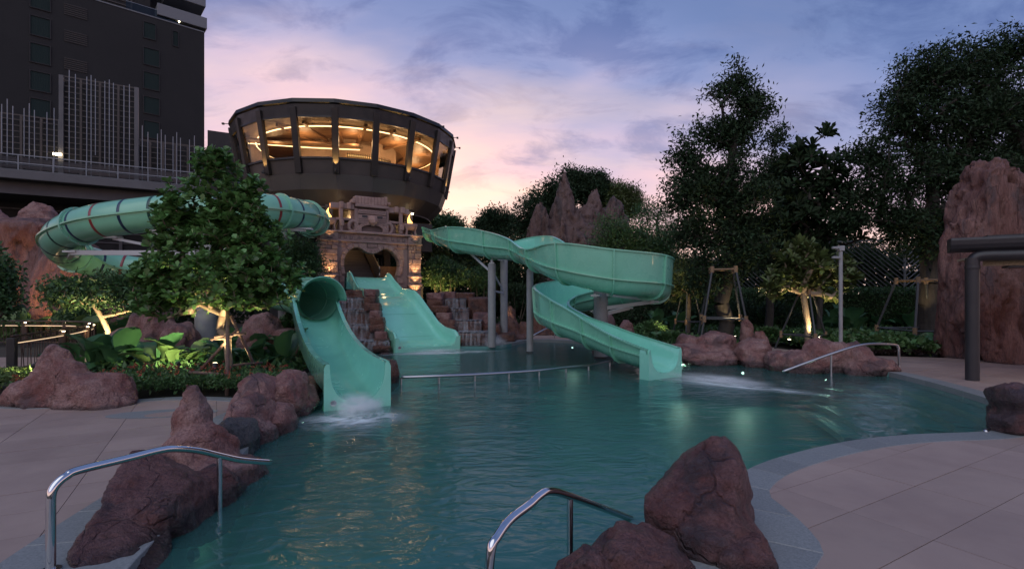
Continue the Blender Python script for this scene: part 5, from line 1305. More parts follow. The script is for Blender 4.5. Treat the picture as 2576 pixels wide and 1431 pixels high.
a, z = pa(*px(168, 452), 2.6); mb = MB(); mb.box(pw_(a, 2.6, z), (0.5, 0.1, 0.16), R(30)); mb.build('terrace_lamp', M['lens_w'], pod)
# side annexe linking the tower base and the lookout (dark block seen behind the tree)
mb = MB(); mb.box(P(600, 380, 30) + Vector((-1.6, 3, -3)), (3.4, 3, 9), R(30)); mb.build('link_block', M['bronze'], rot)

# ------------------------------------------------------------------ big artificial rock faces
def ridgecols(u0, u1, vtops, vb, Y0, Y1, ry, rnd, n, w=1.5):
    out = []
    for k in range(n):
        f = (k+0.5)/n; u = u0+(u1-u0)*f; Y = Y0+(Y1-Y0)*f; vt = float(np.interp(f, [i/(len(vtops)-1) for i in range(len(vtops))], vtops)) + rnd.uniform(-10, 10)
        hw = (u1-u0)/n*w/2; out.append(bl(u-hw, u+hw, vt, vb, Y + rnd.uniform(-0.25, 0.25), ry*rnd.uniform(0.8, 1.1), pw=5, cuts=1, taper=rnd.uniform(0.0, 0.2)))
    return out
rr = random.Random(11)
rock('rock_wall', 'tall rust-red artificial rock face standing behind the dark pavilion column', ridgecols(2432, 2780, [420, 410, 450, 475, 480, 500], 960, 16.9, 14.6, 0.8, rr, 8, 1.9) + [bl(2384, 2455, 560, 960, 16.5, 0.7, pw=4), bl(2430, 2720, 620, 960, 15.6, 0.9, pw=5)], 61, 'cliff', 'rock wall', voxel=0.09, stretch=0.22, freq=1.6, amp=1.5, crack=1.6)
rock('rock_wall', 'brown artificial cliff lit warm from below behind the left fence', ridgecols(-160, 370, [530, 545, 560, 600, 640, 660], 930, 27.0, 25.6, 1.2, rr, 9, 1.9) + [bl(-100, 170, 545, 650, 26.6, 1.4)], 62, 'cliff', 'rock wall', voxel=0.14, stretch=0.22, freq=1.2, amp=1.4, crack=1.4)
rock('rock_peak', 'small pink rock peak on top of the left cliff', [bl(28, 170, 505, 640, 28.4, 1.2, taper=0.55), bl(-60, 30, 525, 620, 28.4, 1.0, taper=0.4)], 63, 'rock', 'rock', voxel=0.10)
rock('rock_mountain', 'jagged artificial rock mountain rising behind the spiral slide', [bl(1340, 1500, 440, 720, 33, 1.5, taper=0.84), bl(1428, 1560, 480, 740, 33.4, 1.4, taper=0.66), bl(1480, 1610, 495, 740, 33.8, 1.4, taper=0.62), bl(1308, 1400, 508, 720, 32.6, 1.0, taper=0.6), bl(1356, 1390, 520, 680, 32.4, 0.7, taper=0.55), bl(1398, 1432, 545, 690, 31.8, 0.7, taper=0.5),
      bl(1335, 1570, 560, 700, 33.2, 1.5, pw=4), bl(1318, 1345, 600, 760, 32.4, 0.7, pw=4), bl(1410, 1500, 575, 830, 32.2, 1.0, pw=4), bl(1480, 1600, 600, 830, 33.2, 1.1, pw=4), bl(1350, 1412, 690, 860, 31.5, 0.8, pw=4), bl(1440, 1480, 530, 700, 32.3, 0.7, taper=0.5), bl(1385, 1540, 522, 740, 33.3, 1.3, taper=0.25)], 64, 'mount', 'rock', voxel=0.12, stretch=0.3, freq=1.3, amp=1.7, crack=1.6)
rock('boulder', 'ribbed purple rock mound behind the broad-leaved plants left of the staked tree', ridgecols(300, 475, [840, 790, 775, 800, 830], 930, 15.6, 15.2, 0.6, rr, 5, 2.0), 65, 'rock', voxel=0.06, stretch=0.3, crack=1.4)
rock('boulder', 'rounded pink rock mound behind the trunk of the staked tree', [bl(595, 720, 785, 930, 15.2, 0.8, taper=0.3), bl(690, 770, 825, 930, 15.0, 0.6)], 66, 'rock', voxel=0.06)

# ------------------------------------------------------------------ dark pavilion at the right edge
pv = thing('pavilion', 'dark pavilion corner with a round column and tubular gutter', 'pavilion', G(2446, 956))
c0 = G(2446, 956); ED = Vector((0.86, -0.51, 0)).normalized(); EB = Vector((0.51, 0.86, 0))
M['dk'] = mat('charcoal_paint', (0.022, 0.021, 0.025), 0.4, base2=(0.028, 0.026, 0.03), nscale=1.5, rvar=0.08)
M['weave'] = mat('woven_bamboo', (0.42, 0.34, 0.22), 0.7, base2=(0.28, 0.22, 0.14), nscale=30, bump=0.5, bscale=60)
mb = MB(); mb.cyl(c0, c0 + Vector((0, 0, 2.88)), 0.135, 28); mb.build('column', M['dk'], pv, smooth=True, ang=40)
mb = MB(); mb.lathe(c0, [(0.145, 2.62), (0.15, 2.66), (0.145, 2.70)], 28); mb.build('column_ring', M['dk'], pv, smooth=True)
el = catmull([c0 + Vector((0, 0, 2.70)), c0 + Vector((0, 0, 2.86)) + ED*0.03, c0 + Vector((0, 0, 2.93)) + ED*0.18, c0 + Vector((0, 0, 2.93)) + ED*0.6], 6) + [c0 + Vector((0, 0, 2.93)) + ED*7]
mb = MB(); mb.tube(el, 0.125, 20); mb.build('edge_beam', M['dk'], pv, smooth=True)
g_ = c0 - ED*0.42 + EB*0.05
gpf = [(-0.19, 3.36), (-0.20, 3.30), (-0.19, 3.20), (-0.15, 3.11), (-0.08, 3.05), (0.02, 3.03), (0.22, 3.03), (0.22, 3.36)]
mb = MB(); mb.slab(gpf, g_, EB, Vector((0, 0, 1)), ED, 8.0); mb.build('gutter', M['dk'], pv, bevel=0.02, seg=2)
mb = MB(); mb.box(g_ + ED*4.5 + EB*1.6 + Vector((0, 0, 3.36)), (7.6, 3.2, 0.10), math.atan2(ED.y, ED.x)); mb.build('roof', M['dk'], pv)
mb = MB(); mb.box(c0 + ED*3.6 + EB*1.4 + Vector((0, 0, 2.96)), (6.8, 2.4, 0.05), math.atan2(ED.y, ED.x)); mb.build('ceiling', M['weave'], pv)
mb = MB(); mb.box(c0 + ED*3.7 + EB*0.30 + Vector((0, 0, 2.78)), (6.9, 0.05, 0.16), math.atan2(ED.y, ED.x)); mb.build('woven_fascia', M['weave'], pv)
mb = MB(); mb.box(c0 + ED*3.9 + EB*0.55 + Vector((0, 0, 2.68)), (6.4, 0.5, 0.05), math.atan2(ED.y, ED.x)); mb.build('lintel', M['dk'], pv)
lamp(pv, c0 + ED*1.7 + EB*1.2 + Vector((0, 0, 2.85)), 'POINT', 14, (1.0, 0.55, 0.25), size=0.2, name='ceiling_lamp')

# ------------------------------------------------------------------ handrails
def rail(name, label, path, r, posts, m='steel', foot=None):
    h = thing(name, label, 'handrail', (path[0][0], path[0][1], 0))
    mb = MB(); mb.tube(catmull(path, 6), r, 14); mb.build('rail', M[m], h, smooth=True)
    for a, b in posts: mb = MB(); mb.cyl(a, b, r*0.82, 12); mb.build('post', M[m], h, smooth=True, ang=40)
    if foot: mb = MB(); mb.cyl(Vector(foot) + Vector((0, 0, -0.01)), Vector(foot) + Vector((0, 0, 0.02)), r*2.1, 20); mb.build('foot_flange', M[m], h, smooth=True, ang=40)
    return h
def along(pts, fY):
    out = []
    for u, v in pts: k = (u-1288)/1288; Y = fY(k); out.append(P(u, v, Y))
    return out
fY = lambda k: 4.638/(0.349-k)
p = along([(127.5, 1262), (128.5, 1246), (134, 1229), (147, 1212), (168, 1196), (198, 1182), (318, 1153), (399, 1132.7), (443.6, 1127.9), (499, 1132.7), (554.5, 1145.6), (610, 1156.7), (680, 1162)], fY)
b0 = Vector((p[0].x, p[0].y, 0.0)); q = P(552, 1143, fY((552-1288)/1288))
rail('handrail', 'polished steel handrail bending over the dark-red boulder in the left foreground', [b0, b0 + Vector((0, 0, 0.2)), b0 + Vector((0, 0, 0.4))] + p, 0.031, [(Vector((q.x, q.y, -0.35)), q)], foot=b0)
fY = lambda k: 2.332/(0.707-k)
p = along([(1235, 1385), (1250, 1350), (1282, 1307), (1330, 1270), (1357, 1246), (1383.5, 1235), (1437, 1248), (1575, 1299), (1620, 1318)], fY)
b0 = Vector((p[0].x - 0.02, p[0].y - 0.02, 0.0)); q = P(1434, 1250, fY((1434-1288)/1288))
rail('handrail', 'polished steel handrail rising from the bottom edge beside the right foreground boulders', [b0, b0 + Vector((0, 0, 0.15))] + p, 0.030, [(Vector((q.x, q.y, -0.4)), q)], foot=b0)
tops = [(1009, 948.8), (1104, 945.5), (1194.5, 941.9), (1280, 936.8), (1356, 931.3), (1423.6, 924), (1480.5, 918), (1534, 908.6)]
ys = [12.19, 12.35, 12.7, 13.06, 13.54, 14.1, 14.5, 15.3]
p = [P(u, v, Y) for (u, v), Y in zip(tops, ys)]
rail('handrail', 'long low curved rail standing in the water across the middle of the pool', p, 0.034, [(Vector((a.x, a.y, -0.5)), a) for a in p], 'steel_d')
b0 = G(2262, 932); fR = lambda k: 13.6 + (k*13.55 - 10.3)*0.08
p = along([(2261, 885), (2259, 873), (2247, 866), (2173, 866.4), (2091, 890), (1969, 934.4)], fR); q = P(2091, 890, fR((2091-1288)/1288))
rail('handrail', 'steel handrail sloping from the right deck down past the pink boulders', [b0, b0 + Vector((0, 0, 0.2))] + p, 0.032, [(Vector((q.x, q.y, -0.4)), q)], 'steel_d', foot=b0)
b0 = Vector((0.75, 23.0, 0)); p = [P(1333, 850, 22.9), P(1342, 843, 22.9), P(1375, 826, 23.3), P(1395, 822, 23.8)]
rail('handrail', 'thin steel handrail at the far landing left of the spiral slide', [Vector((p[0].x, 22.9, -0.3)), Vector((p[0].x, 22.9, 0.0))] + p, 0.03, [(Vector((p[-1].x, p[-1].y, 0)), p[-1])], 'steel_d')
rail('handrail', 'short end of a steel handrail poking out by the right edge boulder', [P(2478, 1086, 7.5), P(2505, 1070, 7.8), P(2560, 1040, 8.2)], 0.03, [(P(2560, 1040, 8.2), Vector((P(2560, 1040, 8.2).x, 8.2, 0)))], 'steel_d')

# ------------------------------------------------------------------ garden fence on the left with lit handrail
M['rustm'] = mat('brown_metal', (0.09, 0.055, 0.04), 0.5, base2=(0.06, 0.04, 0.032), nscale=4, metal=0.3)
M['led'] = emis('handrail_led', (1.0, 0.70, 0.42), 0.9)
fl = thing('garden_fence', 'dark branch-patterned metal fence with lit handrail curving beside the left path', 'fence', (-12.5, 12.8, 0))
fpts = [(-12.5, 12.8, 0), (-13.5, 15.4, 0), (-14.6, 17.6, 0), (-15.3, 18.7, 0), (-16.2, 19.6, 0), (-17.6, 20.2, 0), (-19.4, 20.4, 0), (-21.5, 20.6, 0), (-24, 20.9, 0)]
fc = catmull(fpts, 6)
for i in (0, 6, 12, 18, 24, 30, 36, 42, 48):
    c = fc[i]; mb = MB(); mb.box(c + Vector((0, 0, 0.47)), (0.17, 0.17, 0.94), 0.4); po_ = mb.build('post', M['black'] if i == 0 else M['rustm'], fl, bevel=0.01)
    mb = MB(); mb.box(c + Vector((0, 0, 0.06)), (0.24, 0.24, 0.12), 0.4); mb.build('post_base', M['black'], po_)
    if i: mb = MB(); mb.box(c + Vector((0.1, -0.1, 0.93)), (0.05, 0.05, 0.02)); mb.build('post_lamp', M['lens_w'], po_)
for z, r, m, nm, dd in ((0.98, 0.03, 'rustm', 'top_rail', 0), (0.80, 0.012, 'led', 'light_strip', 0.06), (0.83, 0.022, 'rustm', 'hand_rail', 0.06), (0.14, 0.025, 'rustm', 'bottom_rail', 0)):
    mb = MB(); mb.tube([c + Vector((dd, -dd, z)) for c in fc], r, 8); mb.build(nm, M[m], fl, smooth=True)
frnd = random.Random(4)
L_ = [0.0]
for a, b in zip(fc, fc[1:]): L_.append(L_[-1] + (b-a).length)
s = 0.12
while s < L_[-1]:
    i = next(k for k in range(1, len(L_)) if L_[k] >= s); f = (s-L_[i-1])/(L_[i]-L_[i-1]); c = fc[i-1].lerp(fc[i], f); t = (fc[i]-fc[i-1]).normalized()
    mb = MB(); d = frnd.uniform(-0.05, 0.05)
    if frnd.random() < 0.45:
        zf = frnd.uniform(0.35, 0.6); mb.tube([c + Vector((0, 0, 0.15)), c + t*d + Vector((0, 0, zf)), c + t*(d+0.08) + Vector((0, 0, 0.95))], 0.011, 5); mb.tube([c + t*d + Vector((0, 0, zf)), c + t*(d-0.07) + Vector((0, 0, 0.95))], 0.009, 5)
    else: mb.tube([c + Vector((0, 0, 0.15)), c + t*d*0.4 + Vector((0, 0, 0.95))], 0.010, 5)
    mb.build('baluster', M['rustm'], fl); s += frnd.uniform(0.11, 0.19)
for i in (12, 22, 34): lamp(fl, fc[i] + Vector((0.25, -0.3, 0.72)), 'POINT', 3.0, (1.0, 0.66, 0.34), size=0.1, name='strip_light')

# ------------------------------------------------------------------ lattice fence far right
M['lattice'] = mat('grey_lattice', (0.10, 0.115, 0.125), 0.5)
lf = thing('lattice_fence', 'tall grey fence with slanted slats in chevrons behind the right trees', 'fence', (16, 31, 0))
def lat(p0, p1, z0, z1, pitch=0.26, panel=3.2):
    p0, p1 = Vector(p0), Vector(p1); L = (p1-p0).length; d = (p1-p0).normalized(); nn = Vector((-d.y, d.x, 0))
    k = 0; a = 0.0
    while a < L:
        b = min(a+panel, L); w = b-a; h_ = z1-z0
        sgn = 1 if k % 2 == 0 else -1
        mb = MB(); mb.box(p0 + d*a + Vector((0, 0, z1/2)), (0.10, 0.10, z1), math.atan2(d.y, d.x)); mb.build('post', M['lattice'], lf)
        s = -h_
        while s < w:
            # slat from (s, 0) to (s+h_, h_) clipped to the panel
            t0 = max(0, -s); t1 = min(h_, w-s)
            if t1 - t0 > 0.12:
                x0, x1, y0, y1 = s+t0, s+t1, t0, t1
                if sgn < 0: x0, x1 = w-x0, w-x1
                mb = MB(); mb.bar(p0 + d*(a+x0) + Vector((0, 0, z0+y0)), p0 + d*(a+x1) + Vector((0, 0, z0+y1)), 0.03, 0.11, up=nn); mb.build('slat', M['lattice'], lf)
            s += pitch
        a += panel; k += 1
    for z in (z0, z1): mb = MB(); mb.bar(p0 + Vector((0, 0, z)), p1 + Vector((0, 0, z)), 0.08, 0.08); mb.build('rail', M['lattice'], lf)
lat((10.0, 33.5, 0), (24.5, 27.0, 0), 2.3, 5.1)
# ------------------------------------------------------------------ vegetation
def leafmat(name, base, var=0.35, rough=0.45, trans=0.22, spec=0.4): return mat(name, base, rough, island=var, trans=trans, spec=spec)
M['lf_front'] = leafmat('leaf_glossy_green', (0.115, 0.23, 0.068), 0.55, 0.32)
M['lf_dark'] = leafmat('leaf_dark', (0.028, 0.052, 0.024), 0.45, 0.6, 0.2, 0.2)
M['lf_mid'] = leafmat('leaf_mid', (0.060, 0.125, 0.045), 0.4)
M['lf_warm'] = leafmat('leaf_olive', (0.085, 0.115, 0.035), 0.4)
M['lf_broad'] = leafmat('leaf_broad', (0.062, 0.15, 0.058), 0.3, 0.32, 0.2)
M['lf_lime'] = leafmat('leaf_lime', (0.12, 0.18, 0.055), 0.4)
M['lf_cover'] = leafmat('leaf_cover', (0.075, 0.15, 0.05), 0.45)
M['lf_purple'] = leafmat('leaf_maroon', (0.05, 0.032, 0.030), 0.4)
M['flower'] = leafmat('flower_red', (0.42, 0.075, 0.05), 0.4, 0.6, 0.15)
M['bark'] = mat('bark', (0.11, 0.085, 0.062), 0.85, base2=(0.17, 0.14, 0.105), nscale=8, bump=0.7, bscale=30, stretch=(1, 1, 0.3), bdist=0.02)
M['bark_dark'] = mat('bark_dark', (0.035, 0.030, 0.026), 0.9, base2=(0.055, 0.047, 0.040), nscale=8, bump=0.8, bscale=26, stretch=(1, 1, 0.3), bdist=0.03)
M['bark_pale'] = mat('bark_pale', (0.30, 0.235, 0.165), 0.8, base2=(0.22, 0.17, 0.12), nscale=7, bump=0.5, bscale=30, bdist=0.015)
M['pole'] = mat('weathered_timber', (0.13, 0.085, 0.068), 0.85, base2=(0.19, 0.13, 0.105), nscale=10, bump=0.5, bscale=25)
M['polem'] = mat('dark_steel_pole', (0.05, 0.055, 0.06), 0.45)
M['wrap'] = mat('rope_wrapping', (0.26, 0.17, 0.10), 0.9, bump=0.6, bscale=60)
def unit(v): return v/np.maximum(1e-9, np.linalg.norm(v, axis=-1, keepdims=True))
TPL = {'obov': (np.array([[0,0,0],[-.30,.38,.06],[-.48,.74,.07],[0,1.0,-.05],[.48,.74,.07],[.30,.38,.06]]), np.array([[0,3,2,1],[0,5,4,3]])),
       'lance': (np.array([[0,0,0],[-.5,.42,.06],[0,1,-.06],[.5,.42,.06]]), np.array([[0,2,1],[0,3,2]])),
       'heart': (np.array([[0,0,0],[-.5,.12,.08],[-.42,.6,.06],[0,1,-.12],[.42,.6,.06],[.5,.12,.08]]), np.array([[0,3,2,1],[0,5,4,3]]))}
def leaf_geo(pos, d, nrm, L, W, kind):
    T, F = TPL[kind]; n = len(pos); d = unit(d); s = unit(np.cross(d, nrm)); nn = np.cross(s, d)
    L = np.broadcast_to(L, n)[:, None, None]; W = np.broadcast_to(W, n)[:, None, None]
    V = pos[:, None, :] + s[:, None, :]*T[None, :, 0:1]*W + d[:, None, :]*T[None, :, 1:2]*L + nn[:, None, :]*T[None, :, 2:3]*L
    return V.reshape(-1, 3), (np.arange(n)[:, None, None]*len(T) + F[None]).reshape(-1, F.shape[1])
def leaves_obj(name, pos, d, nrm, L, W, kind, m, parent=None, loc=None):
    V, F = leaf_geo(pos, d, nrm, L, W, kind); return np_mesh(name, V, F, m, parent, loc=loc)
def sphere_pts(rs, n, shell=0.55):
    v = unit(rs.normal(size=(n, 3))); return v*(rs.uniform(0, 1, (n, 1))**shell)
def blob_pts(rs, blobs, n, shell=0.5):
    vol = np.array([b[1][0]*b[1][1]*b[1][2] for b in blobs])**0.8; idx = rs.choice(len(blobs), n, p=vol/vol.sum())
    c = np.array([b[0] for b in blobs])[idx]; r = np.array([b[1] for b in blobs])[idx]; s = sphere_pts(rs, n, shell)
    return c + s*r, s
def tb(specs, Y, dr=1.0):
    """crown lobes from (u, v, half-width, half-height[, depth shift]) in the picture at distance Y"""
    out = []
    for s in specs:
        y = Y + (s[4] if len(s) > 4 else 0); c = P(s[0], s[1], y); rx, rz = s[2]/1288*y, s[3]/1288*y; out.append((tuple(c), (rx, (rx+rz)/2*dr, rz)))
    return out
def skeleton(trunk, tips, rs, r_base, r_tip, step=0.45, sag=0.0):
    nodes = [np.array(p, float) for p in trunk]; par = [-1] + list(range(len(trunk)-1)); nt = len(trunk)
    first = max(1, int(nt*0.35)); tipidx = []
    top = nodes[-1]; order = np.argsort(np.linalg.norm(tips - nodes[min(nt-1, nt//2+1)], axis=1))
    for k in order:
        t = tips[k]; A = np.array(nodes[first:]); dv = t - A; dd = np.linalg.norm(dv, axis=1)
        cost = dd + np.where(dv[:, 2] < 0.15*dd, 0.9*(0.15*dd - dv[:, 2]), 0)
        j = int(np.argmin(cost)) + first; L = dd[j-first]; m = max(1, int(L/step)); p0 = nodes[j]; prev = j
        mid = (p0+t)/2 + rs.normal(size=3)*0.10*L + np.array([0, 0, -sag*L])
        for q in range(1, m+1):
            f = q/m; p = (1-f)**2*p0 + 2*f*(1-f)*mid + f*f*t; nodes.append(p); par.append(prev); prev = len(nodes)-1
        tipidx.append(prev)
    n = len(nodes); cnt = np.zeros(n)
    for i in tipidx: cnt[i] += 1
    for i in range(n-1, 0, -1): cnt[par[i]] += cnt[i]
    rad = r_tip*np.maximum(1, cnt)**0.46; tot = rad[0]
    rad = np.where(np.arange(n) < nt, np.maximum(rad, 0), rad); rad = np.minimum(rad*1.0, r_base)
    for i in range(nt): rad[i] = max(rad[i], r_base*(1 - 0.6*i/max(1, nt-1)))
    return np.array(nodes), par, rad, tipidx
def tubes(nodes, par, rad, n=6):
    V, F, b = [], [], 0
    idx = [i for i in range(len(nodes)) if par[i] >= 0]
    a = nodes[[par[i] for i in idx]]; c = nodes[idx]; d = unit(c-a); ref = np.where(np.abs(d[:, 2:3]) > 0.9, np.array([[1., 0, 0]]), np.array([[0, 0, 1.]]))
    x = unit(np.cross(d, ref)); y = np.cross(x, d); ang = 2*PI*np.arange(n)/n; cs, sn = np.cos(ang), np.sin(ang)
    ring = x[:, None, :]*cs[None, :, None] + y[:, None, :]*sn[None, :, None]
    ra = np.minimum(rad[[par[i] for i in idx]], rad[idx]*1.6)[:, None, None]; rc = rad[idx][:, None, None]
    V = np.concatenate([a[:, None, :] + ring*ra, c[:, None, :] + ring*rc], 1).reshape(-1, 3)
    base = np.arange(len(idx))[:, None]*2*n; k = np.arange(n)[None, :]; k2 = (k+1) % n
    F = np.stack([base+k, base+k2, base+n+k2, base+n+k], -1).reshape(-1, 4)
    return V, F
def tree(name, label, base, trunk, blobs, ntips, per, L, W, seed, leaf='lf_mid', bark='bark', kind='lance', r_base=0.15, r_tip=0.006, spread=0.25, shell=0.5, cat='tree', group=None, droop=0.0, whorl=False, up=0.6, uneven=0.5):
    rs = np.random.RandomState(seed); root = thing(name, label, cat, base, group)
    tips, out = blob_pts(rs, blobs, ntips, shell)
    if uneven:        # thin out along a noise field so that gaps and clumps appear
        f = fbm(tips*0.9/max(0.5, spread*4) + seed, 2); keep = f > np.quantile(f, 0.25*uneven); tips, out = tips[keep], out[keep]
    nodes, par, rad, ti = skeleton(trunk, tips, rs, r_base, r_tip)
    V, F = tubes(nodes, par, rad); np_mesh('trunk', V, F, M[bark], root, True)
    tp_ = nodes[ti]; ax = unit(tp_ - nodes[[par[i] for i in ti]] + np.array([0, 0, 0.15]))
    n = len(tp_); pos = np.repeat(tp_, per, 0); A = np.repeat(ax, per, 0); N = len(pos)
    if whorl:
        ph = np.tile(np.arange(per)*2.4, n) + np.repeat(rs.uniform(0, 6, n), per); e1 = unit(np.cross(A, rs.normal(size=(N, 3)).repeat(1, 0))); e1 = np.repeat(unit(np.cross(ax, rs.normal(size=(n, 3)))), per, 0); e2 = np.cross(A, e1)
        rad_ = e1*np.cos(ph)[:, None] + e2*np.sin(ph)[:, None]; lift = np.tile(np.linspace(0.15, 1.2, per), n)[:, None]
        d = rad_ + A*lift + rs.normal(size=(N, 3))*0.15; nrm = A - rad_*lift*0.6 + rs.normal(size=(N, 3))*0.1
        pos = pos - A*(np.tile(np.linspace(0.10, 0.0, per), n)*spread*3)[:, None]
    else:
        pos = pos + rs.normal(size=(N, 3))*spread*np.array([1, 1, 0.8]); d = rs.normal(size=(N, 3)) + A*0.6 + np.array([0, 0, -droop]); nrm = rs.normal(size=(N, 3))*0.6 + np.array([0, 0, up])
    Ls = L*rs.uniform(0.45, 1.25, N); leaves_obj('crown', pos, d, nrm, Ls, Ls*W/L, kind, M[leaf], root)
    return root
def tline(u0, v0, u1, v1, Y, n=7, wob=0.03, seed=0, Y1=None):
    rs = np.random.RandomState(seed); a, b = P(u0, v0, Y), P(u1, v1, Y1 or Y); a.z = -0.05
    return [np.array(a.lerp(b, k/(n-1))) + (rs.normal(size=3)*wob if 0 < k else 0) for k in range(n)]

# --- the staked tree in the left bed
Y1_ = 11.4; fb = tb([(545, 425, 55, 62), (505, 505, 78, 70), (595, 520, 70, 75), (560, 600, 120, 80), (455, 610, 75, 75), (650, 620, 78, 75), (470, 690, 105, 70), (570, 700, 120, 75, -0.5), (665, 700, 95, 65), (410, 755, 68, 50), (490, 748, 80, 40), (700, 735, 66, 48), (640, 745, 70, 40), (735, 690, 40, 45), (370, 720, 36, 45), (545, 385, 32, 35), (430, 540, 45, 60), (660, 560, 50, 60), (400, 680, 60, 60), (765, 700, 24, 28), (345, 695, 26, 32), (648, 478, 26, 30), (440, 470, 24, 30), (350, 765, 30, 26), (505, 395, 20, 24)], Y1_, 0.9)
tree('staked_tree', 'dense glossy round-leaved tree propped by wooden stakes in the left planting bed', G(570, 970), tline(570, 970, 572, 850, Y1_, 5, 0.015) + [np.array(P(552, 830, Y1_)), np.array(P(560, 790, Y1_)), np.array(P(565, 740, Y1_))], fb, 2700, 9, 0.155, 0.112, 21, 'lf_front', 'bark_pale', 'obov', r_base=0.075, r_tip=0.0030, spread=0.12, shell=0.45, whorl=True, uneven=1.0)
# extra low limbs are part of the same crown; its stakes are a thing of their own
sk = thing('tree_stakes', 'wooden stakes and crossbars tied round the glossy round-leaved tree', 'tree support', G(570, 975))
def pole(a, b, r, m='pole', nm='stake', par=None): mb = MB(); mb.tube([a, Vector(a).lerp(Vector(b), 0.5) + Vector((0.01, 0, 0.01)), b], [r, r*0.95, r*0.9], 9); return mb.build(nm, M[m], par or sk, smooth=True)
g0_ = G(570, 972)
pole(P(470, 935, 11.6) - Vector((0, 0, 0.3)), P(600, 825, 11.3), 0.036); pole(P(655, 925, 12.0) - Vector((0, 0, 0.25)), P(580, 795, 11.3), 0.036); pole(P(571, 1000, 10.5) - Vector((0, 0, 0.1)), P(572, 755, 11.2), 0.042)
pole(P(540, 848, 11.25), P(618, 838, 11.3), 0.032, nm='crossbar'); pole(P(530, 853, 11.3), P(580, 852, 11.2), 0.03, nm='crossbar'); pole(P(478, 936, 10.9), P(575, 944, 10.6), 0.036, nm='crossbar'); pole(P(575, 920, 11.4), P(660, 912, 11.9), 0.03, nm='crossbar')
# --- other trees on the left
Yb = 16.2; tree('uplit_tree', 'spreading tree with pale uplit branches beside the left cliff', P(268, 885, Yb) * 1, tline(268, 900, 270, 830, Yb, 4, 0.01), tb([(205, 738, 68, 34), (280, 732, 80, 34), (345, 745, 40, 42), (165, 748, 40, 36), (300, 718, 55, 26)], Yb), 520, 18, 0.18, 0.075, 22, 'lf_mid', 'bark_pale', r_base=0.08, r_tip=0.0055, spread=0.20)
tree('edge_tree', 'dark leafy tree cut off by the left edge above the fence', P(-30, 900, 11.5), tline(-40, 960, -30, 800, 11.5, 5), tb([(-25, 700, 42, 55), (-10, 760, 42, 45), (-55, 680, 50, 60)], 11.5), 420, 18, 0.14, 0.07, 23, 'lf_mid', r_base=0.06, spread=0.13)
tree('feathery_tree', 'small feathery tree between the tube slide and the stone gateway', P(760, 800, 20.5), tline(755, 860, 758, 690, 20.5, 5), tb([(755, 630, 42, 32), (775, 670, 32, 35), (735, 660, 28, 30)], 20.5), 260, 40, 0.17, 0.045, 24, 'lf_mid', r_base=0.06, spread=0.2, droop=0.5)
# --- tall trees on the right
Yc = 22.0
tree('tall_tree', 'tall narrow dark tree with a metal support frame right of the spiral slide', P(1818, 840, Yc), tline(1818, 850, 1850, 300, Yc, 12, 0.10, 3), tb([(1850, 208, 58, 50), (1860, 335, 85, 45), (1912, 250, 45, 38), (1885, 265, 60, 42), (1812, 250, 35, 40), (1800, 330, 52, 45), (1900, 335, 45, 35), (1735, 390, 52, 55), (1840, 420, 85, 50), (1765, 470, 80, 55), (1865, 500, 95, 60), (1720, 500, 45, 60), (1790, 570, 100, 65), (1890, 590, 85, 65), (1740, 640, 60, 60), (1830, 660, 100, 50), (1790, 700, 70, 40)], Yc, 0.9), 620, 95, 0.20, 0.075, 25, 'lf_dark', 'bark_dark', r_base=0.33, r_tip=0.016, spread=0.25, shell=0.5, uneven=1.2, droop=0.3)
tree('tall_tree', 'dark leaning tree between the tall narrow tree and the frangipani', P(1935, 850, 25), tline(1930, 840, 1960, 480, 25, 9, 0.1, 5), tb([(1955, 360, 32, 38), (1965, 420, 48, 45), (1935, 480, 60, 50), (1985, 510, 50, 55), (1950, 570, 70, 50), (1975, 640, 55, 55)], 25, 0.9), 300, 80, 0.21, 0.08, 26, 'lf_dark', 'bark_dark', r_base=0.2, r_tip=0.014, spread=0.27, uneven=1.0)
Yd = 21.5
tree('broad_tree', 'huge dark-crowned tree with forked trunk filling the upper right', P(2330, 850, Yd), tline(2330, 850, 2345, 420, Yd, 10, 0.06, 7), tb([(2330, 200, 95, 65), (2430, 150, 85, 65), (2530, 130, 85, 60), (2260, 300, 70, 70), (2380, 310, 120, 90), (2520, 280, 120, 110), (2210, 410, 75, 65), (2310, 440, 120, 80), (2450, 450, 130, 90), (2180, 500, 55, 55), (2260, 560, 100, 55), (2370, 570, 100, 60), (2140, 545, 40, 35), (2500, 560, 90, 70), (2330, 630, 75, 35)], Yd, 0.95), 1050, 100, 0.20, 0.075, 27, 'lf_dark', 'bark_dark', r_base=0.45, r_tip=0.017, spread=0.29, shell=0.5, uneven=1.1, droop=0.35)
def whorl_tree(name, label, base, trunk, blobs, n, per, L, W, seed, leaf, bark, r_base, r_tip): return tree(name, label, base, trunk, blobs, n, per, L, W, seed, leaf, bark, 'obov', r_base, r_tip, 0.12, 0.35, whorl=True, uneven=0.2)
whorl_tree('frangipani', 'low uplit frangipani with leaf rosettes on bare candelabra branches', P(2035, 850, 18.5), tline(2035, 870, 2022, 740, 18.5, 5, 0.02, 2), tb([(1985, 690, 50, 40), (2040, 680, 55, 45), (2085, 715, 45, 40), (1945, 720, 32, 35), (2120, 690, 30, 45), (2010, 640, 60, 30)], 18.5, 0.9), 210, 13, 0.36, 0.13, 28, 'lf_warm', 'bark_pale', 0.10, 0.016)
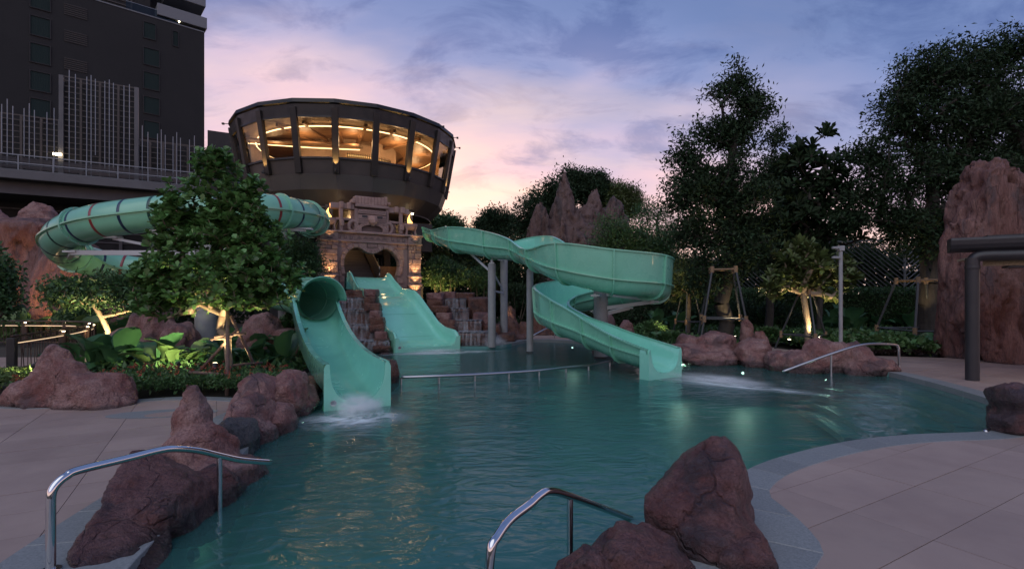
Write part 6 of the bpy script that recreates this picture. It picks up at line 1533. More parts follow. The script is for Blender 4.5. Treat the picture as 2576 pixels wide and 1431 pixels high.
whorl_tree('frangipani', 'taller dark frangipani whose rosettes stand out against the sky', P(2060, 850, 23), tline(2062, 840, 2060, 560, 23, 6, 0.05, 4), tb([(2075, 335, 20, 14), (2020, 400, 45, 38), (2090, 430, 45, 45), (2040, 480, 65, 45), (2110, 490, 45, 40), (2010, 540, 60, 40), (2080, 560, 60, 45), (2140, 570, 40, 40), (2050, 620, 80, 35)], 23, 0.9), 260, 13, 0.48, 0.16, 29, 'lf_dark', 'bark_dark', 0.12, 0.02)
tree('garden_tree', 'small warm-lit tree with thin trunk just right of the spiral slide', P(1735, 850, 25), tline(1728, 845, 1732, 720, 25, 5), tb([(1735, 690, 45, 38), (1700, 720, 30, 28), (1765, 715, 32, 30)], 25), 230, 28, 0.22, 0.08, 30, 'lf_warm', 'bark', r_base=0.13, r_tip=0.010, spread=0.28)
# --- trees behind
BT = 'trees behind the slides'
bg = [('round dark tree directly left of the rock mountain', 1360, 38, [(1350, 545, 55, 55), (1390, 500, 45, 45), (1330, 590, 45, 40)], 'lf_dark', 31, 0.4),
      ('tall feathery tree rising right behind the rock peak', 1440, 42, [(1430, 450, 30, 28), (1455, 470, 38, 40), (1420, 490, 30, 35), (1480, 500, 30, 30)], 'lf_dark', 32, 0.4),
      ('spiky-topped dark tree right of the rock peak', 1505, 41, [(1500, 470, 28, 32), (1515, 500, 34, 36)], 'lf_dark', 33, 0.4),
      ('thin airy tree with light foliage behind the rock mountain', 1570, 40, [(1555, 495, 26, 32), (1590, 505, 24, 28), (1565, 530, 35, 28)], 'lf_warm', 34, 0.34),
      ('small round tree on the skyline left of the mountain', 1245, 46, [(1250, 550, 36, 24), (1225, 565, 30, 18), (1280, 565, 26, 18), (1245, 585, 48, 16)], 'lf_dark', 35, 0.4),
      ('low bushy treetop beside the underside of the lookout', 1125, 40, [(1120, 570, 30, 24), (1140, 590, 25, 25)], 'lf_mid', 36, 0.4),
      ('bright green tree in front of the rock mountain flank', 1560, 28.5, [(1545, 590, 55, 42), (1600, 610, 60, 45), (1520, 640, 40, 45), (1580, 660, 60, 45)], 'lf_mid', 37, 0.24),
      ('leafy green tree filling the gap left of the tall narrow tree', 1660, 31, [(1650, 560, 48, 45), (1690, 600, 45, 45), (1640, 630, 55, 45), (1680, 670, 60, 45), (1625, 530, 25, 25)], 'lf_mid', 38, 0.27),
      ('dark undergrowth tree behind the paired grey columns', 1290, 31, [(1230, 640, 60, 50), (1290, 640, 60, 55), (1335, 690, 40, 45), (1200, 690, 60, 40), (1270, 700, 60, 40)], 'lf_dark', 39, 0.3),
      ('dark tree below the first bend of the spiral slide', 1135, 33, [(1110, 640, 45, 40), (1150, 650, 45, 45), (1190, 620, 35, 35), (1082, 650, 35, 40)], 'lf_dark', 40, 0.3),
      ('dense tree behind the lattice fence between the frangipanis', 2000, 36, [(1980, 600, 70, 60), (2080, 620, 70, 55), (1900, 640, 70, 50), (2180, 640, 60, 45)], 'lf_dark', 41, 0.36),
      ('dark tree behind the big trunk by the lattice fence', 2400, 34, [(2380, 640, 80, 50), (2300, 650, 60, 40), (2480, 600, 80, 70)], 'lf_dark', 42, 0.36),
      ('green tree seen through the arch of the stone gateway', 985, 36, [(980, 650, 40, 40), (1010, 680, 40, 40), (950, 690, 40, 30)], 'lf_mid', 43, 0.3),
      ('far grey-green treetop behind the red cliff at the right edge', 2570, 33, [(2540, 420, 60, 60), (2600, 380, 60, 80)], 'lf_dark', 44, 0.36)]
for lab, u, Y, sp_, lf_, sd, LL in bg:
    cv = min(s[1] for s in sp_) + 20
    tree('background_tree', lab, Vector(((u-1288)/1288*Y, Y, 0)), tline(u, 845, (sp_[0][0]), cv, Y, 7, 0.08, sd), tb(sp_, Y, 1.0), 300, 75, LL*0.62, LL*0.24, sd, lf_, 'bark_dark', r_base=0.2, r_tip=0.012, spread=0.34, group=BT, uneven=0.7)
# --- bushes
def bush(label, u, v, Y, ru, rv, leaf, seed, n=4200, L=0.13, cat='bush', group=None, lob=9, name='bush'):
    rs = np.random.RandomState(seed); c = P(u, v, Y); rx, rz = ru/1288*Y, rv/1288*Y; root = thing(name, label, cat, (c.x, c.y, 0), group)
    bl_ = [((c.x, c.y, c.z), (rx*0.75, rx*0.6, rz*0.8))]
    for k in range(lob): s = unit(rs.normal(size=(1, 3)))[0]; bl_.append(((c.x + s[0]*rx*0.62, c.y + s[1]*rx*0.5, c.z + abs(s[2])*rz*0.6 - rz*0.15), (rx*0.42, rx*0.40, rz*0.42)))
    pos, out = blob_pts(rs, bl_, n, 0.28); d = out + rs.normal(size=(n, 3))*0.7; nrm = out*0.5 + rs.normal(size=(n, 3))*0.4 + np.array([0, 0, 0.5]); Ls = L*rs.uniform(0.6, 1.25, n)
    leaves_obj('foliage', pos, d, nrm, Ls, Ls*0.45, 'lance', M[leaf], root)
    mb = MB()
    for k in range(7): a = 2*PI*k/7; mb.tube([(c.x + 0.05*math.cos(a), c.y + 0.05*math.sin(a), -0.05), (c.x + rx*0.35*math.cos(a), c.y + rx*0.3*math.sin(a), c.z*0.6), (c.x + rx*0.6*math.cos(a), c.y + rx*0.5*math.sin(a), c.z + rz*0.3)], [0.035, 0.025, 0.01], 5)
    mb.build('stems', M['bark'], root); return root
BB = 'bushes behind the cascades'
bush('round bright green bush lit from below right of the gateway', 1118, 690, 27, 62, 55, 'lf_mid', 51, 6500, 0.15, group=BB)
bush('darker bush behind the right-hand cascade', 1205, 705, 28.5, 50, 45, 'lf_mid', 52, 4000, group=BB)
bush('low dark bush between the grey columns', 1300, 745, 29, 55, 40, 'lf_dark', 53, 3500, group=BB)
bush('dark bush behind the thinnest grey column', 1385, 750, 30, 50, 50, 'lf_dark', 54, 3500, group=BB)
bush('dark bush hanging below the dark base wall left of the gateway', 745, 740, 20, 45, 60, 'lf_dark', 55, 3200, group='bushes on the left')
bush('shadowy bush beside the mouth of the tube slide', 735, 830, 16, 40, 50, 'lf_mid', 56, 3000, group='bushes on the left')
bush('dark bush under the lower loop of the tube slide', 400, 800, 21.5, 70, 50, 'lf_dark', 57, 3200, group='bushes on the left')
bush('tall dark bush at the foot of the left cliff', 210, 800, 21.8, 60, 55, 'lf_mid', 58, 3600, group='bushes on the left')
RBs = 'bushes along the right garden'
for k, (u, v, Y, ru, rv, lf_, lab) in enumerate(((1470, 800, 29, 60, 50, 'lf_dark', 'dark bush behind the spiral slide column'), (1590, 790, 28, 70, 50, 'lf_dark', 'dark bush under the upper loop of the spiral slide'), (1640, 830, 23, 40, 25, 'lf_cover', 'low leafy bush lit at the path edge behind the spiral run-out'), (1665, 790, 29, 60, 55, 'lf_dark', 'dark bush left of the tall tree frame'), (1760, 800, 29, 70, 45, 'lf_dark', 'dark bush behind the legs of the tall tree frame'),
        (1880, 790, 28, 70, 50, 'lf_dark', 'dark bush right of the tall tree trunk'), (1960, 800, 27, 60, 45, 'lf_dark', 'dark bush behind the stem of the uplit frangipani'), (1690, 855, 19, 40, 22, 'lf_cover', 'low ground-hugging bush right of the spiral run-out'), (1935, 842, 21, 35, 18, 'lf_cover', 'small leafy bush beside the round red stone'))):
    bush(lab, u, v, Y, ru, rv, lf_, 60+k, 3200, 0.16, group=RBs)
# --- clipped hedge in front of the lattice fence
def hedge(label, p0, p1, w, h, leaf, seed, n, L):
    rs = np.random.RandomState(seed); p0, p1 = np.array(p0), np.array(p1); d = unit((p1-p0)[None])[0]; s = np.array([-d[1], d[0], 0]); LL = np.linalg.norm(p1-p0)
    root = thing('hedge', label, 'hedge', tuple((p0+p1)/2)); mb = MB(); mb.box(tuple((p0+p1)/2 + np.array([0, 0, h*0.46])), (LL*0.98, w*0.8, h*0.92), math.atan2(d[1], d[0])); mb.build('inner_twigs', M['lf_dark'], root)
    t = rs.uniform(0, 1, n); a = rs.uniform(-1, 1, n)*w/2; z = rs.uniform(0, 1, n)*h; f = rs.randint(0, 3, n)
    a = np.where(f > 0, -w/2*rs.uniform(0.85, 1.1, n), a); z = np.where(f == 0, h*rs.uniform(0.93, 1.06, n), z)
    pos = p0 + d*(t*LL)[:, None] + s*a[:, None]; pos[:, 2] = z + 0.1*fbm(pos, 2); o = np.where((f > 0)[:, None], -s, np.array([0, 0, 1.0])); dd = o + rs.normal(size=(n, 3))*0.8; nr = o*0.5 + rs.normal(size=(n, 3))*0.5 + np.array([0, 0, 0.4])
    leaves_obj('foliage', pos, dd, nr, L*rs.uniform(0.6, 1.2, n), L*0.42, 'lance', M[leaf], root)
hedge('tall clipped hedge running below the lattice fence', (9.4, 32.4, 0), (23.5, 26.0, 0), 0.9, 2.25, 'lf_mid', 71, 15000, 0.17)
# --- far belt of trees closing the view
def far_belt(label, pts, h, n, L, leaf, seed, name='far_wood'):
    rs = np.random.RandomState(seed); P0 = np.array(pts, float); seg = rs.randint(0, len(P0)-1, n); t = rs.uniform(0, 1, n)[:, None]; b = P0[seg]*(1-t) + P0[seg+1]*t
    pos = np.concatenate([b, np.zeros((n, 1))], 1); pos[:, 1] += rs.normal(size=n)*1.2; hh = h*(0.8 + 0.9*fbm(np.stack([pos[:, 0]*0.35, pos[:, 1]*0.2, pos[:, 0]*0], -1), 3)); pos[:, 2] = hh*rs.uniform(0, 1, n)**0.8
    d = rs.normal(size=(n, 3)) + np.array([0, -0.3, 0.2]); nr = rs.normal(size=(n, 3)) + np.array([0, -0.4, 0.5]); Ls = L*rs.uniform(0.6, 1.3, n)
    tag(leaves_obj(name, pos, d, nr, Ls, Ls*0.5, 'lance', M[leaf], loc=(float(pos[:, 0].mean()), float(pos[:, 1].mean()), 0)), label, 'wood', kind='stuff')
far_belt('dark far belt of trees beyond the lattice fence', [(8, 42), (20, 40), (32, 36), (40, 26)], 5.6, 26000, 0.5, 'lf_dark', 91)
far_belt('dark far belt of trees beyond the lookout and slides', [(-9, 44), (0, 46), (10, 42)], 5.8, 16000, 0.5, 'lf_dark', 92)
far_belt('dark far greenery under the podium on the left', [(-60, 40), (-30, 34), (-16, 40), (-10, 44)], 3.2, 12000, 0.45, 'lf_dark', 93)
# --- ground cover masses
def inside(poly, x, y):
    r = np.zeros(len(x), bool); n = len(poly)
    for i in range(n):
        (x0, y0), (x1, y1) = poly[i], poly[(i+1) % n]
        c = ((y0 > y) != (y1 > y)) & (x < (x1-x0)*(y-y0)/((y1-y0) if y1 != y0 else 1e-9) + x0); r ^= c
    return r
def cover(name, label, poly, n, h, L, W, leaf, seed, kind='lance', cat='ground cover', lift=0.5):
    rs = np.random.RandomState(seed); xs = [p[0] for p in poly]; ys_ = [p[1] for p in poly]
    x = rs.uniform(min(xs), max(xs), n*3); y = rs.uniform(min(ys_), max(ys_), n*3); k = inside(poly, x, y); x, y = x[k][:n], y[k][:n]; m = len(x)
    hh = h*(0.75 + 0.6*fbm(np.stack([x*1.6, y*1.6, x*0+seed], -1), 3)); z = hh*rs.uniform(0.15, 1.0, m)**0.5
    pos = np.stack([x, y, z], -1); d = rs.normal(size=(m, 3)) + np.array([0, -0.2, lift]); nr = rs.normal(size=(m, 3))*0.45 + np.array([0, 0, 1]); Ls = L*rs.uniform(0.6, 1.25, m)
    o = leaves_obj(name, pos, d, nr, Ls, Ls*W/L, kind, M[leaf], loc=(float(np.mean(x)), float(np.mean(y)), 0)); tag(o, label, cat, kind='stuff'); return pos
bedf = [(x, y) for x, y in smooth2(bed_l, 3)]
front = [(x, y+0.06) for x, y in bedf if x > -9.6]
ixp = front + [(-9.6, 10.4), (-8.6, 11.6), (-6.6, 11.9), (-4.95, 11.6)]
cover('flowering_hedge', 'low leafy hedge with red flowers along the left deck edge', ixp, 15000, 0.44, 0.105, 0.036, 'lf_cover', 81)
rs = np.random.RandomState(5)
def flowers(poly, n, h, seed):
    rs = np.random.RandomState(seed); xs = [p[0] for p in poly]; ys_ = [p[1] for p in poly]; x = rs.uniform(min(xs), max(xs), n*4); y = rs.uniform(min(ys_), max(ys_), n*4); k = inside(poly, x, y); x, y = x[k][:n], y[k][:n]; m = len(x)
    c = np.stack([x, y, h*rs.uniform(0.9, 1.15, m)], -1); pos = np.repeat(c, 12, 0) + rs.normal(size=(m*12, 3))*0.018; d = rs.normal(size=(m*12, 3)) + np.array([0, 0, 0.6])
    o = leaves_obj('red_flowers', pos, d, rs.normal(size=(m*12, 3)), 0.028, 0.02, 'lance', M['flower'], loc=(float(x.mean()), float(y.mean()), h)); tag(o, 'small red flower heads scattered over the left hedge', 'flowers', kind='stuff')
flowers(ixp, 120, 0.43, 6)
cover('leafy_border', 'bright low leaves at the left edge beside the rock mound', [(-13.5, 10.45), (-10.5, 10.25), (-9.7, 10.6), (-10.6, 11.7), (-13.5, 11.2)], 5000, 0.5, 0.11, 0.04, 'lf_lime', 82)
GC_R = [(12.2, 17.1), (13.8, 16.6), (15.5, 18.5), (15.5, 22), (11.0, 22), (10.5, 19.0), (11.2, 17.2)]
cover('broad_ground_cover', 'low heart-leaved ground cover in the right garden bed', GC_R, 3800, 0.55, 0.24, 0.20, 'lf_cover', 83, 'heart')
cover('maroon_border', 'dark maroon edging plants along the right garden path', [(10.55, 18.0), (10.95, 17.15), (12.4, 17.0), (13.9, 16.55), (14.0, 16.95), (12.5, 17.45), (11.2, 17.6), (10.9, 18.2)], 2600, 0.28, 0.08, 0.03, 'lf_purple', 84)
cover('garden_ground_cover', 'dark low planting under the right-hand trees', [(9.8, 21), (10.6, 19.2), (15, 22), (20, 24), (20, 30), (4, 31), (4.6, 24.5), (6.6, 24.2), (7, 27.5), (9, 27.5)], 9000, 0.45, 0.22, 0.10, 'lf_cover', 85)
cover('bank_ground_cover', 'low planting between the spiral run-out and the right bank boulders', [(4.9, 18.2), (5.6, 16.9), (8.4, 16.9), (8.2, 20.5), (7.6, 23.8), (5.2, 23.5)], 5000, 0.42, 0.16, 0.07, 'lf_cover', 86)
cover('left_ground_cover', 'dark low planting behind the left bed in front of the tube slide columns', [(-9.6, 11.8), (-5.1, 12), (-5.5, 17), (-6.5, 20.5), (-14.5, 24), (-14.8, 19), (-12.0, 17), (-10.8, 15.4), (-11, 13.6)], 9000, 0.4, 0.2, 0.09, 'lf_cover', 87)
cover('back_ground_cover', 'dark undergrowth behind the cascades', [(-3.4, 25), (0, 24.3), (0, 27), (4, 27), (4, 32), (-3.4, 32)], 4500, 0.7, 0.25, 0.1, 'lf_dark', 88)

# --- broad-leaved plants, leaf by leaf
def broad_leaf_mesh(L, W, curl, seed):
    rs = np.random.RandomState(seed); rows = 7; V = []; F = []
    for i in range(rows):
        f = i/(rows-1); w = W*math.sin(PI*min(1, f*0.93+0.07))**0.75*(1.0 if f < 0.55 else 1.06-0.2*f)
        if i == rows-1: w = 0.004
        y = L*(0.28 + 0.72*f); z = L*0.55*f - curl*L*f*f
        for sx in (-1, -0.5, 0, 0.5, 1): V.append((sx*w/2, y*math.cos(0.35*f), z + abs(sx)*w*0.18 + 0.012*math.sin(i*2+sx*3)))
    for i in range(rows-1):
        for j in range(4): F.append((i*5+j, i*5+j+1, (i+1)*5+j+1, (i+1)*5+j))
    b = len(V); r = 0.012
    for (y, z) in ((0, -0.02), (L*0.28, 0.0)):
        for a in range(4): V.append((r*math.cos(a*PI/2), y, z + r*math.sin(a*PI/2)))
    for a in range(4): F.append((b+a, b+(a+1) % 4, b+4+(a+1) % 4, b+4+a))
    me = bpy.data.meshes.new('leaf'); me.from_pydata(V, [], F); me.polygons.foreach_set('use_smooth', [True]*len(F)); me.update(); return me
BLM = {}
for nm in ('lf_broad', 'lf_lime'):
    BLM[nm] = []
    for k, (L, W, c) in enumerate(((0.62, 0.30, 0.55), (0.55, 0.27, 0.75), (0.70, 0.30, 0.35), (0.48, 0.26, 0.9))):
        me = broad_leaf_mesh(L, W, c, k); me.materials.append(M[nm]); BLM[nm].append(me)
prnd = random.Random(9)
ORD = ['leftmost', 'second', 'third', 'fourth', 'fifth', 'sixth', 'seventh', 'eighth', 'ninth', 'tenth', 'eleventh', 'twelfth', 'thirteenth', 'fourteenth', 'fifteenth', 'sixteenth', 'seventeenth', 'eighteenth', 'nineteenth', 'twentieth', 'twenty-first']
def row_label(spots, k, what):
    n = sorted(range(len(spots)), key=lambda i: spots[i][0]).index(k)
    return ORD[n] + (' ' if n == 0 else ' from left of the ') + what
def broad_plant(label, p, s, nleaf=9, leaf='lf_broad', group='broad-leaved plants'):
    root = thing('broad_leaved_plant', label, 'plant', p, group)
    for k in range(nleaf):
        o = bpy.data.objects.new('leaf', prnd.choice(BLM[leaf])); link(o, root); a = 2.4*k + prnd.uniform(-0.3, 0.3); inner = k/nleaf
        o.rotation_euler = (R(8 + 48*inner + prnd.uniform(-8, 8)), prnd.uniform(-0.25, 0.25), a); sc = s*prnd.uniform(0.8, 1.15); o.scale = (sc, sc, sc)
        o.location = (0.04*math.cos(a), 0.04*math.sin(a), 0.05 + 0.12*s*inner)
SP1 = (((215, 945, 1.0), (255, 940, 1.05), (300, 945, 1.1), (340, 935, 1.1), (378, 945, 1.1), (500, 935, 0.9), (590, 935, 0.9), (632, 940, 1.0), (672, 938, 1.05), (710, 935, 1.1), (722, 922, 1.05), (650, 915, 1.0), (700, 905, 1.1), (750, 895, 1.1), (290, 915, 1.0), (235, 918, 1.0), (600, 905, 1.0), (345, 910, 1.0), (745, 870, 1.0), (720, 885, 1.0)))
for k, (u, v, s) in enumerate(SP1):
    broad_plant(row_label(SP1, k, 'large glossy leafy plants behind the flowering hedge'), G(u, v), s*1.55, 10, group='glossy plants in the left bed')
broad_plant('plant with big pale leaves caught in the spotlight left of the staked tree', G(425, 945), 1.6, 10, 'lf_lime', 'spotlit plants')
broad_plant('second spotlit pale-leaved plant nearest the staked tree', G(455, 940), 1.45, 9, 'lf_lime', 'spotlit plants')
SP2 = ((15, 862), (50, 860), (90, 856), (125, 855), (205, 868), (235, 872), (255, 862), (60, 848), (110, 846), (160, 850), (225, 850), (0, 850), (320, 872), (340, 866))
for k, (u, v) in enumerate(SP2):
    broad_plant(row_label(SP2, k, 'tall leafy plants between lit fence and left cliff'), G(u, v), 2.0, 9, 'lf_lime' if k < 7 else 'lf_broad', 'plants behind the lit fence')
SP3 = ((2120, 838), (2160, 836), (2205, 838), (2250, 835), (2095, 842), (2185, 830), (2230, 828), (1930, 838), (1700, 838), (1655, 838), (2140, 845), (2280, 838), (2300, 842))
for k, (u, v) in enumerate(SP3):
    broad_plant(row_label(SP3, k, 'dark upright leafy plants before the right-hand hedge'), G(u, v), 2.1, 10, 'lf_broad', 'plants before the hedge')
SP4 = ((2050, 868), (2085, 872), (2120, 872), (2160, 876), (2200, 878), (2240, 880), (2290, 884), (2340, 888), (2360, 882), (2310, 876), (2262, 872), (2215, 868), (2180, 866), (2335, 872), (2030, 862), (1650, 862), (1690, 868))
for k, (u, v) in enumerate(SP4):
    broad_plant(row_label(SP4, k, 'knee-high leafy plants edging the right garden bed'), G(u, v), 0.85, 9, 'lf_broad', 'plants edging the right bed')

# --- metal support frames round the big trees
def frame_support(label, c, r_top, r_bot, h, hb, legs, rot0, rp=0.045):
    root = thing('tree_support', label, 'tree support', (c[0], c[1], 0), 'metal tree support frames'); c = Vector((c[0], c[1], 0))
    tops = [c + Vector((r_top*math.cos(rot0+2*PI*k/legs), r_top*math.sin(rot0+2*PI*k/legs), h)) for k in range(legs)]; bots = [c + Vector((r_bot*math.cos(rot0+2*PI*k/legs), r_bot*math.sin(rot0+2*PI*k/legs), -0.05)) for k in range(legs)]
    for k in range(legs):
        a, b = bots[k], tops[k]; mb = MB(); mb.cyl(a, b, rp, 10); mb.build('leg', M['polem'], root, smooth=True, ang=40)
        m1, m2 = a.lerp(b, hb), bots[(k+1) % legs].lerp(tops[(k+1) % legs], hb)
        mb = MB(); mb.cyl(m1, m2, rp*0.8, 10); mb.build('brace', M['polem'], root, smooth=True, ang=40)
        mb = MB(); mb.cyl(b, tops[(k+1) % legs], rp*0.8, 10); mb.build('top_bar', M['wrap'], root, smooth=True, ang=40)
        for q in (m1, b): mb = MB(); mb.cyl(q - Vector((0, 0, 0.13)), q + Vector((0, 0, 0.13)), rp*1.7, 10); mb.build('joint', M['wrap'], root, smooth=True, ang=40)
tc_ = P(1818, 743, 21.0)
frame_support('four-legged dark frame round the tall narrow tree', (tc_.x, tc_.y), 0.62, 1.35, 3.05, 0.36, 4, 0.5)
tc_ = P(2320, 743, 20.5)
frame_support('wide dark frame leaning against the huge forked tree', (tc_.x, tc_.y), 0.85, 1.75, 2.6, 0.26, 4, 0.75)
tc_ = P(2030, 743, 18.6); frame_support('low frame with wrapped joints round the uplit frangipani', (tc_.x, tc_.y), 0.25, 1.1, 2.1, 0.28, 3, 0.3, 0.035)
tc_ = P(1730, 743, 24.6); frame_support('small frame round the warm-lit garden tree', (tc_.x, tc_.y), 0.3, 0.9, 2.2, 0.35, 3, 0.1, 0.035)

# ------------------------------------------------------------------ lamps in the garden
lp = thing('lamp_post', 'slim grey lamp post standing behind the pink boulders on the right', 'lamp post', (0, 0, 0)); pb = G(2115, 905) ; lp.location = (pb.x, pb.y, 0)
mb = MB(); mb.cyl((pb.x, pb.y, -0.02), (pb.x, pb.y, P(0, 625, pb.y).z), 0.055, 14); mb.build('post', M['grey_paint'], lp, smooth=True, ang=40)
zt = P(0, 625, pb.y).z
mb = MB(); mb.box((pb.x, pb.y, zt), (0.16, 0.16, 0.16)); mb.build('lamp_head', M['grey_paint'], lp, bevel=0.01)
for dz in (0.02, -0.28): mb = MB(); mb.box((pb.x-0.16, pb.y-0.02, zt+dz), (0.22, 0.10, 0.07)); mb.build('spotlight', M['grey_paint'], lp, bevel=0.01)
def uplight(label, loc, aim, energy, cone=75, color=(1.0, 0.74, 0.38), glow=True, size=0.04):
    loc = Vector(loc); d = (Vector(aim)-loc).normalized(); t = thing('garden_uplight', label, 'garden light', loc, 'garden uplights')
    mb = MB(); mb.cyl(loc - Vector((0, 0, 0.1)), loc, 0.02, 8); mb.build('spike', M['black'], t)
    mb = MB(); mb.tube([loc, loc + d*0.11], [0.045, 0.055], 12); mb.build('housing', M['black'], t)
    mb = MB(); mb.tube([loc + d*0.112, loc + d*0.116], 0.045, 12); mb.build('lens', M['lens_w'], t)
    lamp(t, loc + d*0.15, 'SPOT', energy*3.0, color, aim, size=size, cone=cone)
uplight('small spotlight at the foot of the staked tree', (P(540, 950, 10.9).x, 10.9, 0.45), P(560, 760, 11.4), 65, 80)
uplight('spotlight hidden behind the trunk of the staked tree', (P(610, 950, 11.9).x, 11.9, 0.3), P(600, 740, 11.5), 55, 90)
uplight('spotlight under the big pale leaves in the left bed', (P(450, 960, 11.75).x, 11.75, 0.42), P(432, 885, 12.8), 45, 95, (0.95, 0.95, 0.55))
uplight('spotlight at the foot of the pale-branched tree', (P(262, 880, 15.4).x, 15.4, 0.25), P(272, 770, 16.2), 110, 80)
uplight('spotlight among the leaves right of the pale-branched tree', (P(310, 880, 15.6).x, 15.6, 0.25), P(270, 760, 16.2), 60, 80)
uplight('spotlight washing the left half of the brown cliff', (P(20, 860, 23.4).x, 23.4, 0.9), P(10, 680, 26.0), 130, 100, (1.0, 0.50, 0.18))
uplight('spotlight washing the right half of the brown cliff', (P(130, 860, 23.2).x, 23.2, 0.9), P(120, 680, 25.8), 130, 100, (1.0, 0.50, 0.18))
uplight('spotlight glowing beside the path right of the spiral slide', (P(1668, 840, 22.0).x, 21.4, 0.25), P(1690, 690, 24.5), 110, 80)
uplight('spotlight at the foot of the low frangipani', (P(2062, 860, 18.0).x, 18.0, 0.22), P(2025, 690, 18.6), 100, 80)
uplight('spotlight behind the stem of the low frangipani', (P(1985, 855, 19.6).x, 19.6, 0.22), P(1990, 680, 18.8), 60, 85)
uplight('spotlight under the round bush by the gateway', (P(1090, 790, 26.0).x, 26.1, 0.8), P(1105, 690, 27), 150, 95, (1.0, 0.62, 0.25))
uplight('spotlight aimed up the trunk of the tall narrow tree', (P(1850, 840, 21.2).x, 21.2, 0.2), P(1830, 640, 22), 45, 60)
uplight('spotlight aimed up the forked trunk of the huge tree', (P(2300, 850, 20.4).x, 20.4, 0.2), P(2320, 640, 21.4), 45, 60)
uplight('spotlight in the leaves at the left edge by the rock mound', (P(60, 985, 10.6).x, 10.9, 0.55), P(40, 950, 10.9), 10, 120, (1.0, 0.9, 0.45))
uplight('spotlight between the plants next to the front slide', (P(775, 900, 12.3).x, 12.3, 0.55), P(720, 880, 13.0), 14, 110, (1.0, 0.92, 0.6))
uplight('spotlight behind the cascade below the grey columns', (P(1255, 810, 25.4).x, 25.2, 0.6), P(1270, 770, 26), 16, 110)
# underwater lamps
def pool_lamp(label, p, inward, energy, col=(0.95, 1.0, 0.80)):
    p = Vector(p); d = Vector(inward).normalized(); t = thing('pool_light', label, 'pool light', p, 'underwater pool lights')
    mb = MB(); mb.tube([p - d*0.03, p + d*0.02], 0.06, 16); mb.build('housing', M['steel_d'], t)
    mb = MB(); mb.tube([p + d*0.021, p + d*0.03], 0.036, 16); mb.build('lens', M['lens_c'], t)
    lamp(t, p + d*0.06, 'SPOT', energy*2.5, col, p + d*2 + Vector((0, 0, -0.55)), size=0.06, cone=130, blend=0.8)
for k, (u, v, lab, e) in enumerate(((1712, 927, 'underwater light right of the spiral slide outlet', 10), (1868, 938, 'bright underwater light below the pale seamed boulder', 12), (2000, 949, 'underwater light at the lower end of the far right handrail', 8), (2075, 953, 'underwater light below the tall pink boulder', 4), (2113, 951, 'underwater light at the top of the curved pool steps', 1.5),
        (1268, 880, 'brightest underwater light at the foot of the right cascade', 22), (1440, 874, 'underwater light at the edge of the far landing', 8), (758, 1058, 'underwater light beside the left bank boulders near the front slide', 7), (392, 1420, 'underwater light at the near left end of the pool', 7))):
    g = G(u, v, WZ-0.16) if v < 1300 else Vector((-2.97, 4.78, -0.42)); pool_lamp(lab, g, (0.2 if u < 900 else -0.2, -1, 0.15) if v < 1000 else (1, 0.2, 0.2) if v < 1300 else (0.45, 0.88, -0.1), e, *(() if v < 1300 else ((1.0, 0.88, 0.58),)))

# ------------------------------------------------------------------ splashing water
def mist_mat(name, dens, sc):
    m = bpy.data.materials.new(name); m.use_nodes = True; t = m.node_tree; t.nodes.clear(); N = t.nodes.new; L = t.links.new
    tcn = N('ShaderNodeTexCoord'); ln = N('ShaderNodeVectorMath'); ln.operation = 'LENGTH'; L(tcn.outputs['Object'], ln.inputs[0])
    r = N('ShaderNodeMapRange'); r.inputs['From Min'].default_value = 1.0; r.inputs['From Max'].default_value = 0.1; L(ln.outputs['Value'], r.inputs['Value'])
    nz = N('ShaderNodeTexNoise'); nz.inputs['Scale'].default_value = sc; nz.inputs['Detail'].default_value = 3; L(tcn.outputs['Object'], nz.inputs['Vector'])
    pw = N('ShaderNodeMath'); pw.operation = 'POWER'; L(r.outputs[0], pw.inputs[0]); pw.inputs[1].default_value = 1.6
    nr = N('ShaderNodeMapRange'); nr.inputs['From Min'].default_value = 0.35; nr.inputs['From Max'].default_value = 0.75; L(nz.outputs['Fac'], nr.inputs['Value'])
    mu = N('ShaderNodeMath'); mu.operation = 'MULTIPLY'; L(pw.outputs[0], mu.inputs[0]); L(nr.outputs[0], mu.inputs[1])
    m2 = N('ShaderNodeMath'); m2.operation = 'MULTIPLY'; L(mu.outputs[0], m2.inputs[0]); m2.inputs[1].default_value = dens
    v = N('ShaderNodeVolumeScatter'); v.inputs['Color'].default_value = (0.95, 0.97, 1, 1); L(m2.outputs[0], v.inputs['Density'])
    o = N('ShaderNodeOutputMaterial'); L(v.outputs[0], o.inputs['Volume']); return m
M['mist'] = mist_mat('spray', 12.0, 2.2)
def spray(name, label, c, s, rz=0.0, tilt=0.0):
    V, F = ico(3); me = bpy.data.meshes.new(name); me.from_pydata([tuple(v) for v in V], [], F); me.materials.append(M['mist'])
    o = bpy.data.objects.new(name, me); C.objects.link(o); o.location = c; o.scale = s; o.rotation_euler = (0, tilt, rz); tag(o, label, 'splash', kind='stuff')
pe = (OL+OR)/2; spray('water_splash', 'white splash where the front slide meets the pool', (pe.x+0.12, pe.y-0.42, 0.02), (0.55, 0.75, 0.26), R(25))
spray('water_splash', 'thin white jet shooting out of the spiral slide outlet', (4.9, 12.3, -0.02), (1.5, 0.42, 0.16), R(-38))
spray('water_splash', 'spray at the foot of the right-hand cascade', (-0.7, 20.6, 0.1), (0.6, 0.4, 0.45))
spray('water_splash', 'foam line under the lip of the wide slide', (-2.9, 19.15, -0.08), (1.4, 0.3, 0.12), R(28))
spray('water_splash', 'spray at the foot of the left-hand cascade', (-5.2, 19.2, 0.0), (0.8, 0.35, 0.2))
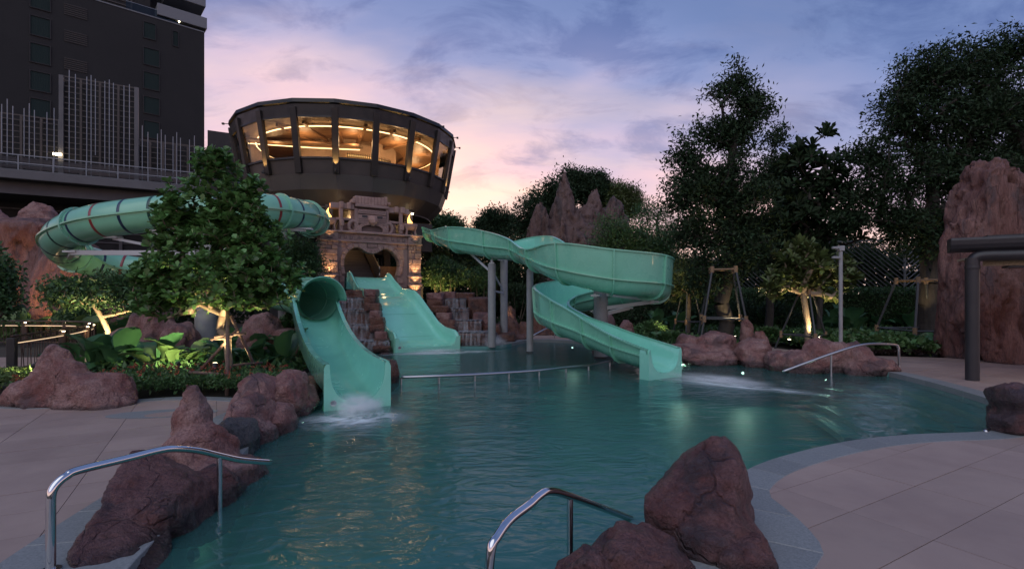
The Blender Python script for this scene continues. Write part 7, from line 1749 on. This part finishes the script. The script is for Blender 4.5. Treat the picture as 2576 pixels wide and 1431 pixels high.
def foam_mat():
    m = bpy.data.materials.new('foam'); m.use_nodes = True; t = m.node_tree; t.nodes.clear(); N = t.nodes.new; L = t.links.new
    tcn = N('ShaderNodeTexCoord'); ln = N('ShaderNodeVectorMath'); ln.operation = 'LENGTH'; L(tcn.outputs['Object'], ln.inputs[0])
    r = N('ShaderNodeMapRange'); r.inputs['From Min'].default_value = 1.0; r.inputs['From Max'].default_value = 0.0; r.interpolation_type = 'SMOOTHSTEP'; L(ln.outputs['Value'], r.inputs['Value'])
    nz = N('ShaderNodeTexNoise'); nz.inputs['Scale'].default_value = 3.0; nz.inputs['Detail'].default_value = 5; nz.inputs['Distortion'].default_value = 1.0; L(tcn.outputs['Object'], nz.inputs['Vector'])
    nr = N('ShaderNodeMapRange'); nr.inputs['From Min'].default_value = 0.30; nr.inputs['From Max'].default_value = 0.62; L(nz.outputs['Fac'], nr.inputs['Value'])
    mu = N('ShaderNodeMath'); mu.operation = 'MULTIPLY'; L(r.outputs[0], mu.inputs[0]); L(nr.outputs[0], mu.inputs[1])
    tr = N('ShaderNodeBsdfTransparent'); df = N('ShaderNodeBsdfDiffuse'); df.inputs['Color'].default_value = (0.80, 0.88, 0.88, 1)
    mx = N('ShaderNodeMixShader'); L(mu.outputs[0], mx.inputs[0]); L(tr.outputs[0], mx.inputs[1]); L(df.outputs[0], mx.inputs[2])
    o = N('ShaderNodeOutputMaterial'); L(mx.outputs[0], o.inputs['Surface']); return m
M['foam'] = foam_mat()
def foam(label, c, s, rz):
    me = bpy.data.meshes.new('foam_patch'); n = 40; me.from_pydata([(math.cos(2*PI*k/n), math.sin(2*PI*k/n), 0) for k in range(n)], [], [tuple(range(n))]); me.materials.append(M['foam'])
    o = bpy.data.objects.new('foam_patch', me); C.objects.link(o); o.location = c; o.scale = s; o.rotation_euler.z = rz; tag(o, label, 'foam', kind='stuff')
foam('foam spreading on the pool below the front slide', (pe.x+0.2, pe.y-0.85, WZ+0.006), (1.15, 1.0, 1), R(25))
foam('streak of foam trailing from the spiral slide outlet', (5.2, 12.0, WZ+0.006), (2.2, 0.55, 1), R(-35))
foam('foam below the wide slide and cascades', (-2.6, 18.9, WZ+0.006), (2.6, 0.8, 1), R(20))
